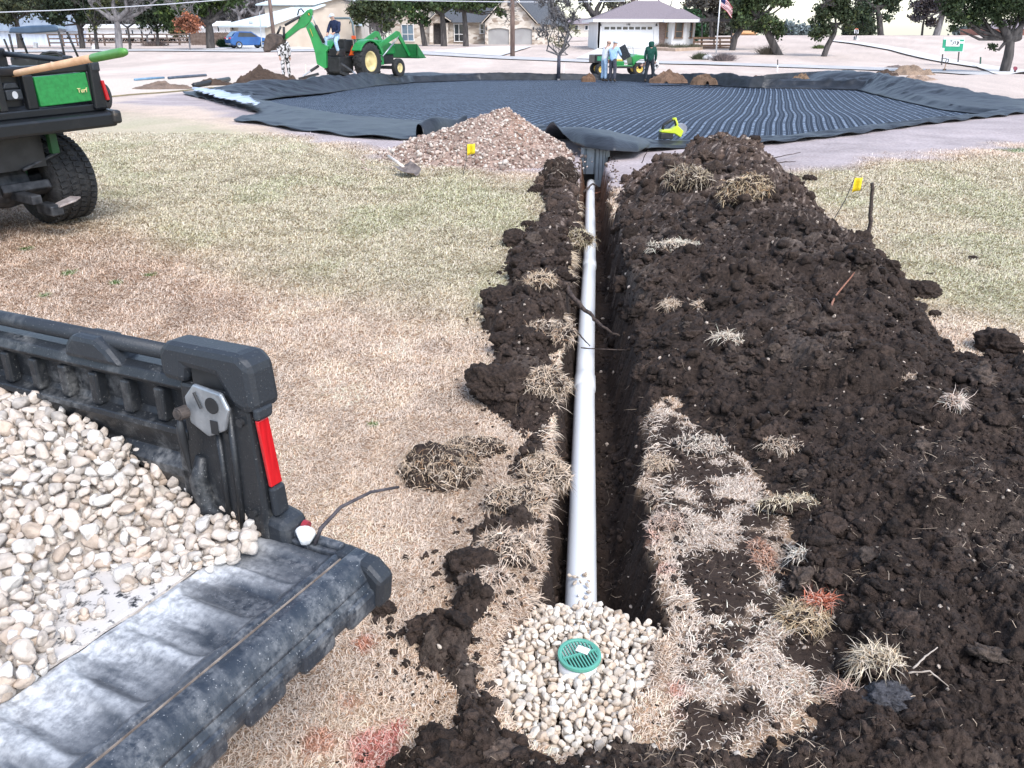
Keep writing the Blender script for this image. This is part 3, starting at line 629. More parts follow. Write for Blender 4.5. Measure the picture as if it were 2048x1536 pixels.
m = MB(); m.prism([(-.008, -.046, .270), (.036, -.046, .270), (.028, -.05, .246), (-.010, -.048, .246)], (0, -.014, 0)); m.build('light_housing', M_cap, root, bevel=.006)
m = MB(); m.prism([(.004, -.05, .104), (.038, -.05, .104), (.044, -.05, .04), (.008, -.05, .04)], (0, -.016, 0)); m.build('light_housing', M_cap, root, bevel=.006)
m = MB(); m.prism([(.0, -.03, -.05), (.0, -.03, .042), (.0, -.085, .03), (.0, -.10, -.05)], (.068, 0, 0)); bc = m.build('bumper_corner', M_cap, root, bevel=.014)
m = MB(); m.cyl((.05, -.090, .01), (.05, -.101, .008), .010, 14); m.build('reflector', mat('dull_red', (.25, .02, .03), rough=.3), bc)
# tailgate: pocketed sheet with a rounded outer roll
def make_gate():
    A = .275; nx, ny = 420, 150; xs = np.linspace(-1.34, .035, nx); ys = np.linspace(-.004, -A, ny); X, Y = np.meshgrid(xs, ys, indexing='ij'); x = X.ravel(); y = Y.ravel()
    z = np.zeros_like(x); k = (x + .005) / .105; c = np.round(k) - .0; fx = (k - np.floor(k) - .5) * .105
    # long shallow pockets running from hinge to roll, rounded at both ends
    yl = np.clip(y, -.162, -.042); dd = np.hypot(fx, y - yl) ; z -= .010 * (1 - sstep(.026, .044, dd))
    z += .004 * (1 - sstep(.0, .012, np.abs(y + .018)))
    z += .009 * sstep(-.185, -.202, y) - .007 * (1 - sstep(.004, .009, np.abs(y + .216))) ; z += .004 * sstep(-.220, -.228, y)
    z -= .05 * np.clip((-.240 - y) / .04, 0, 1) ** 2
    z += .0025 * (fbm(x, y, 12, 3, 301) - .5); z -= .012 * sstep(.0, .035, x) * (y > -.2)
    du = (1.0 * sstep(-.25, .0, y) * sstep(.28, .72, fbm(x * 3.0, y * .6, 7, 5, 303, .6)) + .45 * sstep(-.10, -.0, y) + .55 * (1 - sstep(.028, .050, np.abs(fx))) * 0 + .5 * sstep(.032, .05, dd) * (y > -.19) * fbm(x * 5, y, 6, 3, 307)) * sstep(.02, -.05, x)
    du = np.clip(1.35 * du * (.6 + .5 * sstep(-.02, -.5, x)), 0, 1)
    Z = z - .008; f = grid_faces(nx, ny); o = npmesh('tailgate', np.stack([x, y, Z], -1), F4=f, m=M_gate, parent=root, cols=np.stack([du] * 3, -1))
    so = o.modifiers.new('thick', 'SOLIDIFY'); so.thickness = .02; so.offset = 1 if False else -1
    m = MB()
    m.prism([(-1.34, -.240, -.012), (-1.34, -.272, -.030), (-1.34, -.286, -.055), (-1.34, -.276, -.092), (-1.34, -.24, -.092)], (1.36, 0, 0)); e = m.build('gate_lip', M_gate, o, bevel=.012)
    m = MB()
    for q in range(11): m.box((-.03 - q * .125, -.279, -.070), (.085, .020, .046))
    m.build('lip_rib', M_gate, o, bevel=.009)
    m = MB(); m.prism([(.0, -.200, .006), (.0, -.275, -.004), (.0, -.305, -.03), (.0, -.298, -.092), (.0, -.20, -.085), (.0, -.19, -.012)], (.045, 0, 0)); m.build('gate_corner', M_cap, o, bevel=.012)
    m = MB(); bx(m, .012, .05, -.20, -.03, -.035, -.004); m.tube([(.03, -.03, .0), (.03, -.2, .0)], .010, 10); m.build('gate_hinge_bar', M_gate, o, bevel=.006)
    m = MB(); m.tube([(-1.3, -.216, -.004), (.0, -.216, -.004)], .0024, 6); m.build('worn_seam', mat('worn_rust_edge', (.13, .10, .08), (.32, .26, .21), rough=.8, scale=40), o)
make_gate()
# hidden running gear of the cart
m = MB(); bx(m, -1.1, -.2, -.0, 1.9, -.14, -.06); m.build('chassis', M_dark, root)
for x in (-.12, -1.22):
    m = MB(); m.ring((x - .12, .55, -.40), (1, 0, 0), [(.16, 0), (.29, .02), (.31, .06), (.31, .18), (.29, .22), (.16, .24)], 36); m.build('wheel', M_tyre, root, smooth=True)
# gravel in the bed
def bedg(x, y):
    s = sstep(.03, .62, y); h = .008 + .105 * s * (.75 + .25 * sstep(-.5, 0, x)) + .045 * sstep(.05, .4, y) * sstep(-.30, -.02, x) * (1 - .0 * y)
    h += .035 * (fbm(x, y, 5, 3, 311) - .5); h -= .05 * np.exp(-(((x + .26) / .07) ** 2 + ((y - .13) / .08) ** 2)); 
    return np.clip(h, .0, .3)
def make_bed_gravel():
    N = 22000; x = rng.uniform(-1.32, .01, N); y = rng.uniform(-.09, 1.27, N); r = .0078 + .0085 * rng.random(N) ** 1.3
    r = np.where(rng.random(N) < .12, r * 1.35, r)
    # ragged edge towards the tailgate and the dusty bare patch of floor
    edge = np.interp(x, [-1.3, -.50, -.42, -.33, -.24, -.17, -.12, -.06, .0], [.05, -.01, .00, .02, .05, .015, -.045, -.07, -.02]) + .03 * (fbm(x, y, 14, 2, 315) - .5)
    bare_ = np.hypot((x + .285) / .085, (y - .115) / .095); bare2 = np.hypot((x + .36) / .05, (y - .02) / .05)
    keep = (y > edge) & ((bare_ > .8) | (rng.random(N) < .06)) & ((bare2 > 1) | (rng.random(N) < .15)) & ((y < .32) | (x > -.8)) ; x, y, r = x[keep], y[keep], r[keep]
    layers = []
    for lay, dz in ((0, 0.), (1, -.016), (2, -.030)):
        n = len(x); idx = rng.permutation(n)[: int(n * .9)]; k = idx[dart(np.stack([x, y], -1)[idx], r[idx], .66)]; layers.append((k, dz))
    P = []; rr = []
    for k, dz in layers:
        zz = np.maximum(bedg(x[k], y[k]) + dz + .008 * (rng.random(len(k)) - .5), -.006) + r[k] * .45; P.append(np.stack([x[k], y[k], zz], -1)); rr.append(r[k])
    P = np.concatenate(P); rr = np.concatenate(rr); print('bed stones', len(P))
    Pw = (np.array(BED_R) @ P.T).T + np.array(BED_T)
    scatter('gravel', Pw, rr * 1.08, stonecol(len(P)), M_stone, flat=.5, kind='stuff', label='pale limestone gravel heaped in the bed of the near cart', cat='gravel')
    # packed fines under the stones
    xs = np.linspace(-1.32, -.006, 90); ys = np.linspace(.0, 1.27, 90); X, Y = np.meshgrid(xs, ys, indexing='ij'); a = X.ravel(); b = Y.ravel(); z = bedg(a, b) - .014
    Q = (np.array(BED_R) @ np.stack([a, b, z], -1).T).T + np.array(BED_T); npmesh('gravel_fines', Q, F4=grid_faces(90, 90), m=mat('fines', (.40, .35, .30), (.60, .54, .47), rough=.95, scale=40, bump=.4), kind='stuff', label='pale dust packed under the gravel in the cart bed', cat='dust')
make_bed_gravel()
def bedw(x, y, z): return BED_R @ Vector((x, y, z)) + BED_T
m = MB(); m.ico(bedw(.012, -.125, .016), .021, 3, .25, 11, (1, .85, .95)); m.build('stone', mat('white_stone', (.74, .73, .70), (.86, .85, .82), rough=.9, scale=30, bump=.3), smooth=True, label='single white stone resting on the far end of the open tailgate', cat='stone')
m = MB(); m.tube([bedw(.015, -.145, .0), bedw(.03, -.150, .028), bedw(.075, -.165, .055), bedw(.14, -.19, .062), bedw(.20, -.215, .05)], [.0035, .004, .0035, .0032, .0028], 8); m.build('twig', mat('twig_bark', (.03, .025, .03), (.08, .07, .075), rough=.8, scale=60), smooth=True, label='thin dark twig curving up from the far end of the tailgate', cat='twig')

# ------------------------------------------------------------------ pipe, drain, pit gravel
M_pvc = mat('white_pvc', (.86, .88, .90), (.90, .91, .92), rough=.32, scale=2, spec=.5)
root = thing('drain_pipe', 'long white plastic pipe lying along the bottom of the trench', 'pipe', (0, 0, 0))
ys = np.linspace(1.85, 10.9, 60); ys_ = [(float(xc(y)) + .005 * math.sin(y * 1.1), float(y), float(pipe_z(y)) + .003 * math.sin(y * 1.7)) for y in ys]
m = MB(); m.tube(ys_, .057, 28); m.build('pipe_run', M_pvc, root, smooth=True)
for y in (3.98, 6.55):
    a = Vector((float(xc(y)) + .005 * math.sin(y * 1.1), y, float(pipe_z(y)) + .003 * math.sin(y * 1.7))); b = Vector((float(xc(y + .17)) + .005 * math.sin((y + .17) * 1.1), y + .17, float(pipe_z(y + .17)) + .003 * math.sin((y + .17) * 1.7)))
    m = MB(); m.ring(a, b - a, [(.0572, -.012), (.062, 0), (.0625, .16), (.0572, .175)], 32); m.build('pipe_joint', M_pvc, root, smooth=True)
# riser with green grate
gc = atz(1159, 1308, .012); root = thing('area_drain', 'round green drain grate on a short white riser set in pale gravel', 'drain', gc, R(20))
m = MB(); m.ring((0, 0, -.14), (0, 0, 1), [(.0575, 0), (.0575, .134), (.052, .137), (.049, .134), (.049, 0)], 48); m.build('riser', M_pvc, root, smooth=True)
M_grate = mat('green_grate', (.09, .32, .235), (.12, .39, .29), rough=.45, scale=9)
m = MB(); m.ring((0, 0, -.010), (0, 0, 1), [(.0605, 0), (.0615, .004), (.0605, .011), (.055, .012), (.050, .0095), (.050, .003), (.056, .0)], 64)
m.box((0, 0, -.002), (.1, .006, .008))
for k in range(-5, 6):
    x = k * .0092; h = math.sqrt(max(0, .051 ** 2 - x * x)); m.box((x, 0, -.003), (.0036, 2 * h, .007))
m.build('grate', M_grate, root)
m = MB(); m.cyl((0, 0, -.05), (0, 0, -.049), .049, 32); m.build('drain_well', mat('well_black', (.004, .004, .004), rough=.9), root)
m = MB(); m.box((.014, .008, .0035), (.036, .024, .0012), R(-48)); m.build('paper_tag', mat('paper', (.80, .79, .76), (.86, .85, .83), rough=.8), root)
def make_pit():
    N = 9000; P0 = np.array(pit); x = rng.uniform(P0[:, 0].min() - .1, P0[:, 0].max() + .1, N); y = rng.uniform(P0[:, 1].min() - .1, P0[:, 1].max() + .45, N)
    sd = .06 + poly_sd(x, y, pit) + .035 * (fbm(x, y, 9, 3, 321) - .5) * 2; r = .0075 + .0085 * rng.random(N) ** 1.5
    keep = (sd > 0) & (np.hypot(x - gc.x, y - gc.y) > .06 + r * .5); x, y, r, sd = x[keep], y[keep], r[keep], sd[keep]
    P = []; rr = []
    for dz in (0, -.012, -.024):
        idx = rng.permutation(len(x))[: int(len(x) * .92)]; k = idx[dart(np.stack([x, y], -1)[idx], r[idx], .66)]
        top = -.012 - .03 * sstep(.12, .0, sd[k]) - .12 * sstep(1.98, 2.25, y[k]) + .02 * (fbm(x[k], y[k], 6, 2, 323) - .5) - .01 * np.exp(-((x[k] - gc.x) ** 2 + (y[k] - gc.y) ** 2) / .006)
        P.append(np.stack([x[k], y[k], top + dz + .006 * rng.random(len(k))], -1)); rr.append(r[k])
    # a few on the pipe and strays on the soil
    for q in range(13):
        yy = 2.1 + rng.random() * .16; P.append(np.array([[float(xc(yy)) + rng.normal() * .022, yy, float(pipe_z(yy)) + .062 + .01 * rng.random()]])); rr.append(np.array([.006 + .006 * rng.random()]))
    for q in range(26):
        a = rng.random() * 6.28; d = .30 + abs(rng.normal()) * .22; xx, yy = gc.x + d * math.cos(a), gc.y + d * .8 * math.sin(a); P.append(np.array([[xx, yy, gz(xx, yy) + .005]])); rr.append(np.array([.006 + .006 * rng.random()]))
    P = np.concatenate(P); rr = np.concatenate(rr); print('pit stones', len(P))
    scatter('gravel', P, rr * 1.18, np.clip(stonecol(len(P), .45) * np.array([1.17, 1.14, 1.08]), 0, .88), M_stone, flat=.5, kind='stuff', label='pale gravel filling the pit around the green drain grate', cat='gravel')
make_pit()
# drain box at the end of the trench
M_box = mat('grey_panel', (.36, .41, .44), (.50, .55, .58), rough=.5, scale=5, bump=.2, bscale=30)
bxr = thing('drain_box', 'grey ribbed drain box where the white pipe ends under the liner flap', 'drain box', (float(xc(11)) + .02, 11.07, -.47), R(-8))
m = MB(); m.box((0, .09, .29), (.34, .18, .60)); bo = m.build('box_body', M_box, bxr, bevel=.01)
m = MB(); m.prism([(.175, -.02, 0), (.215, .03, 0), (.215, .05, .56), (.175, 0, .58)], (.012, 0, 0)); m.build('side_panel', M_box, bxr)
m = MB()
for x in (-.115, -.095, .02, .035, .085, .135): m.box((x, -.003, .36), (.007, .01, .42))
m.build('groove', mat('groove_dark', (.05, .06, .065), (.10, .11, .12), rough=.7), bxr)
m = MB(); m.box((-.055, -.005, .145), (.165, .02, .17)); m.build('pipe_opening', mat('hole_black', (.003, .003, .003), rough=.9), bxr)
# ------------------------------------------------------------------ loose soil, sod, roots
def strands(p, d, L, wd, col, droop=.3, wob=.5):
    n = len(p); d = d / (np.linalg.norm(d, axis=1)[:, None] + 1e-9); s = np.cross(d, rng.normal(size=(n, 3))); s /= np.linalg.norm(s, axis=1)[:, None] + 1e-9
    q = rng.normal(size=(n, 3)) * wob; Lc = L[:, None]; p1 = p + d * Lc * .4; d2 = d + q * .6 - np.array([0, 0, droop]); p2 = p1 + d2 * Lc * .35; p3 = p2 + (d2 + rng.normal(size=(n, 3)) * wob * .6 - np.array([0, 0, droop])) * Lc * .3
    h = (wd / 2)[:, None] * s; V = np.stack([p - h, p + h, p1 - h * .9, p1 + h * .9, p2 - h * .7, p2 + h * .7, p3], 1)
    b = (np.arange(n) * 7)[:, None]; F4 = np.concatenate([b + np.array([0, 1, 3, 2]), b + np.array([2, 3, 5, 4])]); F3 = b + np.array([4, 5, 6])
    return V.reshape(-1, 3), F4, F3, np.repeat(col, 7, 0)
def lump_geo(r, seed, sq=(1, 1, .7), rough=.35, sub=5):
    V, F = ICO[sub]; rr = np.random.default_rng(seed); o = rr.random(3) * 50
    def n3(f, s): return (vn(V[:, 0] * f + o[0] + V[:, 2] * f * .7, V[:, 1] * f + o[1] - V[:, 2] * f * .6, s) + vn(V[:, 1] * f + o[1] + 5, V[:, 2] * f + o[2], s + 3)) / 2 - .5
    k = 1 + rough * (1.6 * n3(1.3, 1) + 1.0 * n3(3., 2) + .7 * n3(7., 3) + .5 * n3(15, 4)); W = V * k[:, None] * r * np.array(sq); return W, np.array(F)
CRUMB = [lump_geo(1, 900 + k, (1, .85, .7), .85, 2) for k in range(14)]
def make_crumbs():
    N = 150000; yy = np.linspace(1.0, 11, 300); pdf = (yy + .75) / np.maximum(1, yy / 2.2) ** 1.8; cdf = np.cumsum(pdf); cdf /= cdf[-1]
    y = np.interp(rng.random(N), cdf, yy); x = (rng.random(N) * 2 - 1) * .80 * (y + .75); sR, dR = heap_R(x, y); sL, dL = heap_L(x, y); td, te = trench_d(x, y); d = np.maximum(dR, dL); mk, mr = mixmask(x, y)
    pr = np.where(d > 0, np.where(d < .2, .55, .42), np.where(d > -.35, .30 * np.exp(d / .07), 0)); pr = np.maximum(pr, np.where((te > -.12) & (y < 11), .45, 0)); pr = np.maximum(pr, mr * .07 + mk * .12)
    keep = (rng.random(N) < pr) & ~((poly_sd(x, y, pit) > -.02) & (dL < 0.02)); x, y, d = x[keep], y[keep], d[keep]; n = len(x); s = np.maximum(1, y / 2.2) ** .75
    r = (.0022 + .0050 * rng.random(n) ** 2 + .022 * rng.random(n) ** 16) * s; r = np.where((d < 0), np.minimum(r, .014), r); z = ground_z(x, y) + r * .2
    c = C_SOIL[None] * (.65 + .9 * rng.random(n))[:, None]; br = (sstep(5.5, 9.5, y) * rng.random(n))[:, None]; c = c * (1 - br) + br * np.array([.13, .09, .07])
    sp = rng.random(n); st = (sp < .03 + .06 * sstep(5, 9, y)); c = np.where(st[:, None], np.array([.45, .38, .32]) * (.7 + .6 * rng.random(n))[:, None], c); r = np.where(st, np.minimum(r, .007 * s), r)
    nv = 42; k = rng.integers(0, 14, n); q = rng.normal(size=(n, 4)); q /= np.linalg.norm(q, axis=1)[:, None]; w, a, b, e = q.T
    Rm = np.stack([1 - 2 * (b * b + e * e), 2 * (a * b - e * w), 2 * (a * e + b * w), 2 * (a * b + e * w), 1 - 2 * (a * a + e * e), 2 * (b * e - a * w), 2 * (a * e - b * w), 2 * (b * e + a * w), 1 - 2 * (a * a + b * b)], -1).reshape(n, 3, 3)
    V = np.einsum('nij,nvj->nvi', Rm, np.array([g[0] for g in CRUMB])[k]) * r[:, None, None] + np.stack([x, y, z], -1)[:, None]
    F = (np.arange(n) * nv)[:, None, None] + CRUMB[0][1][None]; print('crumbs', n)
    npmesh('soil_crumbs', V.reshape(-1, 3), F3=F.reshape(-1, 3), m=M_soil, cols=np.repeat(c, nv, 0), smooth=False, kind='stuff', label='loose crumbs of dark soil and small stones over the spoil', cat='soil')
make_crumbs()
def make_chunks():
    N = 5200; yy = np.linspace(1.05, 10.5, 300); pdf = (yy + .75) / np.maximum(1, yy / 2.2) ** 1.6; cdf = np.cumsum(pdf); cdf /= cdf[-1]; y = np.interp(rng.random(N), cdf, yy); x = (rng.random(N) * 2 - 1) * .80 * (y + .75)
    sR, dR = heap_R(x, y); sL, dL = heap_L(x, y); d = np.maximum(dR, dL); keep = (d > .03) & (rng.random(N) < .16 + .5 * sstep(.52, .66, fbm(x, y, 1.7, 3, 421)) + .3 * (d < .2)) & (poly_sd(x, y, pit) < -.05); x, y = x[keep], y[keep]; n = len(x)
    r = (.016 + .040 * rng.random(n) ** 2.2) * np.maximum(1, y / 3) ** .5; z = ground_z(x, y) + r * .12; V = []; F = []; c = []; G = [lump_geo(1, 950 + k, (1, .8, .6), .95, 4) for k in range(12)]; o = 0
    for i in range(n):
        W, f = G[i % 12]; a = rng.random() * 6.28; t = rng.normal() * .4; M_ = np.array(Matrix.Rotation(a, 3, 'Z') @ Matrix.Rotation(t, 3, 'X')); V.append(W @ M_.T * r[i] + np.array([x[i], y[i], z[i]])); F.append(f + o); o += len(W); far = sstep(5.5, 9.5, y[i]); q = C_SOIL * (.55 + 1.0 * rng.random()) * (1 - far * .8) + far * .8 * np.array([.12, .085, .066]) * (.6 + .7 * rng.random()); q = q + (rng.random() < .15) * np.array([.05, .04, .033]); c.append(np.repeat(q[None], len(W), 0))
    print('chunks', n); npmesh('soil_chunks', np.concatenate(V), F3=np.concatenate(F), m=M_soil, cols=np.concatenate(c), smooth=False, kind='stuff', label='broken chunks of dug soil lying all over the spoil', cat='soil')
make_chunks()
def make_roots():
    N = 30000; y = rng.uniform(1.1, 7, N) ** 1.0; y = 1.1 + (y - 1.1) * rng.random(N) ** .8; x = (rng.random(N) * 2 - 1) * .8 * (y + .75); sR, dR = heap_R(x, y); sL, dL = heap_L(x, y); td, te = trench_d(x, y); mk, mr = mixmask(x, y)
    w = np.where(np.maximum(dR, dL) > 0, .08 + .75 * sstep(.53, .66, fbm(x, y, 3.2, 4, 401)), np.where((te > 0) & (y < 8), .22, 0)); w = np.maximum(w, mr * .5); keep = (rng.random(N) < w) & (poly_sd(x, y, pit) < 0); x, y, te = x[keep], y[keep], te[keep]; n = len(x)
    z = ground_z(x, y) + .004; d = rng.normal(size=(n, 3)) * np.array([1, 1, .35]); L = .012 + .06 * rng.random(n) ** 2.4; c = np.array([.44, .34, .25])[None] * (.45 + .8 * rng.random(n))[:, None]
    V, a, b, cc = strands(np.stack([x, y, z], -1), d, L, .0009 + .0013 * rng.random(n), c, .25, .7); npmesh('dead_roots', V, a, b, m=M_grass, cols=cc, smooth=False, kind='stuff', label='dead grass bits and fine pale roots scattered through the soil', cat='roots')
    # drooping turf fringe along the cut edges of the trench
    n = 9000; y = 1.85 + 7.6 * rng.random(n) ** 1.5; side = rng.random(n) < .78; e = np.where(side, -.15, .25 + .05 * sstep(7., 4., y)) + np.where(side, -1, 1) * (np.abs(rng.normal(size=n)) * .035 - .01) + .05 * (fbm(y, y * 0, 6., 3, 407) - .5); x = xc(y) + e
    sR, dR = heap_R(x, y); sL, dL = heap_L(x, y); ok = (np.maximum(dR, dL) < .09) & (rng.random(n) < sstep(.48, .66, fbm(x * .5, y, 4.5, 4, 405)) * np.where(side, sstep(8.5, 5.5, y), .7 * sstep(4.2, 3.2, y))) & (poly_sd(x, y, pit) < 0); x, y, side = x[ok], y[ok], side[ok]; n = len(x)
    z = zg(x, y) + .004 + .03 * rng.random(n); d = np.stack([np.where(side, 1, -1) * (.5 + rng.random(n)), rng.normal(size=n) * .6, .5 * rng.random(n) - .1], -1); c = bladecol(x, y, n)
    s = np.maximum(1, y / 3) ** .7; V, a, b, cc = strands(np.stack([x, y, z], -1), d, (.022 + .04 * rng.random(n)) * s, (.0018 + .0014 * rng.random(n)) * s, c, .55, .5); npmesh('turf_fringe', V, a, b, m=M_grass, cols=cc, smooth=False, kind='stuff', label='dead turf fringe hanging over the cut edges of the trench', cat='grass')
make_roots()
def clod(px, py, r, label, seed, sq=(1, .85, .7), col=None, name='soil_clod', cat='clod', zoff=0, group=None, p=None):
    p = p or atz(px, py, 0); z = gz(p.x, p.y); W, F = lump_geo(r, seed, sq, .5); c = (C_SOIL if col is None else np.array(col))[None] * (.7 + .6 * np.random.default_rng(seed).random(len(W)))[:, None]
    W = W + np.array([p.x, p.y, z + r * sq[2] * .35 + zoff]); return npmesh(name, W, F3=F, m=M_soil, cols=c, smooth=False, label=label, cat=cat, group=group)
for a in [(765, 1222, .036, 'small black soil clod on the grass below the corner of the open tailgate', 1), (1842, 590, .10, 'fist of dark soil with a pale top alone on the right lawn', 2),
          (2000, 700, .125, 'big pointed dark soil clod at the right edge of the picture', 3), (998, 546, .022, 'tiny clod on the grass left of the trench spoil', 4), (1620, 330 + 30, .07, 'small dark lump at the edge of the bare ring right of the soil heap', 5),
          (1752, 512 + 5, .03, 'little clod on the grass beside the bottom of the broken stick', 6), (1945, 520, .03, 'lone tiny clod far out on the right lawn', 7), (1870, 630, .035, 'small crumbly clod between the two larger lone clods on the right lawn', 8),
          (1075, 385, .09, 'dark clod on the left rim of the trench just in front of the gravel pile', 9), (1105, 398, .10, 'dark clod against the trench edge in front of the drain box', 10), (1035, 490, .12, 'rounded dark clod at the leftmost bulge of the spoil strip', 11),
          (1055, 455, .055, 'flat dry clod lying on green grass left of the spoil strip', 12), (1055, 560, .13, 'lumpy dark clod halfway up the left spoil strip', 13), (1010, 625, .13, 'lumpy soil clod at the outer edge of the left spoil strip', 14), (995, 800, .13, 'large black crumbly clod between dead sod pieces left of the pipe', 15), (940, 1150, .09, 'dark upright soil clod on the lawn left of the trench near the gravel', 16),
          (1560, 360, .16, 'flat slab of grey brown soil on the right flank of the heap', 17, (1.2, .6, .4)), (1770, 560, .09, 'round clod at the right foot of the long heap below the stick', 18), (1815, 580, .07, 'clod on the outer right edge of the long heap', 19), (1780, 1435, .055, 'smooth grey stone half buried in the soil at lower right', 20, (1.2, .9, .5), (.065, .065, .072))]:
    clod(*a)
M_sod = M_soil
def sod(px, py, r, g, label, seed, n=500, L=(.05, .10), col=None, sq=(1, .8, .6), wd=.0025, cov=.1, zoff=0., lump=True, p=None):
    p = p or atz(px, py, 0); z = gz(p.x, p.y) + zoff; rr = np.random.default_rng(seed); o = thing('sod_clump', label, 'sod clump', (p.x, p.y, z))
    W, F = lump_geo(r, seed + 300, sq, .5); g = np.array(g, float); g /= np.linalg.norm(g)
    if lump:
        c = C_SOIL[None] * (.7 + .7 * rr.random(len(W)))[:, None]; npmesh('soil', W + np.array([0, 0, r * sq[2] * .3]), F3=F, m=M_soil, cols=c, smooth=False, parent=o)
    V0, _ = ICO[5]; q = np.where((V0 @ g) > cov)[0]; idx = rr.choice(q, n); n = int(n * 1.35); idx = rr.choice(q, n); base = W[idx] * (.92 + .1 * rr.random(n))[:, None] + np.array([0, 0, r * sq[2] * .3]) + rr.normal(size=(n, 3)) * r * .05
    tg = rr.normal(size=(n, 3)); tg -= V0[idx] * (tg * V0[idx]).sum(1)[:, None]; d = V0[idx] * .22 + g[None] * .22 + tg * .72; y = p.y + base[:, 1]; x = p.x + base[:, 0]
    c = bladecol(x, y, n) if col is None else bladecol(x, y, n, col)
    s = max(1, p.y / 3.2) ** .7; LL = (L[0] + (L[1] - L[0]) * rr.random(n)) * s * .60; V, a, b, cc = strands(base, d, LL, (wd * (.6 + .6 * rr.random(n))) * s, c, .55, .7)
    npmesh('dead_grass', V, a, b, m=M_grass, cols=cc, smooth=False, parent=o); return o
STR = (.52, .40, .29)
sod(885, 945, .125, (-.2, -.1, 1), 'largest torn sod clump on the lawn left of the trench', 21, 1500, (.04, .085), (.44, .33, .23), (1.15, .9, .55), cov=-.25)
sod(945, 900, .085, (.1, .2, 1), 'sod clump behind the largest torn clump left of the trench', 22, 700, (.04, .08), STR, (1.2, .8, .5), cov=-.2)
sod(1080, 945, .085, (.6, -.3, .7), 'sod flap with an open hollow overhanging the left trench edge', 23, 1100, (.05, .09), STR, (1.1, 1.1, .55), cov=-.2)
sod(1030, 1010, .07, (.2, -.2, 1), 'flat sod piece between the hollow sod flap and the upright soil clod', 24, 700, (.04, .07), STR, (1.5, 1, .3))
sod(1010, 1115, .07, (.1, .3, 1), 'sod clump with brushed up grass on the left lip near the gravel', 25, 800, (.05, .08), (.55, .43, .33), (1.2, .9, .8), cov=.15)
sod(975, 1175, .055, (.5, -.3, .7), 'small sod tuft hanging below the brushed up clump near the gravel', 26, 500, (.04, .07), (.55, .43, .34), cov=0)
sod(1085, 800, .10, (.5, -.2, .8), 'sod clump curling over the left trench edge beside a large black clod', 27, 800, (.05, .09), STR, cov=-.1)
sod(1095, 690, .11, (.5, .3, .7), 'sod clump with a dark hollow at the pipe joint on the left edge', 28, 700, (.05, .08), STR, cov=-.1)
sod(1085, 620, .10, (-.3, .2, 1), 'straw topped sod clump on the left edge below the root', 29, 600, (.05, .08), (.50, .38, .26), cov=0)
sod(1150, 480, .12, (.4, -.2, .8), 'sod clump on the left edge where the thick pipe end begins', 30, 500, (.05, .08), (.46, .38, .24), cov=-.1)
sod(1118, 372, .22, (.2, .5, .4), 'big rounded fibrous soil clod left of the drain box', 31, 260, (.04, .08), (.16, .12, .09), (.8, .7, .85), cov=-.5)
sod(1345, 560, .10, (-.1, .2, 1), 'pale matted slab of turf lying on the heap right of the pipe', 32, 900, (.035, .06), (.62, .53, .42), (1.8, .8, .45), cov=.1)
sod(1485, 490, .17, (-.4, -.6, .8), 'tan slab of turf tilted on edge high on the long heap', 33, 900, (.04, .06), (.50, .38, .24), (1.3, .55, .7), cov=.25)
sod(1370, 440, .17, (-.1, -.2, 1), 'fuzzy brown sod clump at the foot of the heap peak', 34, 600, (.05, .09), (.40, .32, .22), (1.2, .9, .6), cov=-.2)
sod(1445, 745, .07, (.3, .5, .7), 'leaning tuft of pale grass in the middle of the long heap', 35, 320, (.06, .10), (.60, .50, .40), cov=.3)
sod(1335, 660, .05, (0, -.2, 1), 'left of two small grass tufts lying on the heap by the pipe joint', 36, 200, (.05, .08), STR, cov=.2)
sod(1395, 665, .05, (.2, -.2, 1), 'right of two small grass tufts lying on the heap by the pipe joint', 37, 200, (.05, .08), STR, cov=.2)
sod(1595, 1025, .055, (-.1, .4, .9), 'long strip of turf standing like a brush on the dark soil', 38, 900, (.03, .05), (.55, .46, .32), (2.6, .6, .55), cov=.3)
sod(1525, 1115, .045, (.0, -.3, 1), 'narrow orange stained sod strip at the edge of the flat turf', 39, 500, (.035, .06), (.50, .29, .20), (.7, 1.7, .5), cov=0)
sod(1608, 1245, .062, (-.1, 0, 1), 'large wiry tuft with orange painted blades on the dark soil', 40, 620, (.05, .085), (.50, .38, .24), (1.1, .9, .5), cov=-.1)
sod(1632, 1230, .035, (.3, .3, .8), 'bright orange painted blades beside the large wiry tuft', 41, 170, (.05, .09), (.52, .17, .10), cov=0, lump=False)
sod(1595, 1150, .03, (.1, .5, .8), 'small pale upright tuft above the large wiry tuft', 42, 150, (.05, .075), (.62, .55, .46), cov=.2)
sod(1745, 1375, .05, (-.1, .5, .8), 'pale grass clump rooted beside the half buried grey stone', 43, 420, (.06, .10), (.56, .46, .33), cov=.05)
sod(1690, 1395, .035, (-.6, -.2, .6), 'red tinged tuft splayed left of the pale clump by the grey stone', 44, 220, (.06, .09), (.52, .36, .27), cov=.05)
sod(1880, 900, .035, (.2, -.3, .8), 'stringy pale tuft out on the dark soil at right', 45, 150, (.06, .11), (.62, .50, .42), cov=.1)
sod(1800, 820, .045, (.1, .3, .8), 'wiry tuft above the stringy pale tuft on the dark soil', 46, 200, (.06, .10), (.40, .30, .22), cov=.1)
sod(1318, 935, .045, (-.4, -.2, .8), 'straw tuft leaning towards the trench at its right edge', 47, 330, (.04, .07), STR, cov=-.1)
sod(1335, 1050, .05, (-.4, -.2, .8), 'pinkish grass tuft drooping at the right trench edge', 48, 420, (.04, .07), (.54, .40, .32), cov=-.1)
sod(1555, 925, .05, (.0, -.2, 1), 'flat brown tuft above the long brush of turf', 49, 300, (.03, .06), (.45, .35, .26), (1.4, .8, .4), cov=.1)
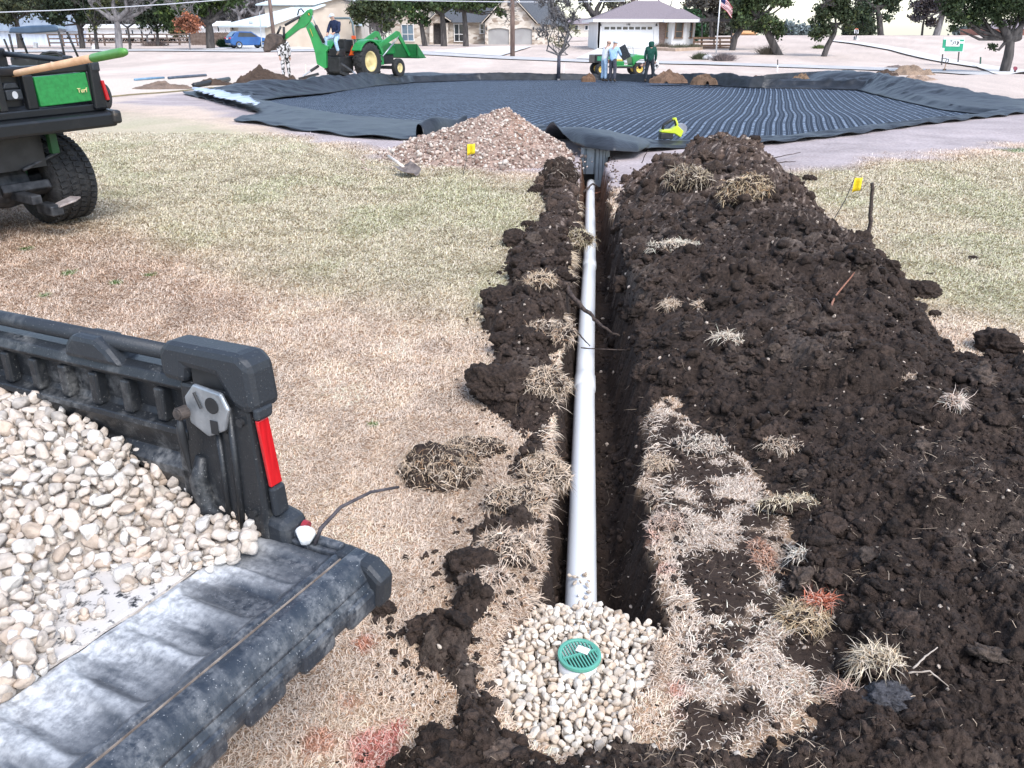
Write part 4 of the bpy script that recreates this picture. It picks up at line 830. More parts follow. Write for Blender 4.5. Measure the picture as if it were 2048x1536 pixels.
sod(1410, 900, .07, (.0, 0, 1), 'low pale turf mound at the top of the flat turf right of the trench', 50, 700, (.03, .055), (.60, .50, .41), (1.6, 1, .35), cov=.2)
# ------------------------------------------------------------------ sticks and roots
M_bark = mat('root_bark', (.035, .024, .02), (.10, .07, .055), rough=.85, scale=50, bump=.6, bscale=90); M_redroot = mat('red_root', (.20, .07, .035), (.36, .16, .09), rough=.7, scale=40)
def stick(name, pts, r0, r1, label, m_=None, cat='stick', n=7):
    pts = [Vector(p) for p in pts]; P = []; k = 5
    for i in range(len(pts) - 1):
        for j in range(k):
            t = j / k; P.append(pts[i].lerp(pts[i + 1], t) + Vector(((rnd.random() - .5), (rnd.random() - .5), (rnd.random() - .5))) * r0 * .7)
    P.append(pts[-1]); rs = [r0 + (r1 - r0) * i / (len(P) - 1) for i in range(len(P))]; rs = [r * (.85 + .3 * rnd.random()) for r in rs]
    m = MB(); m.tube(P, rs, n); return m.build(name, m_ or M_bark, smooth=True, label=label, cat=cat)
def on(px, py, dz=0., y=None):
    p = atz(px, py, 0); return Vector((p.x, p.y, gz(p.x, p.y) + dz))
stick('tree_root', [aty(1135, 575, 4.62), aty(1150, 600, 4.50), aty(1185, 632, 4.38), aty(1205, 655, 4.30), aty(1240, 672, 4.28)], .017, .006, 'thick dark root crossing over the white pipe', cat='root')
stick('tree_root', [aty(1128, 640, 4.35), aty(1160, 670, 4.15), aty(1180, 692, 4.06)], .005, .003, 'thin root reaching down to the pipe joint from the left', cat='root')
stick('tree_root', [aty(1162, 695, 4.02), aty(1195, 698, 4.02), aty(1255, 700, 4.05)], .004, .002, 'hair thin root lying level across the pipe joint', cat='root')
stick('tree_root', [aty(1170, 392, 10.2), aty(1195, 385, 10.1), aty(1230, 378, 10.2)], .012, .006, 'red brown root across the far end of the pipe', M_redroot, cat='root')
stick('tree_root', [aty(1165, 385, 10.0), aty(1185, 368, 10.1), aty(1215, 382, 10.2), aty(1228, 390, 10.3)], .015, .007, 'forked brown root above the red root at the far pipe end', cat='root')
stick('broken_stick', [on(1730, 492, -.03), aty(1738, 460, on(1730, 492).y), aty(1742, 420, on(1730, 492).y), aty(1744, 366, on(1730, 492).y)], .020, .014, 'broken wooden stick standing upright in the right lawn')
stick('twig', [on(1648, 695, .02), on(1655, 665, .02), on(1695, 615, .03)], .006, .005, 'red brown twig lying on the long heap at right', M_redroot, 'twig')
stick('twig', [on(1600, 665, .02), on(1618, 680, .03), on(1628, 698, .02)], .005, .003, 'short curved twig left of the red brown twig', None, 'twig')
stick('tree_root', [aty(1465, 285, 9.0), aty(1500, 318, 8.8), aty(1530, 352, 8.8)], .018, .010, 'long root running down the right side of the heap peak', cat='root')
stick('twig', [on(1525, 338, .10), on(1560, 322, .06), on(1600, 312, .05)], .010, .004, 'upper of two thin twigs reaching right from the heap onto bare ground', None, 'twig')
stick('twig', [on(1530, 338, .06), on(1570, 332, .05), on(1590, 331, .04)], .010, .004, 'lower of two thin twigs reaching right from the heap onto bare ground', None, 'twig')
stick('twig', [on(1283, 335, .05), aty(1290, 310, on(1283, 335).y), aty(1297, 300, on(1283, 335).y)], .007, .004, 'thin upright twig on bare ground between drain box and heap', None, 'twig')
stick('twig', [on(1808, 1400, .02), on(1830, 1385, .035), on(1850, 1378, .03)], .0026, .0015, 'pale forked root on the soil right of the grey stone', M_pale if False else mat('pale_root', (.30, .24, .19), (.48, .40, .33), rough=.8, scale=30), 'root')
stick('twig', [on(1800, 1408, .02), on(1840, 1408, .03), on(1880, 1428, .02)], .0026, .0015, 'longer pale root trailing to the right of the grey stone', MATS['pale_root'], 'root')
# ------------------------------------------------------------------ gravel pile by the liner
def make_pile():
    o = thing('gravel_pile', 'mound of pinkish gravel in front of the black liner', 'gravel pile', (-.35, 11.2, 0))
    def h(x, y):
        a = np.arctan2(y - 11.25, x + .1); d = np.hypot((x + .1 + .22 * (x < -.1) * 0) / np.where(x < -.1, 1.75, .98), (y - 11.25) / 1.25); d = d + .10 * (fbm(x, y, 1.6, 3, 501) - .5)
        return np.where(d < 1.1, (.64 * np.clip(1 - d, 0, 1) ** 1.05 + .05 * (fbm(x, y, 5, 4, 503) - .5) + bumps(x, y, .10, 505) * .35 + bumps(x, y, .045, 506) * .5) * sstep(1.05, .85, d) - .02 * (d > 1), -.05)
    xs = np.linspace(-2.2, 1.2, 330); ys = np.linspace(9.75, 12.7, 290); X, Y = np.meshgrid(xs, ys); x = X.ravel(); y = Y.ravel(); z = h(x, y)
    c = np.array([.31, .225, .185])[None] * (.65 + .7 * fbm(x, y, 4, 4, 507))[:, None]; k = (sstep(.0, .3, x + .15) * sstep(.05, .4, z) * .6 * fbm(x, y, 3, 2, 508))[:, None]; c = c * (1 - k) + k * np.array([.36, .18, .10])
    f = grid_faces(290, 330); f = f[(z[f] > -.03).any(1)]; u, inv = np.unique(f, return_inverse=True)
    npmesh('fines', np.stack([x[u] + .35, y[u] - 11.2, z[u]], -1), F4=inv.reshape(-1, 4), m=M_gravelpile, cols=c[u], parent=o)
    N = 5200; x = rng.uniform(-2.1, 1.1, N); y = rng.uniform(9.75, 12.0, N); z = h(x, y); z2 = h(x, y - .06); kp = ((z > .004)) | (rng.random(N) < .05); x, y, z = x[kp], y[kp], np.maximum(z[kp], 0); n = len(x)
    r = .013 + .018 * rng.random(n) ** 2 + .035 * rng.random(n) ** 9 * sstep(.45, .1, z); cc = np.array([.46, .36, .30])[None] * (.6 + .75 * rng.random(n))[:, None]; pk = rng.random(n)[:, None]; cc = np.where(pk < .22, np.array([.62, .55, .48]), cc); cc = np.where(pk > .86, np.array([.22, .14, .11]), cc)
    scatter('pebbles', np.stack([x + .35, y - 11.2, z + r * .35], -1), r, cc, M_stone, hi=False, parent=o, kind='stuff')
make_pile()
# ------------------------------------------------------------------ tools and markers on the lawn
M_wood = mat('pale_wood', (.42, .28, .17), (.60, .43, .29), rough=.6, scale=30, stretch=(1, 1, .12)); M_flag = mat('flag_yellow', (.80, .55, .01), (.88, .64, .02), rough=.6, scale=4); M_wire = mat('wire', (.05, .05, .05), rough=.5)
M_rustblade = mat('rusty_blade', (.11, .085, .075), (.26, .21, .18), rough=.6, scale=14, metal=.3, bump=.3)
b0 = on(815, 352, .03); he_ = atz(777, 312, .16); hd = (he_ - b0).normalized()
root = thing('shovel', 'rusty square shovel lying on green grass left of the gravel pile', 'shovel', b0)
def shovel_blade(mb, c, d, n, w, l):
    d = Vector(d).normalized(); s = d.cross(Vector(n)).normalized(); nn = s.cross(d).normalized(); V = []; F = []
    for i in range(9):
        t = i / 8; ww = w / 2 * (1 if t < .55 else math.cos((t - .55) / .45 * 1.25))
        for j in range(7):
            u = j / 3 - 1; V.append(Vector(c) + d * t * l + s * u * ww + nn * (.045 * u * u + .03 * t * t))
    for i in range(8):
        for j in range(6): a = i * 7 + j; F.append((a, a + 1, a + 8, a + 7))
    mb.add(V, F)
m = MB(); shovel_blade(m, b0 + Vector((-.07, .04, .07)), Vector((.55, -.62, -.28)), Vector((.25, -.4, .8)), .26, .32); so = m.build('blade', M_rustblade, root, world=True, smooth=True); q = so.modifiers.new('t', 'SOLIDIFY'); q.thickness = .004
m = MB(); m.tube([b0 + Vector((-.05, .02, .06)), b0.lerp(he_, .5) + Vector((0, 0, .02)), he_], [.022, .02, .018], 10); m.build('handle', mat('weathered_handle', (.62, .52, .44), (.76, .68, .60), rough=.6, scale=20), root, world=True, smooth=True)
def flag(px, py, base, label, w=.10):
    y = on(*base).y; p = aty(px, py, y); root = thing('marker_flag', label, 'marker flag', on(*base))
    m = MB(); m.tube([on(*base) - Vector((0, 0, .02)), (on(*base) + p) / 2 + Vector((.02, 0, 0)), p], .004, 5); m.build('wire', M_wire, root, world=True)
    m = MB(); V = []; F = []
    for i in range(6):
        for j in range(5): V.append(p + Vector((w * i / 5 - .0 * j, .02 * math.sin(i * 1.2), -.13 * j / 4 + .02 * i / 5 * (j / 4) + .012 * i / 5)))
    for i in range(5):
        for j in range(4): a = i * 5 + j; F.append((a, a + 5, a + 6, a + 1))
    m.add(V, F); o = m.build('flag', M_flag, root, world=True, smooth=True); q = o.modifiers.new('t', 'SOLIDIFY'); q.thickness = .002
flag(934, 289, (925, 352), 'yellow wire flag in front of the gravel pile', .095); flag(1709, 357, (1665, 440), 'yellow wire flag beside the broken stick on the right lawn', .07)
# cordless saw
sp = gh(1346, 290); root = thing('cordless_saw', 'lime green and black cordless saw lying on the liner edge', 'power tool', sp + Vector((-.04, 0, .09)), R(8)); root.scale = (.85, .85, .85)
M_lime = mat('lime_plastic', (.48, .58, .02), (.58, .68, .04), rough=.4, scale=4); M_tool = mat('tool_black', (.012, .013, .015), (.03, .03, .033), rough=.5, scale=9)
m = MB(); m.box((-.10, 0, .06), (.24, .14, .12)); m.build('battery', M_tool, root, bevel=.015)
m = MB(); m.prism([(-.22, -.08, .125), (.04, -.08, .10), (.16, -.08, .03), (.20, -.08, .14), (.08, -.08, .24), (-.02, -.08, .17), (-.20, -.08, .165)], (0, .15, 0)); m.build('body', M_lime, root, bevel=.012)
m = MB(); m.tube([(-.17, 0, .17), (-.16, 0, .25), (-.07, 0, .30), (.02, 0, .34), (.06, 0, .30), (.08, 0, .22)], .026, 10); hm = m.build('handle', M_tool, root, smooth=True)
m = MB(); m.tube([(.0, 0, .335), (.045, 0, .35), (.09, 0, .25), (.10, 0, .20)], .028, 10); m.build('handle_trim', M_lime, root, smooth=True)
m = MB(); m.cyl((.17, -.06, .17), (.17, .05, .17), .10, 22); m.build('blade_guard', mat('grey_guard', (.20, .21, .24), (.32, .33, .36), rough=.4, scale=6), root, bevel=.008)
# ------------------------------------------------------------------ utility cart standing at the left
G_R = Matrix.Rotation(1.0499, 3, 'Z') @ Matrix.Rotation(.0421, 3, 'X') @ Matrix.Rotation(-.0129, 3, 'Y'); G_T = Vector((-3.793, 6.491, .1555))
M_axle = mat('dirty_steel', (.022, .024, .028), (.085, .085, .09), rough=.6, scale=14, metal=.4); M_dgreen = mat('green_panel', (.010, .17, .035), (.016, .23, .05), rough=.38, scale=40, spec=.5)
M_cartbl = plastic('box_plastic', .22, 5, base=(.008, .0095, .012), rough=.36, thr=(.58, .85), dcol=(.26, .22, .19)); M_badge = mat('badge_grey', (.42, .43, .45), (.55, .56, .58), rough=.4); M_black = mat('flat_black', (.004, .004, .005), rough=.8)
cart = thing('utility_cart', 'green and black utility cart seen from its rear corner at the left edge', 'utility cart', G_T, rot=G_R.to_euler())
def knob_tyre(name, c, r, w, parent, mt=M_tyre, rimm=None, rr=.42, treads=0):
    m = MB(); m.ring(c, (1, 0, 0), [(r * rr, -w * .42), (r * .72, -w * .5), (r * .93, -w * .46), (r, -w * .36), (r * 1.005, 0), (r, w * .36), (r * .93, w * .46), (r * .72, w * .5), (r * rr, w * .42)], 56); o = m.build('tyre', mt, parent, smooth=True)
    return o
def wheel(parent, c, r, w, rimm, rr=.45, lugs=0, chev=False, world=False):
    t = bpy.data.objects.new('wheel', None); COL.objects.link(t); t.parent = parent; t.location = c; t.empty_display_size = .1
    o = knob_tyre('tyre', (0, 0, 0), r, w, t, rr=rr)
    if lugs:
        m = MB()
        for k in range(lugs):
            a = 2 * math.pi * k / lugs
            for s in (-1, 1):
                a2 = a + (0 if s < 0 else math.pi / lugs)
                if chev:
                    p = [Vector((s * w * .02, math.cos(a2) * r * 1.01, math.sin(a2) * r * 1.01)), Vector((s * w * .46, math.cos(a2 + .16) * r * .985, math.sin(a2 + .16) * r * .985))]
                    m.bar(p[0], p[1], .05, .055, up=(0, math.cos(a2), math.sin(a2)))
                else:
                    for q in (.10, .33): m.bar(Vector((s * w * (q - .07), math.cos(a2 + q * .3) * r, math.sin(a2 + q * .3) * r)), Vector((s * w * (q + .06), math.cos(a2 + q * .3 + .03) * r, math.sin(a2 + q * .3 + .03) * r)), .032, .022, up=(0, math.cos(a2), math.sin(a2)))
        m.build('tread', M_tyre, t)
    m = MB(); m.ring((0, 0, 0), (1, 0, 0), [(r * .05, -w * .1), (r * .30, -w * .12), (r * rr * .9, -w * .34), (r * rr * 1.02, -w * .42), (r * rr * 1.0, w * .42), (r * rr * .86, w * .30), (r * .30, w * .12), (r * .20, w * .2), (r * .02, w * .2)], 40); m.build('rim', rimm, t, smooth=True)
    return t
for x, y, r in ((0, 0, .33), (-.84, 0, .33), (.02, 1.95, .30), (-.86, 1.95, .30)): wheel(cart, (x, y, r), r, .38, M_yellow if y > 1 else M_dark, .42, lugs=44)
m = MB(); bx(m, -1.06, .23, -.47, .70, .80, .86); m.build('box_floor', M_cartbl, cart)
# tailgate frame with two green panels and a latch recess
m = MB(); bx(m, -1.08, -.56 + .0, -.52, -.46, .88, .95); 
m = MB()
for a in ((-1.10, .27, .885, .945), (-1.10, .25, 1.175, 1.235)): m.prism([(a[0], -.50, a[2]), (a[1], -.50, a[2]), (a[1] - .02, -.50, a[3]), (a[0] + .02, -.50, a[3])], (0, .055, 0))
for x0, x1 in ((-1.10, -.98), (-.55, -.49), (-.345, -.265), (.145, .26)): bx(m, x0, x1, -.50, -.45, .94, 1.18)
bx(m, -.50, -.34, -.44, -.40, .93, 1.19); tg = m.build('tailgate', M_cartbl, cart, bevel=.012)
for x0, x1 in ((-.262, .143), (-.98, -.553)):
    m = MB(); m.prism([(x0, -.515, .958), (x1, -.515, .968), (x1, -.50, 1.172), (x0, -.50, 1.16)], (0, .05, 0)); gp = m.build('green_panel', M_dgreen, tg, bevel=.006)
    if x0 > -.5:
        tx = bpy.data.curves.new('lettering', 'FONT'); tx.body = 'Turf'; tx.size = .046; tx.extrude = .002; to = bpy.data.objects.new('lettering', tx); COL.objects.link(to); to.parent = tg
        to.location = (.036, -.516, 1.034); to.rotation_euler = (math.pi / 2, 0, .02); tx.materials.append(mat('cream_letters', (.75, .62, .30), (.82, .70, .40), rough=.5))
        dg = bpy.context.evaluated_depsgraph_get(); me = bpy.data.meshes.new_from_object(to.evaluated_get(dg)); bpy.data.objects.remove(to); to = bpy.data.objects.new('lettering', me); COL.objects.link(to); to.parent = tg; to.location = (.036, -.518, 1.034); to.rotation_euler = (math.pi / 2, 0, .02)
m = MB(); bx(m, -.478, -.362, -.49, -.43, 1.015, 1.085); m.prism([(-.48, -.47, 1.09), (-.36, -.47, 1.09), (-.38, -.47, 1.13), (-.46, -.47, 1.13)], (0, .05, 0)); m.build('latch_handle', M_cap, tg, bevel=.008)
m = MB(); m.prism([(-.418 + .02 * math.cos(a) , -.493, 1.05 + .026 * math.sin(a)) for a in np.linspace(0, 6.283, 14, endpoint=False)], (0, .004, 0)); m.build('badge', M_badge, tg)
m = MB(); m.prism([(-.50, -.465, .945), (-.34, -.465, .945), (-.36, -.42, .985), (-.48, -.42, .985)], (0, .02, 0)); m.build('recess_lip', M_cartbl, tg)
m = MB(); m.prism([(-1.13, -.60, .80), (.29, -.60, .815), (.285, -.585, .885), (.25, -.50, .90), (-1.10, -.50, .89), (-1.13, -.58, .87)], (0, .10, 0)) if False else bx(m, -1.13, .27, -.60, -.44, .775, .885); m.build('rear_bumper', M_cartbl, cart, bevel=.022)
m = MB(); m.prism([(.20, -.62, .80), (.29, -.60, .80), (.30, -.40, .82), (.30, -.40, .895), (.28, -.60, .895), (.20, -.62, .895)], (0, 0, 0.0)) if False else bx(m, .225, .305, -.615, -.38, .795, .895); m.build('bumper_end', plastic('muddy_plastic', .9, 9, base=(.02, .02, .02), dcol=(.25, .20, .16)), cart, bevel=.02)
m = MB(); m.prism([(.15, -.53, .90), (.262, -.53, .90), (.235, -.53, 1.245), (.165, -.53, 1.245)], (0, .12, 0)); pst = m.build('corner_post', M_cartbl, cart, bevel=.016)
m = MB(); m.prism([(.232, -.545, 1.11), (.262, -.53, 1.11), (.285, -.53, .965), (.25, -.545, .965)], (0, .05, 0)); m.build('tail_light', M_red, cart, bevel=.004)
m = MB(); bx(m, .175, .25, -.54, -.36, 1.17, 1.255); m.build('post_cap', M_cap, cart, bevel=.02)
for x0, x1 in ((.19, .25), (-1.10, -1.04)):
    m = MB(); bx(m, x0, x1, -.42, .68, .85, 1.15); m.build('box_side', M_cartbl, cart, bevel=.015)
for x in (.21, -1.07):
    m = MB(); m.tube([(x, -.40, 1.235), (x, .68, 1.235)], .022, 10); m.build('side_rail', M_cap, cart, smooth=True)
m = MB(); bx(m, -1.08, .22, .64, .70, .85, 1.28); m.build('box_front', M_cartbl, cart, bevel=.015)
m = MB(); bx(m, .155, .20, -.30, -.22, 1.22, 1.275); m.build('rail_clamp', M_cap, cart, bevel=.01)
# green frame members, axle and hitch below
for q_ in ((-.19, -.13, -.40, -.35, .60, .80), (-.30, -.22, -.05, .05, .30, .80)): m = MB(); bx(m, *q_); m.build('suspension_bracket', mat('shaded_green', (.006, .045, .014), (.012, .075, .022), rough=.5, scale=6), cart, bevel=.006)  # bracket green darkened so its colour carries the shade under the box
m = MB(); bx(m, -.82, -.20, -.30, 1.9, .50, .80); bx(m, -1.0, .2, .05, .9, .60, .80); m.build('frame', M_dark, cart)  # frame with dark mass added to block light under the cart
m = MB(); bx(m, -.84, .0, -.06, .06, .28, .40); m.ring((-.42, 0, .34), (1, 0, 0), [(.02, -.2), (.15, -.15), (.17, 0), (.15, .15), (.02, .2)], 20); m.build('axle', M_axle, cart, bevel=.01)
m = MB(); m.prism([(-.50, -.10, .24), (-.18, -.16, .26), (-.16, -.26, .30), (-.20, -.30, .34), (-.52, -.2, .33)], (0, .03, .06)); bx(m, -.46, -.38, -.45, -.05, .26, .33); m.build('control_arm', M_axle, cart, bevel=.01)
m = MB(); m.tube([(-.40, -.32, .50), (-.10, -.26, .57), (-.07, -.25, .575)], .014, 8); m.build('strut', M_axle, cart, smooth=True)
m = MB(); m.prism([(-.30, -.42, .22), (-.14, -.42, .26), (-.12, -.52, .265), (-.18, -.55, .255), (-.30, -.52, .225)], (0, 0, .014)); m.build('tow_plate', mat('worn_plate', (.30, .24, .22), (.46, .40, .37), rough=.6, scale=20, metal=.3), cart, bevel=.003)
m = MB(); bx(m, -.36, -.26, -.50, -.30, .16, .24); m.build('hitch', M_axle, cart, bevel=.012)
m = MB(); bx(m, -.92, .08, 1.0, 2.6, .45, .95); m.prism([(-.92, 2.0, .95), (-.92, 2.7, .85), (-.92, 2.6, .95), (-.92, 2.1, 1.05)], (1.0, 0, 0)); m.build('front_body', M_green, cart, bevel=.05)
m = MB(); bx(m, -.85, .0, 1.0, 1.2, .95, 1.25); bx(m, -.85, .0, 1.0, 1.5, .9, .99); m.build('seat', M_blackpl, cart, bevel=.04)
# long handled tool
hA = G_R @ Vector((-.62, -.50, 1.262)) + G_T; hB = aty(252, 103, 4.72); hA = aty(0, 153, 6.1)
dirh = (hB - hA); root = thing('long_handle_tool', 'long wooden tool handle with a green grip sticking out over the cart tailgate', 'hand tool', hA)
m = MB(); m.tube([hA - dirh * .55, hA, hA + dirh * .79], [.021, .021, .023], 14); m.build('shaft', mat('ash_wood', (.52, .30, .17), (.68, .44, .27), rough=.45, scale=9, stretch=(1, 1, 1)), root, world=True, smooth=True)
m = MB(); m.tube([hA + dirh * .785, hA + dirh * .80, hA + dirh * .97, hA + dirh * .993, hA + dirh * 1.0], [.0235, .0255, .0255, .02, .006], 16); m.build('grip', mat('grip_green', (.07, .24, .045), (.10, .30, .06), rough=.45, scale=9), root, world=True, smooth=True)
m = MB(); q = hA - dirh * .55; m.box(q - dirh * .06, (.22, .22, .02)); m.build('blade', M_rustblade, root, world=True)

# ------------------------------------------------------------------ canopied cart farther back
cb = gh(85, 168); yb = 17.; 
def a17(px, py, y=17.): return aty(px, py, y)
z0 = float(zg(-10, 17)); cc = Vector((a17(85, 120).x, 17., z0)); can = thing('utility_cart', 'second cart with a dark blue canopy standing behind the near left cart', 'utility cart', cc)
M_canopy = mat('canopy_blue', (.035, .065, .11), (.06, .10, .16), rough=.35, scale=3)
P = [a17(16, 66), a17(20, 55), a17(60, 51), a17(110, 49.5), a17(117, 56), a17(116, 63), a17(60, 67)]
m = MB(); m.prism(P, (aty(134, 64, 18.1).x - aty(117, 62, 17).x, 1.1, -.02)); m.build('canopy', M_canopy, can, world=True, bevel=.03)
for a, b in (((18, 68), (30, 118)), ((117, 62), (131, 118))):
    m = MB(); m.tube([a17(*a), a17(*b)], .022, 8); m.build('canopy_post', M_dark, can, world=True, smooth=True)
for a, b in (((39, 66, 18.1), (58, 116, 18.1)), ((134, 64, 18.1), (158, 118, 18.1))):
    m = MB(); m.tube([aty(*a), aty(*b)], .024, 8); m.tube([aty(a[0] + 3.2, a[1] + 9, 18.1), aty(a[0] + 4.2, a[1] + 13, 18.1)], .04, 8); m.build('canopy_post', M_dark, can, world=True, smooth=True)
m = MB(); b1 = a17(20, 118); b2 = aty(158, 118, 18.4); m.box(((b1.x + b2.x) / 2, 17.6, z0 + .70), (b2.x - b1.x + .25, 1.6, .5)); m.build('body', M_green, can, world=True, bevel=.06)
m = MB(); m.box(((b1.x + b2.x) / 2 - .1, 17.3, z0 + 1.06), (b2.x - b1.x - .1, .5, .22)); m.build('seat', M_blackpl, can, world=True, bevel=.05)
for dx in (-.55, .30):
    for dy in (.2, 1.5): m = MB(); m.ring((cc.x + dx - .1, cc.y + dy, z0 + .3), (1, 0, 0), [(.12, 0), (.27, .02), (.30, .08), (.27, .2), (.12, .22)], 24); m.build('wheel', M_tyre, can, world=True, smooth=True)
hp = thing('hose_coil', 'heap of black hoses lying across the seat of the canopied cart', 'hose', (cc.x + .25, 17.1, z0 + 1.15))
m = MB()
for k in range(8):
    a = a17(72 + k * 3, 117 - k * .5, 16.95 + .03 * k); b = a17(100 + k * 4, 104 + (k * 5) % 9, 16.95 + .03 * k); c = a17(128, 113 + (k * 3) % 5, 17.0); m.tube([a, a.lerp(b, .5) + Vector((0, 0, .03)), b, b.lerp(c, .5) + Vector((0, 0, .04)), c], .024, 7)
m.build('hose', M_cable, hp, world=True, smooth=True)
m = MB(); m.tube([a17(8, 78), a17(22, 112)], .02, 8); pl = thing('leaning_pole', 'thin dark pole leaning left of the canopied cart', 'pole', a17(22, 112)); m.build('pole', M_dark, pl, world=True)

# ------------------------------------------------------------------ tractor with loader and backhoe
HD = R(28); ax = aty(735, 121, 36.0); rwc = Vector((ax.x, ax.y, 0)); fw = Vector((math.sin(HD), math.cos(HD), 0)); rt = Vector((math.cos(HD), -math.sin(HD), 0)); org = rwc - rt * .82; TZ = float(zg(org.x, org.y)) - .02; org.z = TZ
tr = thing('tractor', 'green tractor with front loader and raised backhoe at the rim of the excavation', 'tractor', org, -HD)
M_rimy = mat('rim_yellow', (.62, .47, .20), (.74, .60, .30), rough=.5, scale=5)
wheel(tr, (.82, 0, .74), .74, .46, M_rimy, .56, lugs=20, chev=True); wheel(tr, (-.82, 0, .74), .74, .46, M_rimy, .56, lugs=20, chev=True)
wheel(tr, (.80, 2.25, .40), .40, .24, M_rimy, .5); wheel(tr, (-.80, 2.25, .40), .40, .24, M_rimy, .5)
m = MB(); m.prism([(-.32, .75, .95), (-.32, 2.75, .95), (-.32, 2.8, 1.35), (-.32, 2.0, 1.55), (-.32, .75, 1.62)], (.64, 0, 0)); hd_ = m.build('hood', M_green, tr, bevel=.06)
m = MB(); bx(m, -.25, .25, -.3, 2.7, .55, .95); m.build('chassis', M_dark, tr, bevel=.03)
m = MB(); bx(m, -.8, .8, 2.17, 2.33, .34, .48); m.build('front_axle', M_dark, tr, bevel=.02)
for s in (1, -1):
    m = MB(); pr = [(s * .58, .88 * math.cos(a), .74 + .86 * math.sin(a)) for a in np.linspace(.35, 2.6, 14)]; m.prism(pr + [(s * .58, .80 * math.cos(a), .74 + .79 * math.sin(a)) for a in np.linspace(2.6, .35, 14)], (s * .48, 0, 0)); m.build('fender', M_green, tr, bevel=.02)
m = MB(); m.tube([(-.52, -.35, .9), (-.52, -.45, 2.25), (-.42, -.47, 2.42), (.42, -.47, 2.42), (.52, -.45, 2.25), (.52, -.35, .9)], .045, 10); m.build('roll_bar', mat('roll_bar_grey', (.10, .14, .15), (.15, .19, .20), rough=.45, scale=6), tr, smooth=True)
m = MB(); bx(m, .46, .64, -.52, -.44, 1.62, 1.75); m.build('warning_light', mat('amber_red', (.75, .09, .02), (.85, .14, .03), rough=.35), tr, bevel=.01)
m = MB(); m.prism([(.36, -.62, 1.00), (.72, -.62, 1.00), (.54, -.62, 1.33)], (0, .012, 0)); sm = m.build('warning_triangle', mat('orange_triangle', (.85, .11, .015), (.92, .16, .02), rough=.5), tr)
m = MB(); m.prism([(.30, -.605, .97), (.78, -.605, .97), (.56, -.605, 1.38), (.52, -.605, 1.38)], (0, .01, 0)); m.build('triangle_border', mat('border_red', (.25, .02, .02), rough=.5), sm)
m = MB(); bx(m, -.25, .25, -.15, .3, 1.05, 1.2); bx(m, -.25, .25, -.25, -.15, 1.1, 1.6); m.build('seat', M_blackpl, tr, bevel=.04)
m = MB(); m.ring((0, .62, 1.5), (0, .5, .85), [(.19, 0), (.205, .01), (.19, .02)], 24); m.tube([(0, .75, 1.2), (0, .62, 1.5)], .02, 6); m.build('steering_wheel', M_dark, tr)
for s in (1, -1):
    x = s * .55; m = MB(); m.prism([(x, 1.05, .55), (x, 1.45, .55), (x, 1.45, 1.45), (x, 1.2, 1.5)], (s * .06, 0, 0)); m.build('loader_post', M_green, tr, bevel=.01)
    m = MB(); m.prism([(x, 1.15, 1.40), (x, 2.55, 1.93), (x, 2.75, 1.90), (x, 3.52, .92), (x, 3.40, .84), (x, 2.62, 1.70), (x, 1.2, 1.24)], (s * .08, 0, 0)); m.build('loader_arm', M_green, tr, bevel=.01)
    m = MB(); m.tube([(x + s * .12, 1.3, .9), (x + s * .12, 2.2, 1.45)], .035, 8); m.tube([(x + s * .12, 2.2, 1.45), (x + s * .12, 2.6, 1.72)], .02, 8); m.build('lift_cylinder', M_steel, tr, smooth=True)
m = MB(); prf = [(3.50, .80), (3.50, 1.38), (3.56, 1.38), (3.58, .92), (3.75, .80), (4.25, .80), (4.25, .76), (3.6, .76)]; m.prism([(-1.0, y, z) for y, z in prf], (2.0, 0, 0))
for x in (-1.0, .97): m.prism([(x, 3.5, .77), (x, 4.2, .78), (x, 4.15, .85), (x, 3.56, 1.38), (x, 3.5, 1.38)], (.03, 0, 0))
m.build('loader_bucket', mat('bucket_green', (.010, .13, .032), (.016, .17, .045), rough=.5, scale=5), tr)
m = MB(); bx(m, -.32, .32, -1.25, -.35, .35, .95); bx(m, -.28, .28, -1.15, -.75, .95, 1.25); bx(m, -.3, .3, -1.0, -.3, .28, .36); m.build('backhoe_frame', M_dark, tr, bevel=.03)
m = MB(); bx(m, -.16, .2, -.72, -.55, 1.15, 1.62); 
for k in range(4): m.tube([(-.12 + k * .08, -.85, 1.2), (-.14 + k * .09, -.98, 1.62)], .012, 6)
m.build('control_levers', M_dark, tr)
def cp(x, y, d=34.6): return aty(520 + x / 9.6, 10 + y / 9.6, d)
def slab(name, pts, d0, th, mt, bev=.015, par=tr):
    m = MB(); m.prism([cp(x, y, d0) for x, y in pts], (0, th, 0)); return m.build(name, mt, par, world=True, bevel=bev)
slab('boom', [(880, 430), (960, 320), (1100, 500), (1190, 740), (1300, 790), (1310, 850), (1270, 900), (1275, 1210), (1240, 1220), (1090, 1130), (1050, 900), (970, 650)], 34.5, .30, M_green)
m = MB(); m.bar(cp(960, 455, 34.48), cp(1015, 605, 34.48), .05, .01); m.build('boom_stripe', M_yellow, tr, world=True)
slab('dipper_arm', [(1000, 90), (1000, 200), (950, 330), (860, 430), (760, 460), (490, 665), (400, 650), (480, 555), (720, 330), (745, 265), (800, 200), (900, 100), (975, 70)], 34.58, .22, M_green)
m = MB(); m.prism([cp(940 + 26 * math.cos(a), 175 + 32 * math.sin(a), 34.57) for a in np.linspace(0, 6.28, 16, endpoint=False)], (0, .012, 0)); em = m.build('round_emblem', M_black, tr, world=True)
m = MB(); m.prism([cp(*p, 34.555) for p in ((925, 160), (950, 155), (938, 175), (962, 190), (940, 200), (930, 182))], (0, .01, 0)); m.build('emblem_mark', M_yellow, em) if False else m.build('emblem_mark', M_yellow, tr, world=True)
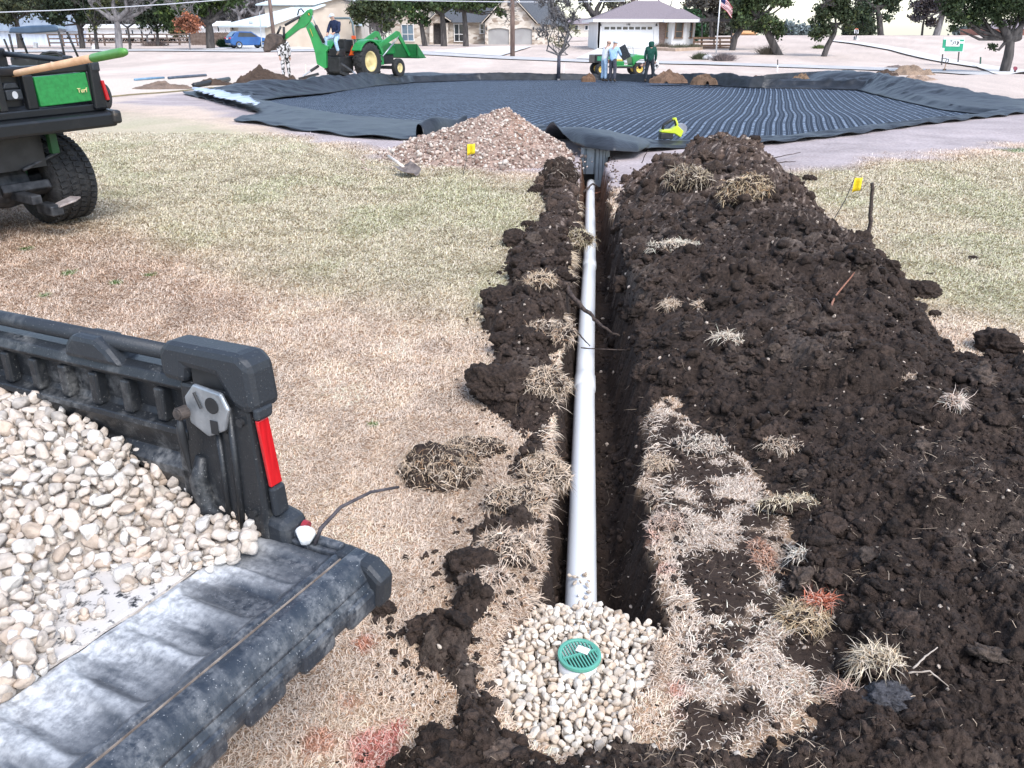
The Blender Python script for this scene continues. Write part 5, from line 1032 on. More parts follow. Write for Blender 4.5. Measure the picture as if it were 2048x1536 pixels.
slab('backhoe_bucket', [(55, 850), (80, 910), (115, 905), (150, 875), (180, 885), (290, 780), (420, 735), (440, 670), (400, 600), (330, 560), (180, 545), (110, 590), (75, 700)], 34.35, .62, mat('muddy_bucket', (.045, .035, .032), (.11, .08, .065), rough=.85, scale=7, bump=.6, bscale=18), .06)
for nm, pts, r in (('dipper_cylinder', [(480, 390), (760, 225)], .05), ('boom_cylinder', [(1070, 390), (1230, 725)], .065), ('bucket_link', [(400, 410), (330, 560)], .045), ('bucket_link', [(455, 420), (465, 640)], .05), ('hydraulic_hose', [(720, 200), (745, 95), (790, 70), (845, 140)], .028), ('hydraulic_rod', [(1000, 200), (1070, 390)], .022)):
    m = MB(); m.tube([cp(x, y, 34.5) for x, y in pts], r, 9); m.build(nm, M_dark if 'rod' not in nm else M_steel, tr, world=True, smooth=True)
for pts in ([(1130, 1165), (970, 1270), (820, 1370)], [(1560, 1130), (1780, 1280), (1910, 1390)]):
    m = MB(); m.tube([cp(*pts[0], 34.7), cp(*pts[1], 34.6)], .055, 8); m.build('stabiliser_cylinder', M_dark, tr, world=True); m = MB(); m.tube([cp(*pts[1], 34.6), cp(*pts[2], 34.5)], .03, 8); m.build('stabiliser_rod', M_steel, tr, world=True)
for pts in ([(1130, 1320), (740, 1420)], [(1540, 1290), (1900, 1420)]):
    m = MB(); m.bar(cp(*pts[0], 34.8), cp(*pts[1], 34.6), .10, .10); m.build('stabiliser_leg', M_dark, tr, world=True, bevel=.01)
# ------------------------------------------------------------------ people
def skin(name, V, E, Rr, m_, parent, sub=2, root=0):
    me = bpy.data.meshes.new(name); me.from_pydata([tuple(v) for v in V], E, []); o = bpy.data.objects.new(name, me); COL.objects.link(o)
    o.modifiers.new('skin', 'SKIN'); s = o.modifiers.new('sub', 'SUBSURF'); s.levels = sub; s.render_levels = sub
    for i, r in enumerate(Rr): me.skin_vertices[0].data[i].radius = (r, r) if not isinstance(r, tuple) else r
    me.skin_vertices[0].data[root].use_root = True
    dg = bpy.context.evaluated_depsgraph_get(); dg.update(); nm = bpy.data.meshes.new_from_object(o.evaluated_get(dg)); bpy.data.objects.remove(o)
    nm.materials.append(m_); nm.polygons.foreach_set('use_smooth', [True] * len(nm.polygons)); o = bpy.data.objects.new(name, nm); COL.objects.link(o); o.parent = parent; return o
M_skin = mat('skin', (.42, .24, .17), (.52, .31, .23), rough=.6, scale=20)
def cloth(name, c1, c2=None, scale=14): return mat(name, c1, c2, rough=.9, scale=scale, bump=.5, bscale=22, spec=.2)
def hand(V, E, Rr, wi, d, side):
    d = Vector(d).normalized(); u = d.cross(Vector((0, 1, 0)));
    if u.length < .2: u = d.cross(Vector((1, 0, 0)))
    u.normalize(); w = V[wi]; V.append(w + d * .075); Rr.append(.035); p = len(V) - 1; E.append((wi, p)); nrm = u.cross(d)
    for k, L in enumerate((.062, .075, .07, .055)):
        V.append(V[p] + d * .03 + u * (.022 * (k - 1.5))); Rr.append(.011); E.append((p, len(V) - 1)); V.append(V[-1] + (d * .7 + nrm * .5 * side).normalized() * L); Rr.append(.009); E.append((len(V) - 2, len(V) - 1))
    V.append(w + d * .05 + u * .045); Rr.append(.012); E.append((p, len(V) - 1)); V.append(V[-1] + (d + nrm * .4 * side).normalized() * .045); Rr.append(.010); E.append((len(V) - 2, len(V) - 1))
def person(label, base, J, top, pants, boots, cap=None, hood=False, hair=None, beard=False):
    """J: joint name -> Vector relative to base"""
    J = {k: Vector(v) for k, v in J.items()}; t = thing('person', label, 'person', base)
    face = J['face'].normalized(); V = [J['pelvis'], J['waist'], J['chest'], J['neck'], J['head'], J['head'] + (J['head'] - J['neck']).normalized() * .10]; E = [(0, 1), (1, 2), (2, 3), (3, 4), (4, 5)]; Rr = [.12, .115, .13, .058, (.085, .098), .062]
    V.append(J['head'] + face * .105 - Vector((0, 0, .01))); Rr.append(.016); E.append((4, 6))
    sd = face.cross(Vector((0, 0, 1))).normalized()
    for s in (1, -1): V.append(J['head'] + sd * s * .095); Rr.append(.018); E.append((4, len(V) - 1))
    for s in 'RL':
        i = len(V); V += [J['sh' + s], J['el' + s], J['wr' + s]]; E += [(2, i), (i, i + 1), (i + 1, i + 2)]; Rr += [.06, .045, .032]; hand(V, E, Rr, i + 2, J['wr' + s] - J['el' + s], 1 if s == 'R' else -1)
        i = len(V); V += [J['hip' + s], J['kn' + s], J['an' + s], J['to' + s]]; E += [(0, i), (i, i + 1), (i + 1, i + 2), (i + 2, i + 3)]; Rr += [.085, .058, .045, .035]
    skin('body', V, E, Rr, M_skin, t)
    dn = (J['pelvis'] - J['waist']).normalized(); V = [J['chest'], J['waist'], J['pelvis'] + dn * .10, J['neck'] + (J['neck'] - J['chest']) * .15]; E = [(0, 1), (1, 2), (0, 3)]; Rr = [(.20, .16), (.175, .155), (.18, .165), .085]
    for s in 'RL':
        i = len(V); V += [J['sh' + s], J['el' + s], J['wr' + s]]; E += [(0, i), (i, i + 1), (i + 1, i + 2)]; Rr += [.085, .068, .052]
    skin('jacket', V, E, Rr, top, t)
    V = [J['pelvis'], J['pelvis'] + (J['waist'] - J['pelvis']) * .8]; E = [(0, 1)]; Rr = [.15, .15]
    for s in 'RL':
        i = len(V); V += [J['hip' + s], J['kn' + s], J['an' + s] + (J['kn' + s] - J['an' + s]).normalized() * .03]; E += [(0, i), (i, i + 1), (i + 1, i + 2)]; Rr += [.11, .085, .072]
    skin('trousers', V, E, Rr, pants, t)
    for s in 'RL': skin('boot', [J['an' + s] + (J['kn' + s] - J['an' + s]).normalized() * .10, J['an' + s], J['to' + s]], [(0, 1), (1, 2)], [.058, .06, .045], boots, t, 1)
    up = (J['head'] - J['neck']).normalized()
    if cap:
        m = MB(); c = J['head'] + up * .035; m.ring(c, up, [(.112, -.01), (.112, .04), (.09, .085), (.05, .108), (.004, .113)], 20); m.prism([c + face * .09 + sd * .075, c + face * .20 + sd * .05, c + face * .20 - sd * .05, c + face * .09 - sd * .075], up * .012); m.build('cap', cap, t, smooth=True)
    if hood: skin('hood', [J['neck'] - up * .06, J['neck'] + up * .05 - face * .01, J['head'] - face * .02, J['head'] + up * .10 - face * .03], [(0, 1), (1, 2), (2, 3)], [.12, .13, .15, .11], top, t)
    if hair: m = MB(); c = J['head'] + up * .03 - face * .012; m.ring(c, up, [(.10, -.05), (.112, .03), (.09, .08), (.05, .10), (.004, .105)], 18); m.build('hair', hair, t, smooth=True)
    return t
def stand(az, lean=0., arms=None, feet=.13, h=1.0, twist=0.):
    f = Vector((math.sin(az), math.cos(az), 0)); r = Vector((math.cos(az), -math.sin(az), 0)); u = Vector((0, 0, 1)); L = f * math.sin(lean) + u * math.cos(lean)
    p = u * .93; J = dict(pelvis=p, waist=p + L * .2, chest=p + L * .40, neck=p + L * .58, face=f + u * -.1 * lean); J['head'] = J['neck'] + (L + f * .15).normalized() * .13
    for s, k in (('R', 1), ('L', -1)):
        J['sh' + s] = p + L * .50 + r * k * .19; a = (arms or {}).get(s, (-.02, -.29, -.05, -.55)); J['el' + s] = J['sh' + s] + r * k * .05 + f * a[0] + u * a[1]; J['wr' + s] = J['sh' + s] + r * k * .03 + f * a[2] + u * a[3]
        J['hip' + s] = u * .90 + r * k * .09; J['kn' + s] = u * .49 + r * k * feet * .9 + f * (.03 + .05 * k * twist); J['an' + s] = u * .09 + r * k * feet + f * (.0 + .14 * k * twist); J['to' + s] = J['an' + s] + f * .16 - u * .045
    return {k: v * h for k, v in J.items()}
M_boot = mat('boot_brown', (.06, .045, .035), (.11, .08, .06), rough=.8, scale=12); M_jean = cloth('denim', (.28, .40, .55), (.42, .54, .66)); M_navy = cloth('navy_jacket', (.012, .018, .045), (.022, .032, .07)); M_white = cloth('white_shirt', (.66, .66, .68), (.78, .78, .8)); M_blue = cloth('light_blue_shirt', (.30, .47, .68), (.44, .60, .78)); M_slate = cloth('slate_trousers', (.055, .055, .07), (.09, .09, .11)); M_hood = cloth('dark_green_hoodie', (.012, .055, .040), (.022, .08, .06)); M_char = cloth('charcoal_trousers', (.02, .024, .03), (.04, .045, .055))
def camo():
    m = mat('camouflage', (.03, .028, .026), (.62, .60, .60), rough=.9, scale=11, ramp=(.46, .50), detail=2); return m
M_camo = camo(); M_capw = cloth('cap_grey', (.46, .50, .55), (.58, .62, .66)); M_capr = cloth('cap_brown', (.22, .10, .07), (.55, .42, .34), 30); M_capd = cloth('cap_dark', (.03, .02, .025), (.06, .04, .045))
# driver on the backhoe seat, facing the dig
yb = 35.05
def dp(x, y, d=yb): return aty(640 + x / 9.035, y / 9.035, d)
bs = dp(240, 640); pz = dp(250, 640); base = Vector((pz.x, yb, pz.z - .5))
def rel(v): return v - base
face = Vector((-.85, -.45, -.15))
J = dict(pelvis=rel(dp(290, 640)), waist=rel(dp(280, 560)), chest=rel(dp(262, 450)), neck=rel(dp(245, 365)), head=rel(dp(222, 312)), face=face,
         shR=rel(dp(190, 415, yb + .1)), elR=rel(dp(150, 540, yb - .05)), wrR=rel(dp(135, 600, yb - .28)), shL=rel(dp(330, 420, yb - .12)), elL=rel(dp(345, 560, yb - .25)), wrL=rel(dp(262, 595, yb - .35)),
         hipR=rel(dp(240, 660, yb)), knR=rel(dp(100, 690, yb - .35)), anR=rel(dp(100, 880, yb - .35)), toR=rel(dp(60, 935, yb - .45)), hipL=rel(dp(320, 670, yb - .12)), knL=rel(dp(275, 745, yb - .45)), anL=rel(dp(335, 950, yb - .4)), toL=rel(dp(300, 990, yb - .52)))
person('seated tractor driver in navy jacket, jeans and grey cap working the backhoe levers', base, J, M_navy, M_jean, M_boot, cap=M_capw)
b = gh(572, 153); b = Vector((aty(572, 140, 36.6).x, 36.6, float(zg(-11, 36.6))))
person('man in white and black camouflage standing behind the raised backhoe bucket', b, stand(R(160), .15, {'R': (.05, -.28, .12, -.52), 'L': (-.04, -.29, -.1, -.54)}, twist=.5), M_camo, M_camo, M_boot, cap=M_camo)
def fb(px, y): p = aty(px, 160, y); return Vector((p.x, y, float(zfloor(np.array([p.x]), np.array([y]))[0]) + .02))
person('man in white shirt, light jeans and patterned cap facing the panel at the far rim', fb(1207, 38.6), stand(R(60), .25, {'R': (.1, -.27, .25, -.45), 'L': (.08, -.27, .22, -.46)}), M_white, M_jean, M_boot, cap=M_capr)
person('man in light blue shirt and dark trousers holding the black panel', fb(1224, 38.2), stand(R(35), .18, {'R': (.14, -.24, .36, -.36), 'L': (.1, -.27, .25, -.42)}, twist=-.3), M_blue, M_slate, M_boot, cap=M_capw)
person('man in dark green hoodie with his hood up seen from behind', fb(1298, 37.8), stand(R(10), .05, {'R': (.03, -.29, .10, -.53), 'L': (-.02, -.29, .02, -.55)}, feet=.17, twist=.25), M_hood, M_char, M_boot, hood=True)
bb = fb(1304, 39.2); f = Vector((-1, .1, 0)); r = Vector((.1, 1, 0)); u = Vector((0, 0, 1))
J = dict(pelvis=u * .78 + Vector((.18, 0, 0)), waist=u * .86 + f * .02, chest=u * .80 + f * .24, neck=u * .72 + f * .42, head=u * .66 + f * .55, face=Vector((-.8, -.2, -.6)))
for s, k in (('R', 1), ('L', -1)):
    J['sh' + s] = u * .77 + f * .33 + r * k * .18; J['el' + s] = u * .50 + f * .36 + r * k * .2; J['wr' + s] = u * .27 + f * .42 + r * k * .14; J['hip' + s] = u * .74 + Vector((.18, 0, 0)) + r * k * .1; J['kn' + s] = u * .44 + f * .0 + r * k * .14; J['an' + s] = u * .09 + Vector((.15, 0, 0)) + r * k * .14; J['to' + s] = J['an' + s] + f * .16 - u * .045
person('man in camouflage bending down beside the man in the green hoodie', bb, J, M_camo, M_camo, M_boot, cap=M_capd)
# held panel
pc = aty(1248, 105, 38.3); pnl = thing('drainage_crate', 'black ribbed drainage crate tilted in the arms of the man in light blue', 'crate', pc, rot=(0, R(-29), R(-14)))
M_pan = mat('panel_black', (.012, .013, .016), (.025, .027, .032), rough=.4, scale=6)
m = MB(); m.box((0, 0, 0), (.40, .07, .60)); m.build('panel_plate', M_pan, pnl, bevel=.01)
m = MB()
for i in range(5):
    for j in range(9): m.box((-.155 + i * .0775, -.045, -.26 + j * .065), (.05, .03, .045))
m.build('cells', mat('panel_cell', (.03, .034, .04), (.07, .075, .085), rough=.45, scale=20), pnl)
m = MB()
for i in range(6): m.box((-.19 + i * .0765, -.052, 0), (.010, .03, .58))
m.build('ribs', M_pan, pnl)

# ------------------------------------------------------------------ small work cart at the far rim
wc = Vector((aty(1232, 150, 41.8).x, 41.8, 0)); wc.z = float(zg(wc.x, 41.8)) + .02; HD2 = R(82); sm = thing('work_cart', 'small green utility cart with a short cargo box parked behind the two men', 'utility cart', wc, -HD2)
wheel(sm, (.55, -.92, .30), .30, .24, M_yellow, .5); wheel(sm, (-.55, -.92, .30), .30, .24, M_yellow, .5); wheel(sm, (.55, 1.02, .30), .30, .2, M_yellow, .55); wheel(sm, (-.55, 1.02, .30), .30, .2, M_yellow, .55)
m = MB(); bx(m, -.62, .62, -1.28, -.28, .60, .64); 
for a in ((-.62, .62, -1.28, -1.23, .62, .95), (-.62, .62, -.33, -.28, .62, .95), (-.62, -.57, -1.28, -.28, .62, .95), (.57, .62, -1.28, -.28, .62, .95)): bx(m, *a)
m.build('cargo_box', M_blackpl, sm, bevel=.01)
m = MB(); bx(m, .615, .632, -1.16, -.86, .70, .90); bx(m, .615, .632, -.72, -.42, .70, .90); m.build('box_panel', mat('box_panel_green', (.03, .20, .10), (.05, .26, .14), rough=.5), sm)
m = MB(); bx(m, -.50, .50, -.3, 1.25, .34, .42); m.build('chassis', M_dark, sm)
m = MB(); m.prism([(-.52, .72, .42), (-.52, .60, .85), (-.52, .85, .98), (-.52, 1.32, .92), (-.52, 1.42, .72), (-.52, 1.25, .76), (-.52, 1.05, .74), (-.52, .86, .62)], (1.04, 0, 0)); m.build('front_cowl', M_green, sm, bevel=.04)
m = MB(); bx(m, -.5, .5, -.15, .70, .42, .47); bx(m, -.42, .42, -.20, .28, .47, .66); m.build('floor_tray', M_green, sm, bevel=.02)
m = MB(); bx(m, -.42, .42, -.18, .25, .66, .76); bx(m, -.42, .42, -.26, -.16, .74, 1.08); m.build('seat', M_yellow, sm, bevel=.04)
m = MB(); m.ring((.22, .52, 1.02), (0, .6, .8), [(.15, 0), (.165, .01), (.15, .02)], 18); m.tube([(.22, .68, .8), (.22, .52, 1.02)], .018, 6); m.build('steering_wheel', M_dark, sm)
m = MB(); m.tube([(-.45, .72, .9), (-.45, .66, 1.32), (.45, .66, 1.32), (.45, .72, .9)], .016, 6); m.build('grab_bar', M_steel, sm)
# ------------------------------------------------------------------ roads and paths
M_road = mat('road_surface', (.40, .38, .37), (.52, .50, .48), rough=.95, scale=1.2, detail=6); M_conc = mat('concrete', (.56, .53, .50), (.68, .65, .62), rough=.9, scale=2, detail=6)
def ribbon(name, edgeA, edgeB, m_, label, lift=.02, n=60):
    def res(P):
        P = [gh(*p) for p in P]; d = np.cumsum([0] + [(P[i + 1] - P[i]).length for i in range(len(P) - 1)]); t = np.linspace(0, d[-1], n)
        return np.interp(t, d, [p.x for p in P]), np.interp(t, d, [p.y for p in P])
    ax_, ay_ = res(edgeA); bx_, by_ = res(edgeB); k = np.linspace(0, 1, 7); X = ax_[:, None] * (1 - k) + bx_[:, None] * k; Y = ay_[:, None] * (1 - k) + by_[:, None] * k; x = X.ravel(); y = Y.ravel()
    return npmesh(name, np.stack([x, y, zg(x, y) + lift + .02 * np.clip((y - 40) / 40, 0, 2)], -1), F4=grid_faces(n, 7), m=m_, kind='structure', label=label, cat='road')
ribbon('road', [(-300, 101), (0, 101), (300, 99), (640, 99), (860, 104), (1000, 113), (1180, 121), (1400, 125), (1700, 134), (1900, 141), (2400, 158)], [(-300, 106), (0, 106), (300, 103), (640, 104), (860, 111), (1000, 119), (1180, 126), (1400, 130), (1700, 140), (1900, 148), (2400, 170)], M_road, 'pale road running across behind the excavation', .05, 120)
ribbon('driveway', [(972, 94), (930, 98), (862, 105)], [(1064, 94), (1050, 99), (1000, 114)], M_conc, 'concrete driveway of the stone house', .07)
ribbon('driveway', [(1203, 96), (1180, 106), (1150, 119)], [(1312, 96), (1312, 108), (1312, 123)], M_conc, 'white concrete driveway of the white garage house', .07)
ribbon('driveway', [(462, 95.5), (430, 97), (400, 100)], [(600, 95.5), (620, 97), (640, 100)], M_conc, 'concrete driveway in front of the metal roofed house', .07)
ribbon('path', [(1655, 83), (1700, 88), (1780, 102), (1860, 122), (1960, 138), (2060, 150)], [(1668, 82), (1725, 87), (1815, 100), (1900, 120), (2010, 138), (2100, 148)], M_conc, 'white cart path curving down the slope at right', .09)

# ------------------------------------------------------------------ houses
M_trim = mat('white_trim', (.74, .73, .72), (.82, .81, .80), rough=.6, scale=1); M_glass = mat('window_glass', (.012, .016, .022), (.03, .045, .06), rough=.12, scale=.8, spec=.7); M_glassb = mat('window_sky', (.06, .12, .18), (.12, .20, .28), rough=.1, scale=.6, spec=.8)
M_cream = mat('cream_siding', (.60, .55, .48), (.70, .64, .57), rough=.8, scale=1.2); M_tan = mat('tan_siding', (.50, .42, .34), (.58, .50, .41), rough=.85, scale=.8); M_whites = mat('white_siding', (.68, .66, .64), (.76, .74, .72), rough=.8, scale=.8)
M_metalroof = mat('metal_roof', (.58, .66, .70), (.70, .77, .80), rough=.5, scale=.7, metal=.1); M_shdark = mat('dark_shingles', (.05, .055, .065), (.12, .125, .135), rough=.95, scale=14, stretch=(1, 1, 4), bump=.3); M_shmauve = mat('mauve_shingles', (.17, .135, .145), (.29, .24, .25), rough=.95, scale=16, stretch=(1, 1, 4), bump=.3)
M_grdoor = mat('garage_grey', (.30, .29, .285), (.36, .35, .34), rough=.6, scale=1); M_brown = mat('brown_wood', (.17, .095, .06), (.28, .17, .11), rough=.85, scale=6); M_darkw = mat('dark_timber', (.045, .04, .04), (.09, .08, .08), rough=.9, scale=5)
def stone_mat():
    m = bpy.data.materials.new('limestone_blocks'); m.use_nodes = True; nt = m.node_tree; N = nt.nodes; L = nt.links; b = N['Principled BSDF']; b.inputs['Roughness'].default_value = .95
    tc = N.new('ShaderNodeTexCoord'); mp = N.new('ShaderNodeMapping'); mp.inputs['Scale'].default_value = (1.6, 1.6, 3.4); L.new(tc.outputs['Object'], mp.inputs[0]); v = N.new('ShaderNodeTexVoronoi'); v.inputs['Scale'].default_value = 1.; L.new(mp.outputs[0], v.inputs[0])
    r = N.new('ShaderNodeValToRGB'); r.color_ramp.elements[0].color = (.30, .23, .18, 1); r.color_ramp.elements[1].color = (.66, .60, .53, 1); e = r.color_ramp.elements.new(.35); e.color = (.55, .48, .40, 1); s = N.new('ShaderNodeSeparateColor'); L.new(v.outputs['Color'], s.inputs[0]); L.new(s.outputs[0], r.inputs[0]); L.new(r.outputs[0], b.inputs['Base Color'])
    return m
M_lime_stone = stone_mat(); M_brick = mat('brick', (.30, .20, .17), (.44, .33, .28), rough=.9, scale=9, stretch=(1, 1, 2.2))
def wallp(mb, pts, y, th): mb.prism([aty(a, b, y) for a, b in pts], (0, th, 0))
def rect(a, b, c, d): return [(a, b), (c, b), (c, d), (a, d)]
def part(root, name, m_, fn, par=None, **k): m = MB(); fn(m); return m.build(name, m_, par or root, world=True, **k)
def window(root, x0, y0, x1, y1, d, wall, glass=M_glass, frame_m=M_trim, bars=1, hb=1):
    f = MB(); p = aty(x0, y0, d); q = aty(x1, y1, d); w = .09
    z0, z1 = q.z, p.z; X0, X1 = p.x, q.x
    f.box(((X0 + X1) / 2, d - .02, z1), (X1 - X0 + 2 * w, .12, w)); f.box(((X0 + X1) / 2, d - .02, z0), (X1 - X0 + 2 * w, .14, w))
    for x in [X0, X1] + [X0 + (X1 - X0) * (i + 1) / (bars + 1) for i in range(bars)]: f.box((x, d - .02, (z0 + z1) / 2), (w * (1 if x in (X0, X1) else .6), .11, z1 - z0 - w))
    for i in range(hb): f.box(((X0 + X1) / 2, d - .015, z0 + (z1 - z0) * .42), (X1 - X0 - w, .08, .06))
    fo = f.build('window', frame_m, wall if False else root, world=True)
    g = MB(); g.box(((X0 + X1) / 2, d - .005, (z0 + z1) / 2), (X1 - X0 - .02, .02, z1 - z0 - .02)); go = g.build('pane', glass, fo); 
    go.data.transform(Matrix.Translation(-root.location)); return fo
def digits(root, txt, p, size, m_, rz=0.):
    c = bpy.data.curves.new('house_number', 'FONT'); c.body = txt; c.size = size; c.extrude = .015; c.align_x = 'CENTER'; o = bpy.data.objects.new('t', c); COL.objects.link(o); dg = bpy.context.evaluated_depsgraph_get(); me = bpy.data.meshes.new_from_object(o.evaluated_get(dg)); bpy.data.objects.remove(o)
    me.materials.clear(); me.materials.append(m_); o = bpy.data.objects.new('house_number', me); COL.objects.link(o); o.parent = root; o.location = Vector(p) - root.location; o.rotation_euler = (math.pi / 2, 0, rz)
M_num = mat('number_black', (.02, .02, .02), rough=.6)
# white house with wide garage
yD = 80.; hD = thing('house', 'white house with a wide white garage door, mauve hip roof and brown railed deck', 'house', aty(1255, 95, yD))
def hip(root, x0, x1, ye, y0, y1, rx0, rx1, yr, m_, d_ridge, soffit=.25):
    A = aty(x0, ye, y0); B = aty(x1, ye, y0); C_ = Vector((B.x, y1, B.z)); D = Vector((A.x, y1, A.z)); E_ = aty(rx0, yr, d_ridge); F_ = aty(rx1, yr, d_ridge); F_.z = E_.z
    m = MB(); V = [A, B, C_, D, E_, F_]; m.add(V, [(0, 1, 5, 4), (1, 2, 5), (2, 3, 4, 5), (3, 0, 4)]); m.add([v - Vector((0, 0, .02)) for v in (A, B, C_, D)], [(3, 2, 1, 0)]); ro = m.build('roof', m_, root, world=True)
    m = MB(); h = soffit
    for p, q in ((A, B), (B, C_), (D, A)): m.bar(p - Vector((0, 0, h / 2)), q - Vector((0, 0, h / 2)), .06, h)
    m.build('fascia', M_trim, ro).data.transform(Matrix.Translation(-root.location)); return ro
part(hD, 'garage_wall', M_whites, lambda m: (wallp(m, [(1195, 41), (1318, 41), (1318, 96.5), (1308, 96.5), (1308, 53), (1204, 53), (1204, 96.5), (1195, 96.5)], yD, .3)))
part(hD, 'side_wall', M_whites, lambda m: m.box((aty(1196, 60, yD).x + .1, yD + 5, aty(1195, 69, yD).z), (.2, 10, 2.9)))
part(hD, 'garage_door', M_trim, lambda m: wallp(m, rect(1204, 53, 1308, 95.5), yD + .12, .08))
for k in range(8):
    part(hD, 'door_window', M_glass, lambda m: wallp(m, rect(1209 + k * 12.3, 53.8, 1218.5 + k * 12.3, 59), yD + .10, .03))
part(hD, 'brick_wall', M_brick, lambda m: wallp(m, rect(1318, 41, 1332, 96), yD + .5, .3))
part(hD, 'bay_wall', M_whites, lambda m: (m.prism([aty(1331, 40, yD + .6), aty(1346, 40, yD - .2), aty(1375, 40, yD - .2), aty(1392, 40, yD + .6)], (0, 0, aty(1360, 92, yD).z - aty(1360, 40, yD).z))))
for x0, x1, d in ((1333, 1341, yD + .25), (1352, 1364, yD - .24), (1374, 1383, yD + .12)): window(hD, x0, 45, x1, 76, d, None, M_glass, M_brown, 0, 1)
part(hD, 'rear_wall', M_cream, lambda m: m.box(((aty(1200, 60, yD).x + aty(1395, 60, yD).x) / 2, yD + 6, aty(1300, 66, yD).z), (aty(1395, 60, yD).x - aty(1200, 60, yD).x - .4, 9, 2.7)))
hip(hD, 1187, 1402, 38, yD - .6, yD + 12, 1270, 1318, 1.5, M_shmauve, yD + 5.5); hip(hD, 1329, 1405, 38.5, yD - .9, yD + 8, 1356, 1366, 17.5, M_shmauve, yD + 2.5)
digits(hD, '148', aty(1256.5, 51, yD - .03), .26, M_num)
for x in (1201, 1313): part(hD, 'wall_lamp', M_darkw, lambda m: (m.tube([aty(x, 47, yD - .1), aty(x, 52, yD - .1)], [.06, .1], 6)))
part(hD, 'planter_edge', mat('planter_tan', (.38, .27, .2), (.5, .38, .29), rough=.9, scale=3), lambda m: m.prism([gh(1308, 101), gh(1350, 103), gh(1405, 100), gh(1405, 98), gh(1350, 101), gh(1308, 99)], (0, 0, .25)))
# deck
def deck():
    d0 = 79.; zb = gh(1430, 106); 
    def P(x, y, d=d0): return aty(x, y, d)
    part(hD, 'deck_floor', M_brown, lambda m: m.box(((P(1386, 96).x + P(1464, 96).x) / 2, d0 + 2, P(1420, 96).z), (P(1464, 96).x - P(1386, 96).x, 4, .12)))
    for x in (1388, 1403, 1440, 1462): part(hD, 'deck_post', M_brown, lambda m: m.bar(P(x, 75), P(x, 97), .12, .12))
    for y in (76, 84, 91): part(hD, 'deck_rail', M_brown, lambda m: m.bar(P(1386, y, d0 - .1), P(1464, y, d0 - .1), .05, .16))
    def lat(m):
        for k in range(14):
            x = 1405 + k * 4.3; m.bar(P(x, 97.5, d0 + .05), P(x + 7, 107, d0 + .05), .05, .03); m.bar(P(x + 7, 97.5, d0 + .1), P(x, 107, d0 + .1), .05, .03)
    part(hD, 'deck_lattice', M_brown, lat)
    part(hD, 'pergola_roof', M_darkw, lambda m: m.box(((P(1400, 42).x + P(1466, 42).x) / 2, d0 + 2, P(1430, 40).z), (P(1466, 42).x - P(1400, 42).x, 5, .25)))
    for x in (1404, 1428, 1463): part(hD, 'pergola_post', M_darkw, lambda m: m.bar(P(x, 43, d0 + (2 if x == 1428 else 0)), P(x, 97, d0 + (2 if x == 1428 else 0)), .12, .12))
deck()
# stone house
yC = 103.; hC = thing('house', 'limestone house with dark shingle gables and two grey arched garage doors', 'house', aty(1020, 92, yC))
def arch(x0, x1, yt, yb, rise):
    n = 10; return [(x0, yb)] + [(x0 + (x1 - x0) * i / n, yt + rise * (1 - math.sin(math.pi * i / n) ** .8)) for i in range(n + 1)] + [(x1, yb)]
G1 = arch(976.5, 1018, 56, 93, 3.5); G2 = arch(1027, 1064, 55.5, 93, 3.5)
part(hC, 'garage_wall', M_lime_stone, lambda m: (wallp(m, [(970, 45), (1018, -12), (1069, 45), (1069, 50), (970, 50)], yC, .3), wallp(m, rect(970, 50, 976.5, 94), yC, .3), wallp(m, rect(1018, 50, 1027, 94), yC, .3), wallp(m, rect(1064, 50, 1069, 94), yC, .3), wallp(m, [(976.5, 50), (1018, 50)] + G1[1:-1][::-1], yC, .3), wallp(m, [(1027, 50), (1064, 50)] + G2[1:-1][::-1], yC, .3)))
for g in (G1, G2): part(hC, 'garage_door', M_grdoor, lambda m: wallp(m, g, yC + .15, .1))
def gable(x0, x1, ye, xr, yr, d, dep, m_, ov=.3):
    def fn(m):
        A = aty(x0, ye, d - ov); B = aty(xr, yr, d - ov); C_ = aty(x1, ye, d - ov); th = Vector((0, 0, .22)); m.prism([A, B, B + th, A + th], (0, dep, 0)); m.prism([B, C_, C_ + th, B + th], (0, dep, 0))
    r = part(hC, 'roof', m_, fn)
    mm = MB(); A = aty(x0, ye, d - ov - .06); B = aty(xr, yr, d - ov - .06); C_ = aty(x1, ye, d - ov - .06); mm.bar(A, B, .08, .28, up=(0, 1, 0)); mm.bar(B, C_, .08, .28, up=(0, 1, 0)); o = mm.build('gable_trim', M_tan, r); o.data.transform(Matrix.Translation(-hC.location)); return r
gable(963, 1075, 47, 1018.5, -15, yC, 9, M_shdark)
part(hC, 'attic_vent', M_darkw, lambda m: wallp(m, rect(1015, 1, 1024, 12), yC - .05, .06))
part(hC, 'main_wall', M_lime_stone, lambda m: (wallp(m, rect(783, 44, 968, 94), yC + 3, 7)))
part(hC, 'gable_wall', M_lime_stone, lambda m: wallp(m, [(783, 48), (838, -10), (884, 44), (884, 94), (783, 94)], yC + 2, .4)); gable(776, 895, 51, 838, -14, yC + 2, 9, M_shdark)
part(hC, 'main_roof', M_shdark, lambda m: m.prism([aty(890, 45, yC + 2.4), aty(972, 45, yC + 2.4), aty(1030, -12, yC + 7), aty(840, -12, yC + 7)], (0, .3, .05)))
part(hC, 'wing_wall', M_lime_stone, lambda m: (m.prism([aty(1069, 46, yC + .5), aty(1069, 94, yC + .5), aty(1135, 92, yC + 6), aty(1135, 53, yC + 6)], (-.3, .4, 0))))
part(hC, 'wing_roof', M_shdark, lambda m: m.prism([aty(1062, 44, yC), aty(1072, 47, yC), aty(1138, 54, yC + 5.6), aty(1106, -6, yC + 8), aty(1030, -14, yC + 6)], (0, .25, .1)))
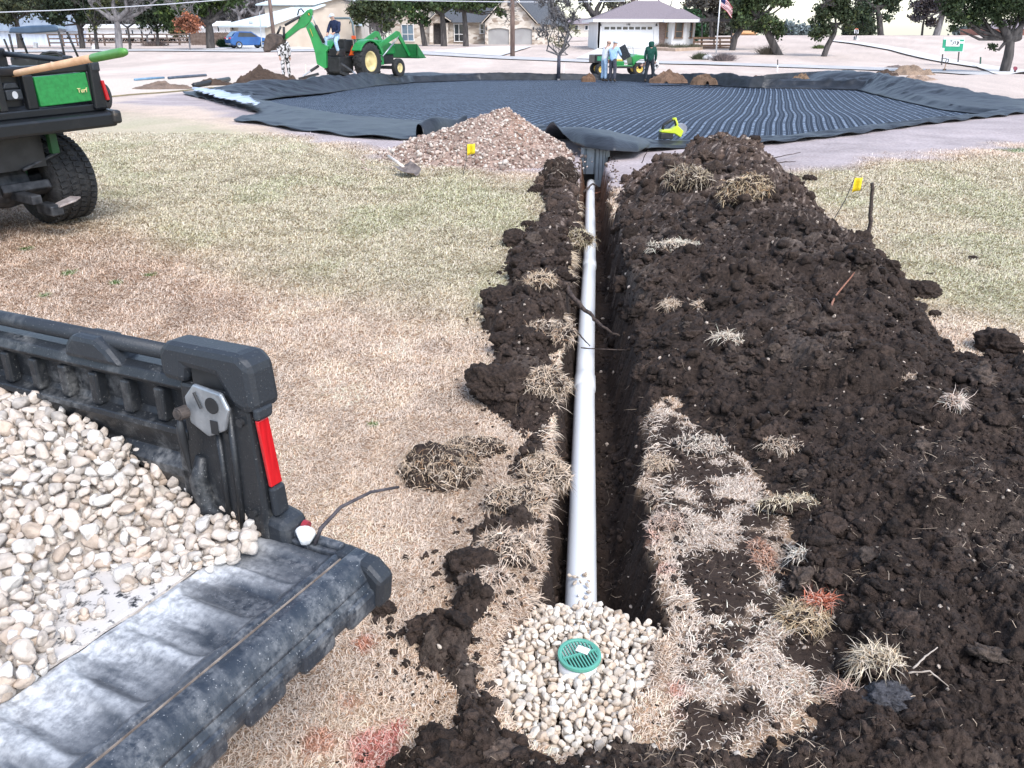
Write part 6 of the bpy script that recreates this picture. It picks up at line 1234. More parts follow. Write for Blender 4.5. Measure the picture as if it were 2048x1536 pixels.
part(hC, 'portico', M_lime_stone, lambda m: (wallp(m, [(859, 40), (873, 27), (888, 40), (888, 46), (859, 46)], yC + .9, .5), wallp(m, rect(859, 46, 866, 94), yC + .9, .5), wallp(m, rect(882, 46, 896, 94), yC + .9, .5))); gable(855, 902, 43, 875, 24, yC + .9, 3, M_shdark)
part(hC, 'entry_door', M_darkw, lambda m: wallp(m, rect(868, 48, 881, 93), yC + 1.8, .1))
window(hC, 803, 49, 828, 82, yC + 1.95, None, M_glassb, M_trim, 1, 1); window(hC, 908, 48, 928, 83, yC + 2.9, None, M_glass, M_trim, 1, 1); window(hC, 960, 48, 968, 67, yC + 2.9, None, M_glass, M_trim, 0, 1)
for x in (973, 1067): part(hC, 'wall_lamp', M_darkw, lambda m: m.tube([aty(x, 54, yC - .1), aty(x, 60, yC - .1)], [.08, .14], 6))
# house with white metal roof
yB = 99.; hB = thing('house', 'tan house with a pale metal roof, white garage door and blue car in front', 'house', aty(540, 94, yB))
c0 = aty(543, 95, yB); aF = Vector((-1, .16, 0)).normalized(); aS = Vector((.86, .50, 0)).normalized(); ZB = c0.z; he = aty(543, 52, yB).z - ZB
W1 = (aty(460, 95, yB) - c0).length; W2 = 10.5
def PB(a, b, z): return c0 + aF * a + aS * b + Vector((0, 0, z))
part(hB, 'front_wall', M_tan, lambda m: (m.prism([PB(0, 0, -.3), PB(.55, 0, -.3), PB(.55, 0, he), PB(0, 0, he)], aS * .25), m.prism([PB(W1, 0, -.3), PB(W1 - .9, 0, -.3), PB(W1 - .9, 0, he), PB(W1, 0, he)], aS * .25), m.prism([PB(.55, 0, 2.35), PB(W1 - .9, 0, 2.35), PB(W1 - .9, 0, he), PB(.55, 0, he)], aS * .25)))
part(hB, 'stone_base', M_lime_stone, lambda m: m.prism([PB(W1 + .03, -.06, -.3), PB(W1 - .93, -.06, -.3), PB(W1 - .93, -.06, .9), PB(W1 + .03, -.06, .9)], aS * .1))
part(hB, 'garage_door', M_trim, lambda m: m.prism([PB(.55, .12, -.3), PB(W1 - .9, .12, -.3), PB(W1 - .9, .12, 2.35), PB(.55, .12, 2.35)], aS * .08))
part(hB, 'side_wall', M_tan, lambda m: m.prism([PB(.0, .02, -.4), PB(.0, W2, -.4), PB(.0, W2, he + 2.0), PB(.0, W2 * .62, he + 2.0), PB(.0, 0.02, he)], aF * .25))
part(hB, 'upper_wall', M_tan, lambda m: m.prism([PB(.5, W2 * .55, he + 1.2), PB(.5, W2 * 1.2, he + 1.2), PB(.5, W2 * 1.2, he + 2.2), PB(.5, W2 * .85, he + 3.0), PB(.5, W2 * .55, he + 2.2)], aF * 6))
part(hB, 'roof', M_metalroof, lambda m: (m.prism([PB(-.5, -.7, he - .15), PB(W1 + .7, -.7, he - .15), PB(W1 - 2.6, W2 * .62, he + 2.2), PB(-.5, W2 * .62, he + 2.2)], (0, 0, .18)), m.prism([PB(W1 + .7, -.7, he - .15), PB(W1 - 2.6, W2 * .62, he + 2.2), PB(W1 + .7, W2 * 1.1, he - .15)], (0, 0, .17))))
part(hB, 'upper_roof', M_metalroof, lambda m: (m.prism([PB(-.3, W2 * .5, he + 2.25), PB(-.3, W2 * .85, he + 3.15), PB(7, W2 * .85, he + 3.15), PB(7, W2 * .5, he + 2.25)], (0, 0, .15)), m.prism([PB(-.3, W2 * 1.25, he + 2.1), PB(-.3, W2 * .85, he + 3.16), PB(7, W2 * .85, he + 3.16), PB(7, W2 * 1.25, he + 2.1)], (0, 0, .15))))
digits(hB, '222', PB(W1 * .44, -.05, 2.55), .30, M_num, -math.atan2(.16, 1))
part(hB, 'wall_lamp', M_darkw, lambda m: m.tube([PB(W1 - .45, -.12, 1.9), PB(W1 - .45, -.12, 2.35)], [.08, .14], 6)); part(hB, 'meter_box', M_grdoor, lambda m: m.box(aty(614, 70, yB + 3.2), (.35, .3, 1.1)))
part(hB, 'rear_wing', M_cream, lambda m: m.box((aty(682, 66, 108).x, 111, aty(682, 66, 108).z), (aty(722, 60, 108).x - aty(640, 60, 108).x, 6, 3.4)))
part(hB, 'rear_roof', M_metalroof, lambda m: m.prism([aty(630, 52, 107), aty(724, 52, 107), aty(716, 33, 111), aty(630, 30, 111)], (0, .2, .1)))
for x0, x1 in ((642, 652), (656, 664), (690, 700)): window(hB, x0, 53, x1, 72, 107.9, None, M_glass, M_trim, 0, 0)
part(hB, 'satellite_dish', M_glass, lambda m: m.ring(aty(637, 38, 106), (-.3, -1, .2), [(.02, 0), (.28, .08), (.30, .1)], 18))
# far small buildings
def simple_house(label, x0, x1, ye, yb, y, ridge, rcol, wcol, wins=(), dep=8, gable_end=False, porch=None):
    h = thing('house', label, 'house', aty((x0 + x1) / 2, yb, y)); part(h, 'wall', wcol, lambda m: wallp(m, rect(x0, ye, x1, yb + 1), y, dep))
    if gable_end:
        part(h, 'gable', wcol, lambda m: wallp(m, [(x0, ye), ((x0 + x1) / 2, ridge), (x1, ye)], y + .02, dep - .1))
        def rf(m):
            A = aty(x0 - 3, ye + 2, y - .4); B = aty((x0 + x1) / 2, ridge - 1, y - .4); C_ = aty(x1 + 3, ye + 2, y - .4); t = Vector((0, 0, .2)); m.prism([A, B, B + t, A + t], (0, dep + 1, 0)); m.prism([B, C_, C_ + t, B + t], (0, dep + 1, 0))
        part(h, 'roof', rcol, rf)
    else: part(h, 'roof', rcol, lambda m: m.prism([aty(x0 - 3, ye, y - .6), aty(x1 + 3, ye, y - .6), aty(x1 - 2, ridge, y + dep / 2), aty(x0 + 2, ridge, y + dep / 2)], (0, .3, .12)))
    for w in wins: window(h, *w, y - .03, None, M_glass, M_trim, 0, 0)
    return h
M_barn = mat('barn_panel', (.50, .56, .66), (.60, .66, .75), rough=.6, scale=.6, stretch=(6, 1, .3)); M_slate2 = mat('slate_metal', (.16, .19, .24), (.24, .28, .33), rough=.55, scale=1)
simple_house('pale blue metal barn with a grey roof at the far left behind the carts', -60, 158, 62, 90, 118, 28, M_slate2, M_barn, dep=2)
simple_house('long white farmhouse with a porch far behind the rail fence', 168, 345, 56, 74, 140, 50, M_whites, M_whites, [(190, 60, 196, 68), (250, 59, 256, 69), (262, 59, 268, 69), (280, 59, 286, 69), (300, 61, 306, 68)], dep=8)
simple_house('plain white shed far behind the red leaved tree', 346, 404, 57, 72, 138, 50, M_whites, M_whites, [(339 + 10, 62, 353, 66)], dep=8)
simple_house('white cottage with a dark barred window between oak and metal roofed house', 424, 462, 52, 71, 122, 44, M_whites, M_whites, [(434, 52, 440, 64), (450, 58, 454, 66)], dep=7)
simple_house('low tan house with a dark roof seen between the stone house and the white house', 1128, 1182, 48, 66, 128, 38, M_shmauve, M_cream, [(1150, 50, 1156, 61), (1170, 51, 1176, 60)], dep=8)
simple_house('red brick house behind the big oak at far right', 1985, 2060, 58, 73, 125, 40, M_shmauve, mat('red_brick', (.30, .13, .10), (.40, .19, .15), rough=.9, scale=3), [(2026, 58, 2030, 72)], dep=9)
simple_house('small orange roofed shed on the far crest behind the leaning oaks', 1482, 1512, 67, 72, 135, 63, mat('orange_roof', (.60, .28, .10), (.72, .38, .16), rough=.7, scale=1), mat('orange_wall', (.62, .38, .22), (.7, .45, .28), rough=.8), dep=6)
# ------------------------------------------------------------------ blue car
cp0 = gh(500, 96); car = thing('parked_car', 'blue parked car seen from its rear corner by the metal roofed house', 'car', (aty(497, 94, 93).x, 93.0, float(zg(aty(497, 94, 93).x, 93)) + .12), R(-52))
M_carb = mat('car_blue', (.006, .06, .22), (.012, .10, .30), rough=.22, scale=1, spec=.7)
side = [(-2.2, .45), (-2.25, .95), (-2.1, 1.12), (-1.95, 1.18), (-1.55, 1.62), (-1.2, 1.70), (.2, 1.66), (1.05, 1.12), (1.95, .98), (2.2, .75), (2.2, .40), (1.8, .30), (-1.9, .30)]
m = MB(); m.prism([(-.92, y, z) for y, z in side], (1.84, 0, 0)); cb_ = m.build('body', M_carb, car, bevel=.09)
m = MB(); m.prism([(.925, -1.4, 1.15), (.925, .85, 1.13), (.925, .15, 1.55), (.925, -1.15, 1.58)], (.006, 0, 0)); m.build('side_window', M_glass, car); m = MB(); m.prism([(-.925, -1.4, 1.15), (-.925, .85, 1.13), (-.925, .15, 1.55), (-.925, -1.15, 1.58)], (-.006, 0, 0)); m.build('side_window', M_glass, car)
m = MB(); m.prism([(-.72, -2.0, 1.20), (.72, -2.0, 1.20), (.66, -1.62, 1.58), (-.66, -1.62, 1.58)], (0, -.03, .0)); m.build('rear_window', M_glassb, car)
for s in (-1, 1):
    m = MB(); m.box((s * .70, -2.2, 1.02), (.40, .12, .14)); m.build('tail_light', M_red, car, bevel=.02)
m = MB(); m.box((0, -2.27, .95), (.45, .02, .16)); m.build('number_plate', M_trim, car); m = MB(); m.box((0, -2.24, .45), (1.3, .08, .12)); m.build('rear_bumper_trim', M_steel, car)
for x in (-.86, .86):
    for y in (-1.35, 1.35): wheel(car, (x, y, .35), .36, .24, M_steel, .66)
# ------------------------------------------------------------------ fences
def rail_fence(label, p0, p1, n, h, rails, rx=.12):
    a = gh(*p0); b = gh(*p1); o = thing('rail_fence', label, 'fence', a)
    for i in range(n + 1):
        q = a.lerp(b, i / n); q.z = float(zg(q.x, q.y)); m = MB(); m.bar(q - Vector((0, 0, .2)), q + Vector((0, 0, h)), .16, .16); m.build('fence_post', M_brown2, o, world=True)
    for k in range(rails):
        z = h * (.94 - k * .40 / max(1, rails - 1) * 1.6)
        for i in range(n):
            q = a.lerp(b, i / n); r_ = a.lerp(b, (i + 1) / n); q.z = float(zg(q.x, q.y)) + z; r_.z = float(zg(r_.x, r_.y)) + z; m = MB(); m.bar(q + Vector((0, -.1, rnd.uniform(-.03, .03))), r_ + Vector((0, -.1, rnd.uniform(-.03, .03))), .05, .17); m.build('fence_rail', M_brown2, o, world=True)
M_brown2 = mat('weathered_brown', (.11, .075, .06), (.20, .15, .125), rough=.9, scale=3)
rail_fence('near brown three rail fence running behind the bare grey tree', (100, 93), (384, 90), 11, 1.45, 3); rail_fence('farther two rail fence across the field behind the near rail fence', (-40, 86), (376, 84), 14, 1.3, 2)
fa = gh(386, 92); fb_ = gh(464, 92); fo = thing('board_fence', 'brown upright board fence between the red leaved tree and the metal roofed house', 'fence', fa)
def bf(m):
    for i in range(46):
        q = fa.lerp(fb_, i / 45); m.box((q.x, q.y, q.z + .85), (.10, .04, 1.5 + .06 * math.sin(i * 2.3)))
part(fo, 'boards', M_brown2, bf); part(fo, 'fence_rail', M_brown2, lambda m: m.bar(fa + Vector((0, .06, 1.5)), fb_ + Vector((0, .06, 1.5)), .05, .12)); part(fo, 'fence_rail', M_brown2, lambda m: m.bar(fa + Vector((0, .06, .5)), fb_ + Vector((0, .06, .5)), .05, .12))
# ------------------------------------------------------------------ poles, wires, flag, sign, small markers
M_pole = mat('pole_wood', (.13, .085, .07), (.24, .17, .14), rough=.9, scale=5, stretch=(3, 3, .3)); M_galv = mat('galvanised', (.42, .46, .50), (.55, .58, .62), rough=.4, scale=3, metal=.5)
def vpole(name, label, base, h, r0, r1, m_, cat='pole'):
    p = gh(*base); o = thing(name, label, cat, p); m = MB(); m.tube([p - Vector((0, 0, .2)), p + Vector((0, 0, h))], [r0, r1], 10); m.build('shaft', m_, o, world=True, smooth=True); return o, p
o1, p1 = vpole('utility_pole', 'brown wooden utility pole in front of the stone house garage', (1025, 114), 9.5, .20, .15, M_pole); o2, p2 = vpole('utility_pole', 'leaning brown wooden utility pole rising behind the backhoe bucket', (551, 102), 9.5, .20, .15, M_pole)
m = MB(); m.tube([aty(524, 95, 88), aty(519, 25, 88)], .05, 8); t_ = thing('light_pole', 'thin grey metal pole in front of the metal roofed house', 'pole', aty(524, 95, 88)); m.build('shaft', M_galv, t_, world=True)
def wire(label, pts): m = MB(); m.tube(pts, .035, 5); m.build('power_line', mat('wire_grey', (.45, .47, .5), (.55, .56, .6), rough=.5), label=label, cat='power line')
wire('power line sagging across the trees at upper left', [aty(-100, 27, 66), aty(0, 24.5, 66), aty(120, 20.5, 66), aty(240, 14.5, 66), aty(340, 8, 66), aty(440, 0, 66), aty(560, -10, 66)]); wire('nearly level power line across the top of the stone house', [aty(700, -1.5, 70), aty(800, .8, 70), aty(900, 2.2, 70), aty(1000, 3.6, 70), aty(1025, 4, 70), aty(1150, 4, 70), aty(1250, 2, 70)])
fpz = gh(1432, 107); fl = thing('flagpole', 'white leaning flagpole flying a striped flag by the deck', 'flagpole', fpz); ft = aty(1441, -6, fpz.y); m = MB(); m.tube([fpz, ft], [.06, .045], 8); m.build('pole', M_trim, fl, world=True, smooth=True)
M_fr = mat('flag_red', (.45, .03, .05), (.55, .05, .07), rough=.8); M_fw = mat('flag_white', (.72, .70, .70), (.8, .8, .8), rough=.8); M_fb = mat('flag_blue', (.02, .03, .12), (.03, .05, .18), rough=.8)
m = MB(); a0 = aty(1443, -6, fpz.y - .05); a1 = aty(1466, 16, fpz.y - .05); nst = 13
V = []; n2 = 14
for i in range(n2 + 1):
    t = i / n2; top = a0.lerp(aty(1458, -2, fpz.y), t) if False else Vector((a0.x + (a1.x - a0.x) * t, fpz.y + .12 * math.sin(t * 9), a0.z + .1 - .55 * t - .35 * t * t))
    for j in range(nst + 1): V.append(top - Vector((0, 0, .80 * j / nst)) + Vector((0, .05 * math.sin(j + t * 6), 0)))
F = []; MI = []
for i in range(n2):
    for j in range(nst): a = i * (nst + 1) + j; F.append((a, a + 1, a + nst + 2, a + nst + 1)); MI.append(2 if (i < 5 and j < 7) else (j % 2))
m.add(V, F); m.mi = MI; fo = m.build('flag', [M_fr, M_fw, M_fb], fl, world=True, smooth=True); q = fo.modifiers.new('t', 'SOLIDIFY'); q.thickness = .01
sy = gh(1882, 131); sg = thing('sign_board', 'green sign board with a white map panel on posts beside the path', 'sign', sy); ys_ = sy.y
M_sg = mat('sign_green', (.01, .26, .14), (.02, .32, .18), rough=.5, scale=2); M_sw = mat('sign_white', (.72, .73, .73), (.80, .80, .80), rough=.5)
part(sg, 'board', M_sw, lambda m: m.prism([aty(x, y, ys_) for x, y in ((1888, 75), (1930, 75), (1926, 104), (1884, 103))], (0, .08, 0))); part(sg, 'green_field', M_sg, lambda m: m.prism([aty(x, y, ys_ - .03) for x, y in ((1886.5, 79), (1928.5, 79), (1925, 102.5), (1884.5, 102))], (0, .03, 0)))
part(sg, 'map_panel', M_sw, lambda m: m.prism([aty(x, y, ys_ - .06) for x, y in ((1893, 79.5), (1920, 80), (1919, 93), (1891.5, 92.5))], (0, .03, 0))); part(sg, 'map_mark', M_char, lambda m: (m.bar(aty(1901, 81.7, ys_ - .07), aty(1905, 81.7, ys_ - .07), .02, .05), m.prism([aty(x, y, ys_ - .075) for x, y in ((1915, 81), (1918, 84), (1917, 89), (1912, 90), (1915, 87))], (0, .01, 0)), m.tube([aty(x, y, ys_ - .07) for x, y in ((1903, 90), (1907, 87), (1906, 84), (1911, 83), (1912, 86), (1909, 88))], .02, 5)))
part(sg, 'name_tag', M_sw, lambda m: m.prism([aty(x, y, ys_ - .06) for x, y in ((1920, 83), (1928, 83), (1927, 87), (1920, 87))], (0, .03, 0))); part(sg, 'corner_panel', M_sw, lambda m: m.prism([aty(x, y, ys_ - .06) for x, y in ((1881, 96), (1889, 96), (1888, 108), (1880, 108))], (0, .03, 0)))
for x, yb_ in ((1884, 130), (1916, 124)): part(sg, 'sign_post', M_darkw, lambda m: m.bar(aty(x - (1 if x < 1900 else 0), yb_, ys_ + .06), aty(x + 2, 103, ys_ + .06), .06, .06))
part(sg, 'cross_bar', M_darkw, lambda m: m.bar(aty(1883, 116.5, ys_ + .06), aty(1893, 117, ys_ + .06), .05, .05))
sv = gh(1888, 143); dsh = thing('shovel', 'shovel with a black loop handle stuck upright in the ground near the green sign', 'shovel', sv)
part(dsh, 'shaft', mat('orange_wood', (.46, .22, .10), (.58, .31, .16), rough=.6, scale=9), lambda m: m.tube([aty(1887.5, 144, sv.y), aty(1892, 126, sv.y)], .022, 8)); part(dsh, 'grip', M_tool, lambda m: m.tube([aty(1892, 127, sv.y), aty(1891.5, 123, sv.y), aty(1893, 119, sv.y), aty(1896, 118, sv.y), aty(1897.5, 120, sv.y), aty(1896, 124, sv.y), aty(1892.5, 127, sv.y)], .022, 7)); part(dsh, 'blade', M_rustblade, lambda m: m.box(sv + Vector((0, 0, .02)), (.2, .02, .25)))
def stake(label, px, yb_, yt, m_, w=.05, tip=None, name='marker_stake', cat='stake'):
    p = gh(px, yb_); o = thing(name, label, cat, p); part(o, 'shaft', m_, lambda m: m.bar(p - Vector((0, 0, .1)), aty(px + .3, yt + (0 if not tip else (yb_ - yt) * .45), p.y), w, w))
    if tip: part(o, 'tip', tip, lambda m: m.bar(aty(px + .2, yt + (yb_ - yt) * .45, p.y), aty(px + .3, yt, p.y), w * .8, w * .8))
stake('white stake with a dark top standing beyond the far rim right of the flagpole', 1555, 144, 119, M_trim, .055, M_darkw); stake('pale stake standing just right of the young tree', 1128, 149, 127, M_trim, .04); stake('pale stake standing left of the tractor stabiliser', 611, 146, 129, mat('stake_cream', (.66, .58, .45), (.74, .66, .54)), .045)
stake('short white pipe post at the foot of the thin brown tree at left', 188, 99, 90, M_trim, .35); stake('white pipe post standing in front of the blue barn', 71, 96, 85, M_trim, .35); stake('dark green post leaning on the slope right of the green sign', 1961, 131, 114, mat('post_green', (.02, .07, .05), (.04, .10, .07)), .07, None, 'marker_post', 'post')
hy = gh(2030, 148); hd2 = thing('marker_post', 'dark red marker post beside the big oak trunk at far right', 'post', hy); part(hd2, 'shaft', M_darkw, lambda m: m.bar(hy, aty(2030, 138, hy.y), .07, .07)); part(hd2, 'marker_plate', mat('plate_red', (.18, .03, .05), (.26, .05, .07), rough=.6), lambda m: m.prism([aty(2031 + 4.3 * math.cos(a), 137 + 4.3 * math.sin(a), hy.y - .06) for a in np.linspace(.4, 6.68, 8, endpoint=False)], (0, .03, 0)))
a_ = gh(1712, 80); af = thing('frame_sign', 'small white A-frame sign on the far slope', 'sign', a_); part(af, 'sign_panel', M_sw, lambda m: m.prism([aty(x, y, a_.y) for x, y in ((1707, 74), (1715, 73), (1719, 80.5), (1708, 80.5))], (0, .1, 0))); part(af, 'sign_text', M_char, lambda m: (m.bar(aty(1708, 76, a_.y - .05), aty(1710, 76, a_.y - .05), .03, .4), m.bar(aty(1711.5, 77, a_.y - .05), aty(1713, 77, a_.y - .05), .03, .5)))
w_ = gh(1713, 73); ws = thing('road_sign', 'white and red sign standing among the far trees on the crest', 'sign', w_); part(ws, 'sign_panel', M_sw, lambda m: m.prism([aty(x, y, w_.y) for x, y in ((1709, 59), (1717, 59), (1717, 67), (1709, 67))], (0, .1, 0))); part(ws, 'sign_top', mat('sign_orange', (.6, .16, .08)), lambda m: m.prism([aty(x, y, w_.y) for x, y in ((1711, 57), (1716, 57), (1717, 59), (1710, 59))], (0, .1, 0))); part(ws, 'sign_text', M_char, lambda m: (m.bar(aty(1711, 63, w_.y - .05), aty(1712.5, 63, w_.y - .05), .03, .5), m.bar(aty(1714, 63, w_.y - .05), aty(1715.5, 63, w_.y - .05), .03, .5))); part(ws, 'sign_post', M_darkw, lambda m: m.bar(w_, aty(1713, 67, w_.y), .1, .1))
# ------------------------------------------------------------------ spoil around the far rim
def spoil(px, pyb, wpx, hpx, label, seed, c1=(.14, .085, .055), name='dirt_pile', dep=.6, dz=0):
    b = gh(px, pyb); s = ppm(b); w = wpx / s / 2; h = hpx / s / 1.03; o = None; rr = np.random.default_rng(seed)
    n = 90; g = np.linspace(-1.15, 1.15, n); X, Y = np.meshgrid(g, g); x = X.ravel(); y = Y.ravel(); d = np.hypot(x, y) + .5 * (fbm(x * 1 + seed, y, 2.2, 3, seed) - .5); ax_ = np.abs(x)
    z = h * .9 * (np.clip(1.05 - d, 0, 1) ** .9 * (.5 + .65 * fbm(x * 1.3 + seed, y * 1.3, 2.2, 4, seed + 3))) + h * (bumps(x + .3 * vn(x * 4, y * 4, seed), y, .40, seed + 5) * 1.0 + bumps(x, y, .14, seed + 6) * 1.3) * sstep(1.1, .8, d) - .12 * sstep(1.0, 1.12, d)
    c = np.array(c1)[None] * (.55 + .9 * fbm(x + seed, y, 3, 4, seed + 9))[:, None]; wx = b.x + x * w; wy = b.y + dep * w * .5 + y * w * dep
    f = grid_faces(n, n); f = f[(d[f] < 1.12).any(1)]; u, inv = np.unique(f, return_inverse=True)
    return npmesh(name, np.stack([wx[u], wy[u], zg(wx[u], wy[u]) + z[u] + dz], -1), F4=inv.reshape(-1, 4), m=M_soil, cols=c[u], label=label, cat='dirt pile')
BR = (.16, .095, .06); DK = (.075, .052, .040)
for a in [(525, 168, 120, 36, 'dark brown dirt pile under the raised backhoe bucket', 3, DK), (610, 166, 60, 10, 'low dark dirt spread at the tractor stabiliser', 4, DK), (320, 178, 110, 14, 'low grey brown dirt spread at the left tip of the liner', 5, (.17, .125, .10)), (425, 170, 80, 13, 'dark dirt scatter between the blue pipe and the big dark pile', 6, DK),
          (1178, 158, 26, 12, 'small brown dirt lump left of the work cart', 7, BR), (1338, 160, 66, 20, 'orange brown dirt pile right of the man in the green hoodie', 8, (.16, .10, .068)), (1410, 163, 52, 19, 'dark brown dirt pile beyond the far rim below the flagpole', 9, (.14, .09, .06)), (1512, 164, 42, 14, 'low dark dirt pile beyond the far rim right of the flagpole', 10, (.13, .085, .06)),
          (1604, 162, 40, 17, 'brown dirt pile with an upright lump beyond the far rim', 11, (.19, .125, .08)), (1655, 161, 38, 12, 'small brown dirt pile between two others on the far rim', 12, (.18, .12, .08)), (1722, 158, 60, 18, 'dark dirt pile at the far right corner of the liner', 13, DK), (1775, 152, 50, 14, 'dark low dirt pile behind the far right corner of the liner', 14, DK),
          (1830, 150, 90, 21, 'large tan dirt pile in front of the upright shovel', 15, (.26, .19, .14)), (1840, 162, 70, 14, 'pale pinkish dirt pile in front of the large tan pile', 16, (.30, .22, .17)), (1795, 136, 45, 6, 'thin scatter of dark rubble on the road edge near the path', 17, (.16, .13, .12))]: spoil(*a)
for lab, a, b, r, mm in (('light blue length of pipe lying on the ground at left', (270, 162), (328, 158), .05, mat('blue_pipe', (.10, .22, .34), (.20, .32, .44), rough=.5, scale=5)), ('dark blue length of pipe lying right of the light blue pipe', (338, 159), (412, 153), .06, mat('dark_blue_pipe', (.04, .06, .09), (.10, .12, .16), rough=.5, scale=5)), ('black corrugated pipe lying beside the dark dirt scatter', (390, 176), (458, 163), .09, M_cable)):
    p = gh(*a); q = gh(*b); m = MB(); m.tube([p + Vector((0, 0, r)), p.lerp(q, .5) + Vector((0, 0, r + .01)), q + Vector((0, 0, r))], r, 9); m.build('loose_pipe', mm, smooth=True, label=lab, cat='pipe')
p = gh(215, 196); q = gh(560, 166); m = MB(); m.tube([p.lerp(q, k / 12) + Vector((0, .25 * math.sin(k * 1.3), .03)) for k in range(13)], .022, 6); m.build('garden_hose', mat('hose_olive', (.16, .13, .06), (.26, .21, .11), rough=.6, scale=4), smooth=True, label='thin olive hose snaking along the left side of the excavation', cat='hose')
# ------------------------------------------------------------------ trees
M_trunk = mat('bark', (.035, .031, .030), (.10, .088, .082), rough=.95, scale=3, bump=.6, bscale=9, detail=6, stretch=(2, 2, .5)); M_greybark = mat('grey_bark', (.12, .11, .11), (.25, .23, .23), rough=.95, scale=2, bump=.5, bscale=8, detail=6, stretch=(2, 2, .6))
def leafmat(name, a, b): return mat(name, a, b, rough=.75, scale=.55, spec=.25, detail=3, attr='Col')
M_leaf = leafmat('oak_leaves', (.75, .78, .75), (1.25, 1.25, 1.2))
def leaves(name, C, rad, n, size, col, parent, seed, hollow=.35, squash=.75):
    """many leaf sized faces in clumps spread through lobes. C (k,3) rad (k,)"""
    rr = np.random.default_rng(seed); C = np.array(C, float); rad = np.array(rad, float); w = rad ** 2; w /= w.sum(); n = int(n * .85); nc = max(8, n // 48)
    li = rr.choice(len(C), nc, p=w); d = rr.normal(size=(nc, 3)); d /= np.linalg.norm(d, axis=1)[:, None]; t = hollow + (1 - hollow) * rr.random(nc) ** .6; cl = C[li] + d * (rad[li] * t)[:, None] * np.array([1, 1, squash]); tone = .55 + .9 * rr.random(nc)
    ci = rr.integers(0, nc, n); P = cl[ci] + rr.normal(size=(n, 3)) * (rad[li][ci] * .11 + size)[:, None] * np.array([1, 1, .75])
    nrm = rr.normal(size=(n, 3)) + np.array([0, 0, .5]); nrm /= np.linalg.norm(nrm, axis=1)[:, None]; a = np.cross(nrm, rr.normal(size=(n, 3))); a /= np.linalg.norm(a, axis=1)[:, None]; b = np.cross(nrm, a); s = (size * (.6 + .8 * rr.random(n)))[:, None]
    V = np.stack([P - a * s, P - b * s * .55, P + a * s, P + b * s * .55], 1).reshape(-1, 3); F = np.arange(n * 4).reshape(n, 4); c = np.array(col)[None] * (tone[ci] * (.75 + .5 * rr.random(n)))[:, None]
    k = rr.random(n)[:, None]; c = np.where(k < .12, c * np.array([1.7, 1.45, 1.0]), c); V = V - np.array(parent.location)
    return npmesh(name, V, F4=F, m=M_leaf, cols=np.repeat(c, 4, 0), parent=parent, smooth=False)
def branches(mb, p, d, L, r, depth, rr, spread=.55, twig=.012, up=.12, seg=3):
    pts = [Vector(p)]; dd = Vector(d).normalized()
    for i in range(seg): dd = (dd + Vector(rr.normal(size=3) * .16) + Vector((0, 0, up * .3))).normalized(); pts.append(pts[-1] + dd * L / seg)
    rs = [max(twig, r * (1 - .45 * i / seg)) for i in range(seg + 1)]; mb.tube(pts, rs, 7 if depth > 2 else (4 if depth > 0 else 3), cap=False)
    ends.append(pts[-1])
    if depth <= 0: return
    for k in range(2 + (rr.random() < .8) + (depth <= 3)):
        q = pts[rr.integers(1, seg + 1)] if k else pts[-1]; nd = (dd + Vector(rr.normal(size=3)) * spread + Vector((0, 0, up))).normalized(); branches(mb, q, nd, L * rr.uniform(.58, .82), r * rr.uniform(.45, .62), depth - 1, rr, spread, twig, up, seg)
ends = []
def tree(name, label, base, path, limbs, lobes, nleaf, size, col, seed, r0, dist=None, bark=None, depth=3, leafname='crown', cat='tree', twig=.02, minl=1.2):
    """path: photo points of the trunk; lobes: (px,py,r_px) in the photo at the tree's distance, given thickness in depth"""
    global ends
    b = gh(*base) if dist is None else Vector((aty(base[0], base[1], dist).x, dist, float(zg(aty(base[0], base[1], dist).x, dist)))); y = b.y; s = ppm(b); rr = np.random.default_rng(seed); o = thing(name, label, cat, b)
    T = [b - Vector((0, 0, .3))] + [aty(px, py, y) for px, py in path]; m = MB(); r0 = r0 * .8; rs = [r0 * 1.25] + [r0 * (1 - .35 * (i + 1) / len(path)) for i in range(len(path))]
    fl = T[0].lerp(T[1], .18); m.tube([T[0], fl] + T[1:], [r0 * 1.25] + [r0 * .95] + rs[1:], 10, cap=False); ends = []
    for (px, py, dy, rl) in limbs: 
        q = T[min(len(T) - 1, max(1, int(len(T) * .75)))]; e = aty(px, py, y + dy); mid = q.lerp(e, .5) + Vector((rr.normal() * .3, rr.normal() * .3, -.2)); m.tube([q, mid, e], [rl, rl * .8, rl * .45], 8, cap=False); branches(m, e, e - mid, max(minl, (e - q).length * .5), rl * .45, depth, rr, .6, twig)
    if not limbs and depth: branches(m, T[-1], T[-1] - T[-2], (T[-1] - T[1]).length * .45, rs[-1] * .8, depth, rr, .6, twig)
    C = []; Q = []
    for (px, py, rp) in lobes:
        c = aty(px, py, y + rr.uniform(-.6, .6) * rp / s); C.append(c[:]); Q.append(rp / s)
        if nleaf: qq = T[-1]; m.tube([qq, qq.lerp(Vector(c), .5) + Vector((0, 0, -.3)), Vector(c)], [r0 * .35, r0 * .25, r0 * .1], 6, cap=False); branches(m, Vector(c), Vector(c) - qq, rp / s * .7, r0 * .12, 1, rr, .8, twig)
    m.build('trunk', bark or M_trunk, o, world=True, smooth=True)
    if nleaf: leaves(leafname, C, Q, nleaf, size, col, o, seed + 1)
    return o
OAK = (.046, .056, .034); CED = (.032, .047, .028); DRY = (.15, .125, .10); OLV = (.065, .075, .035)
L_ = 100.
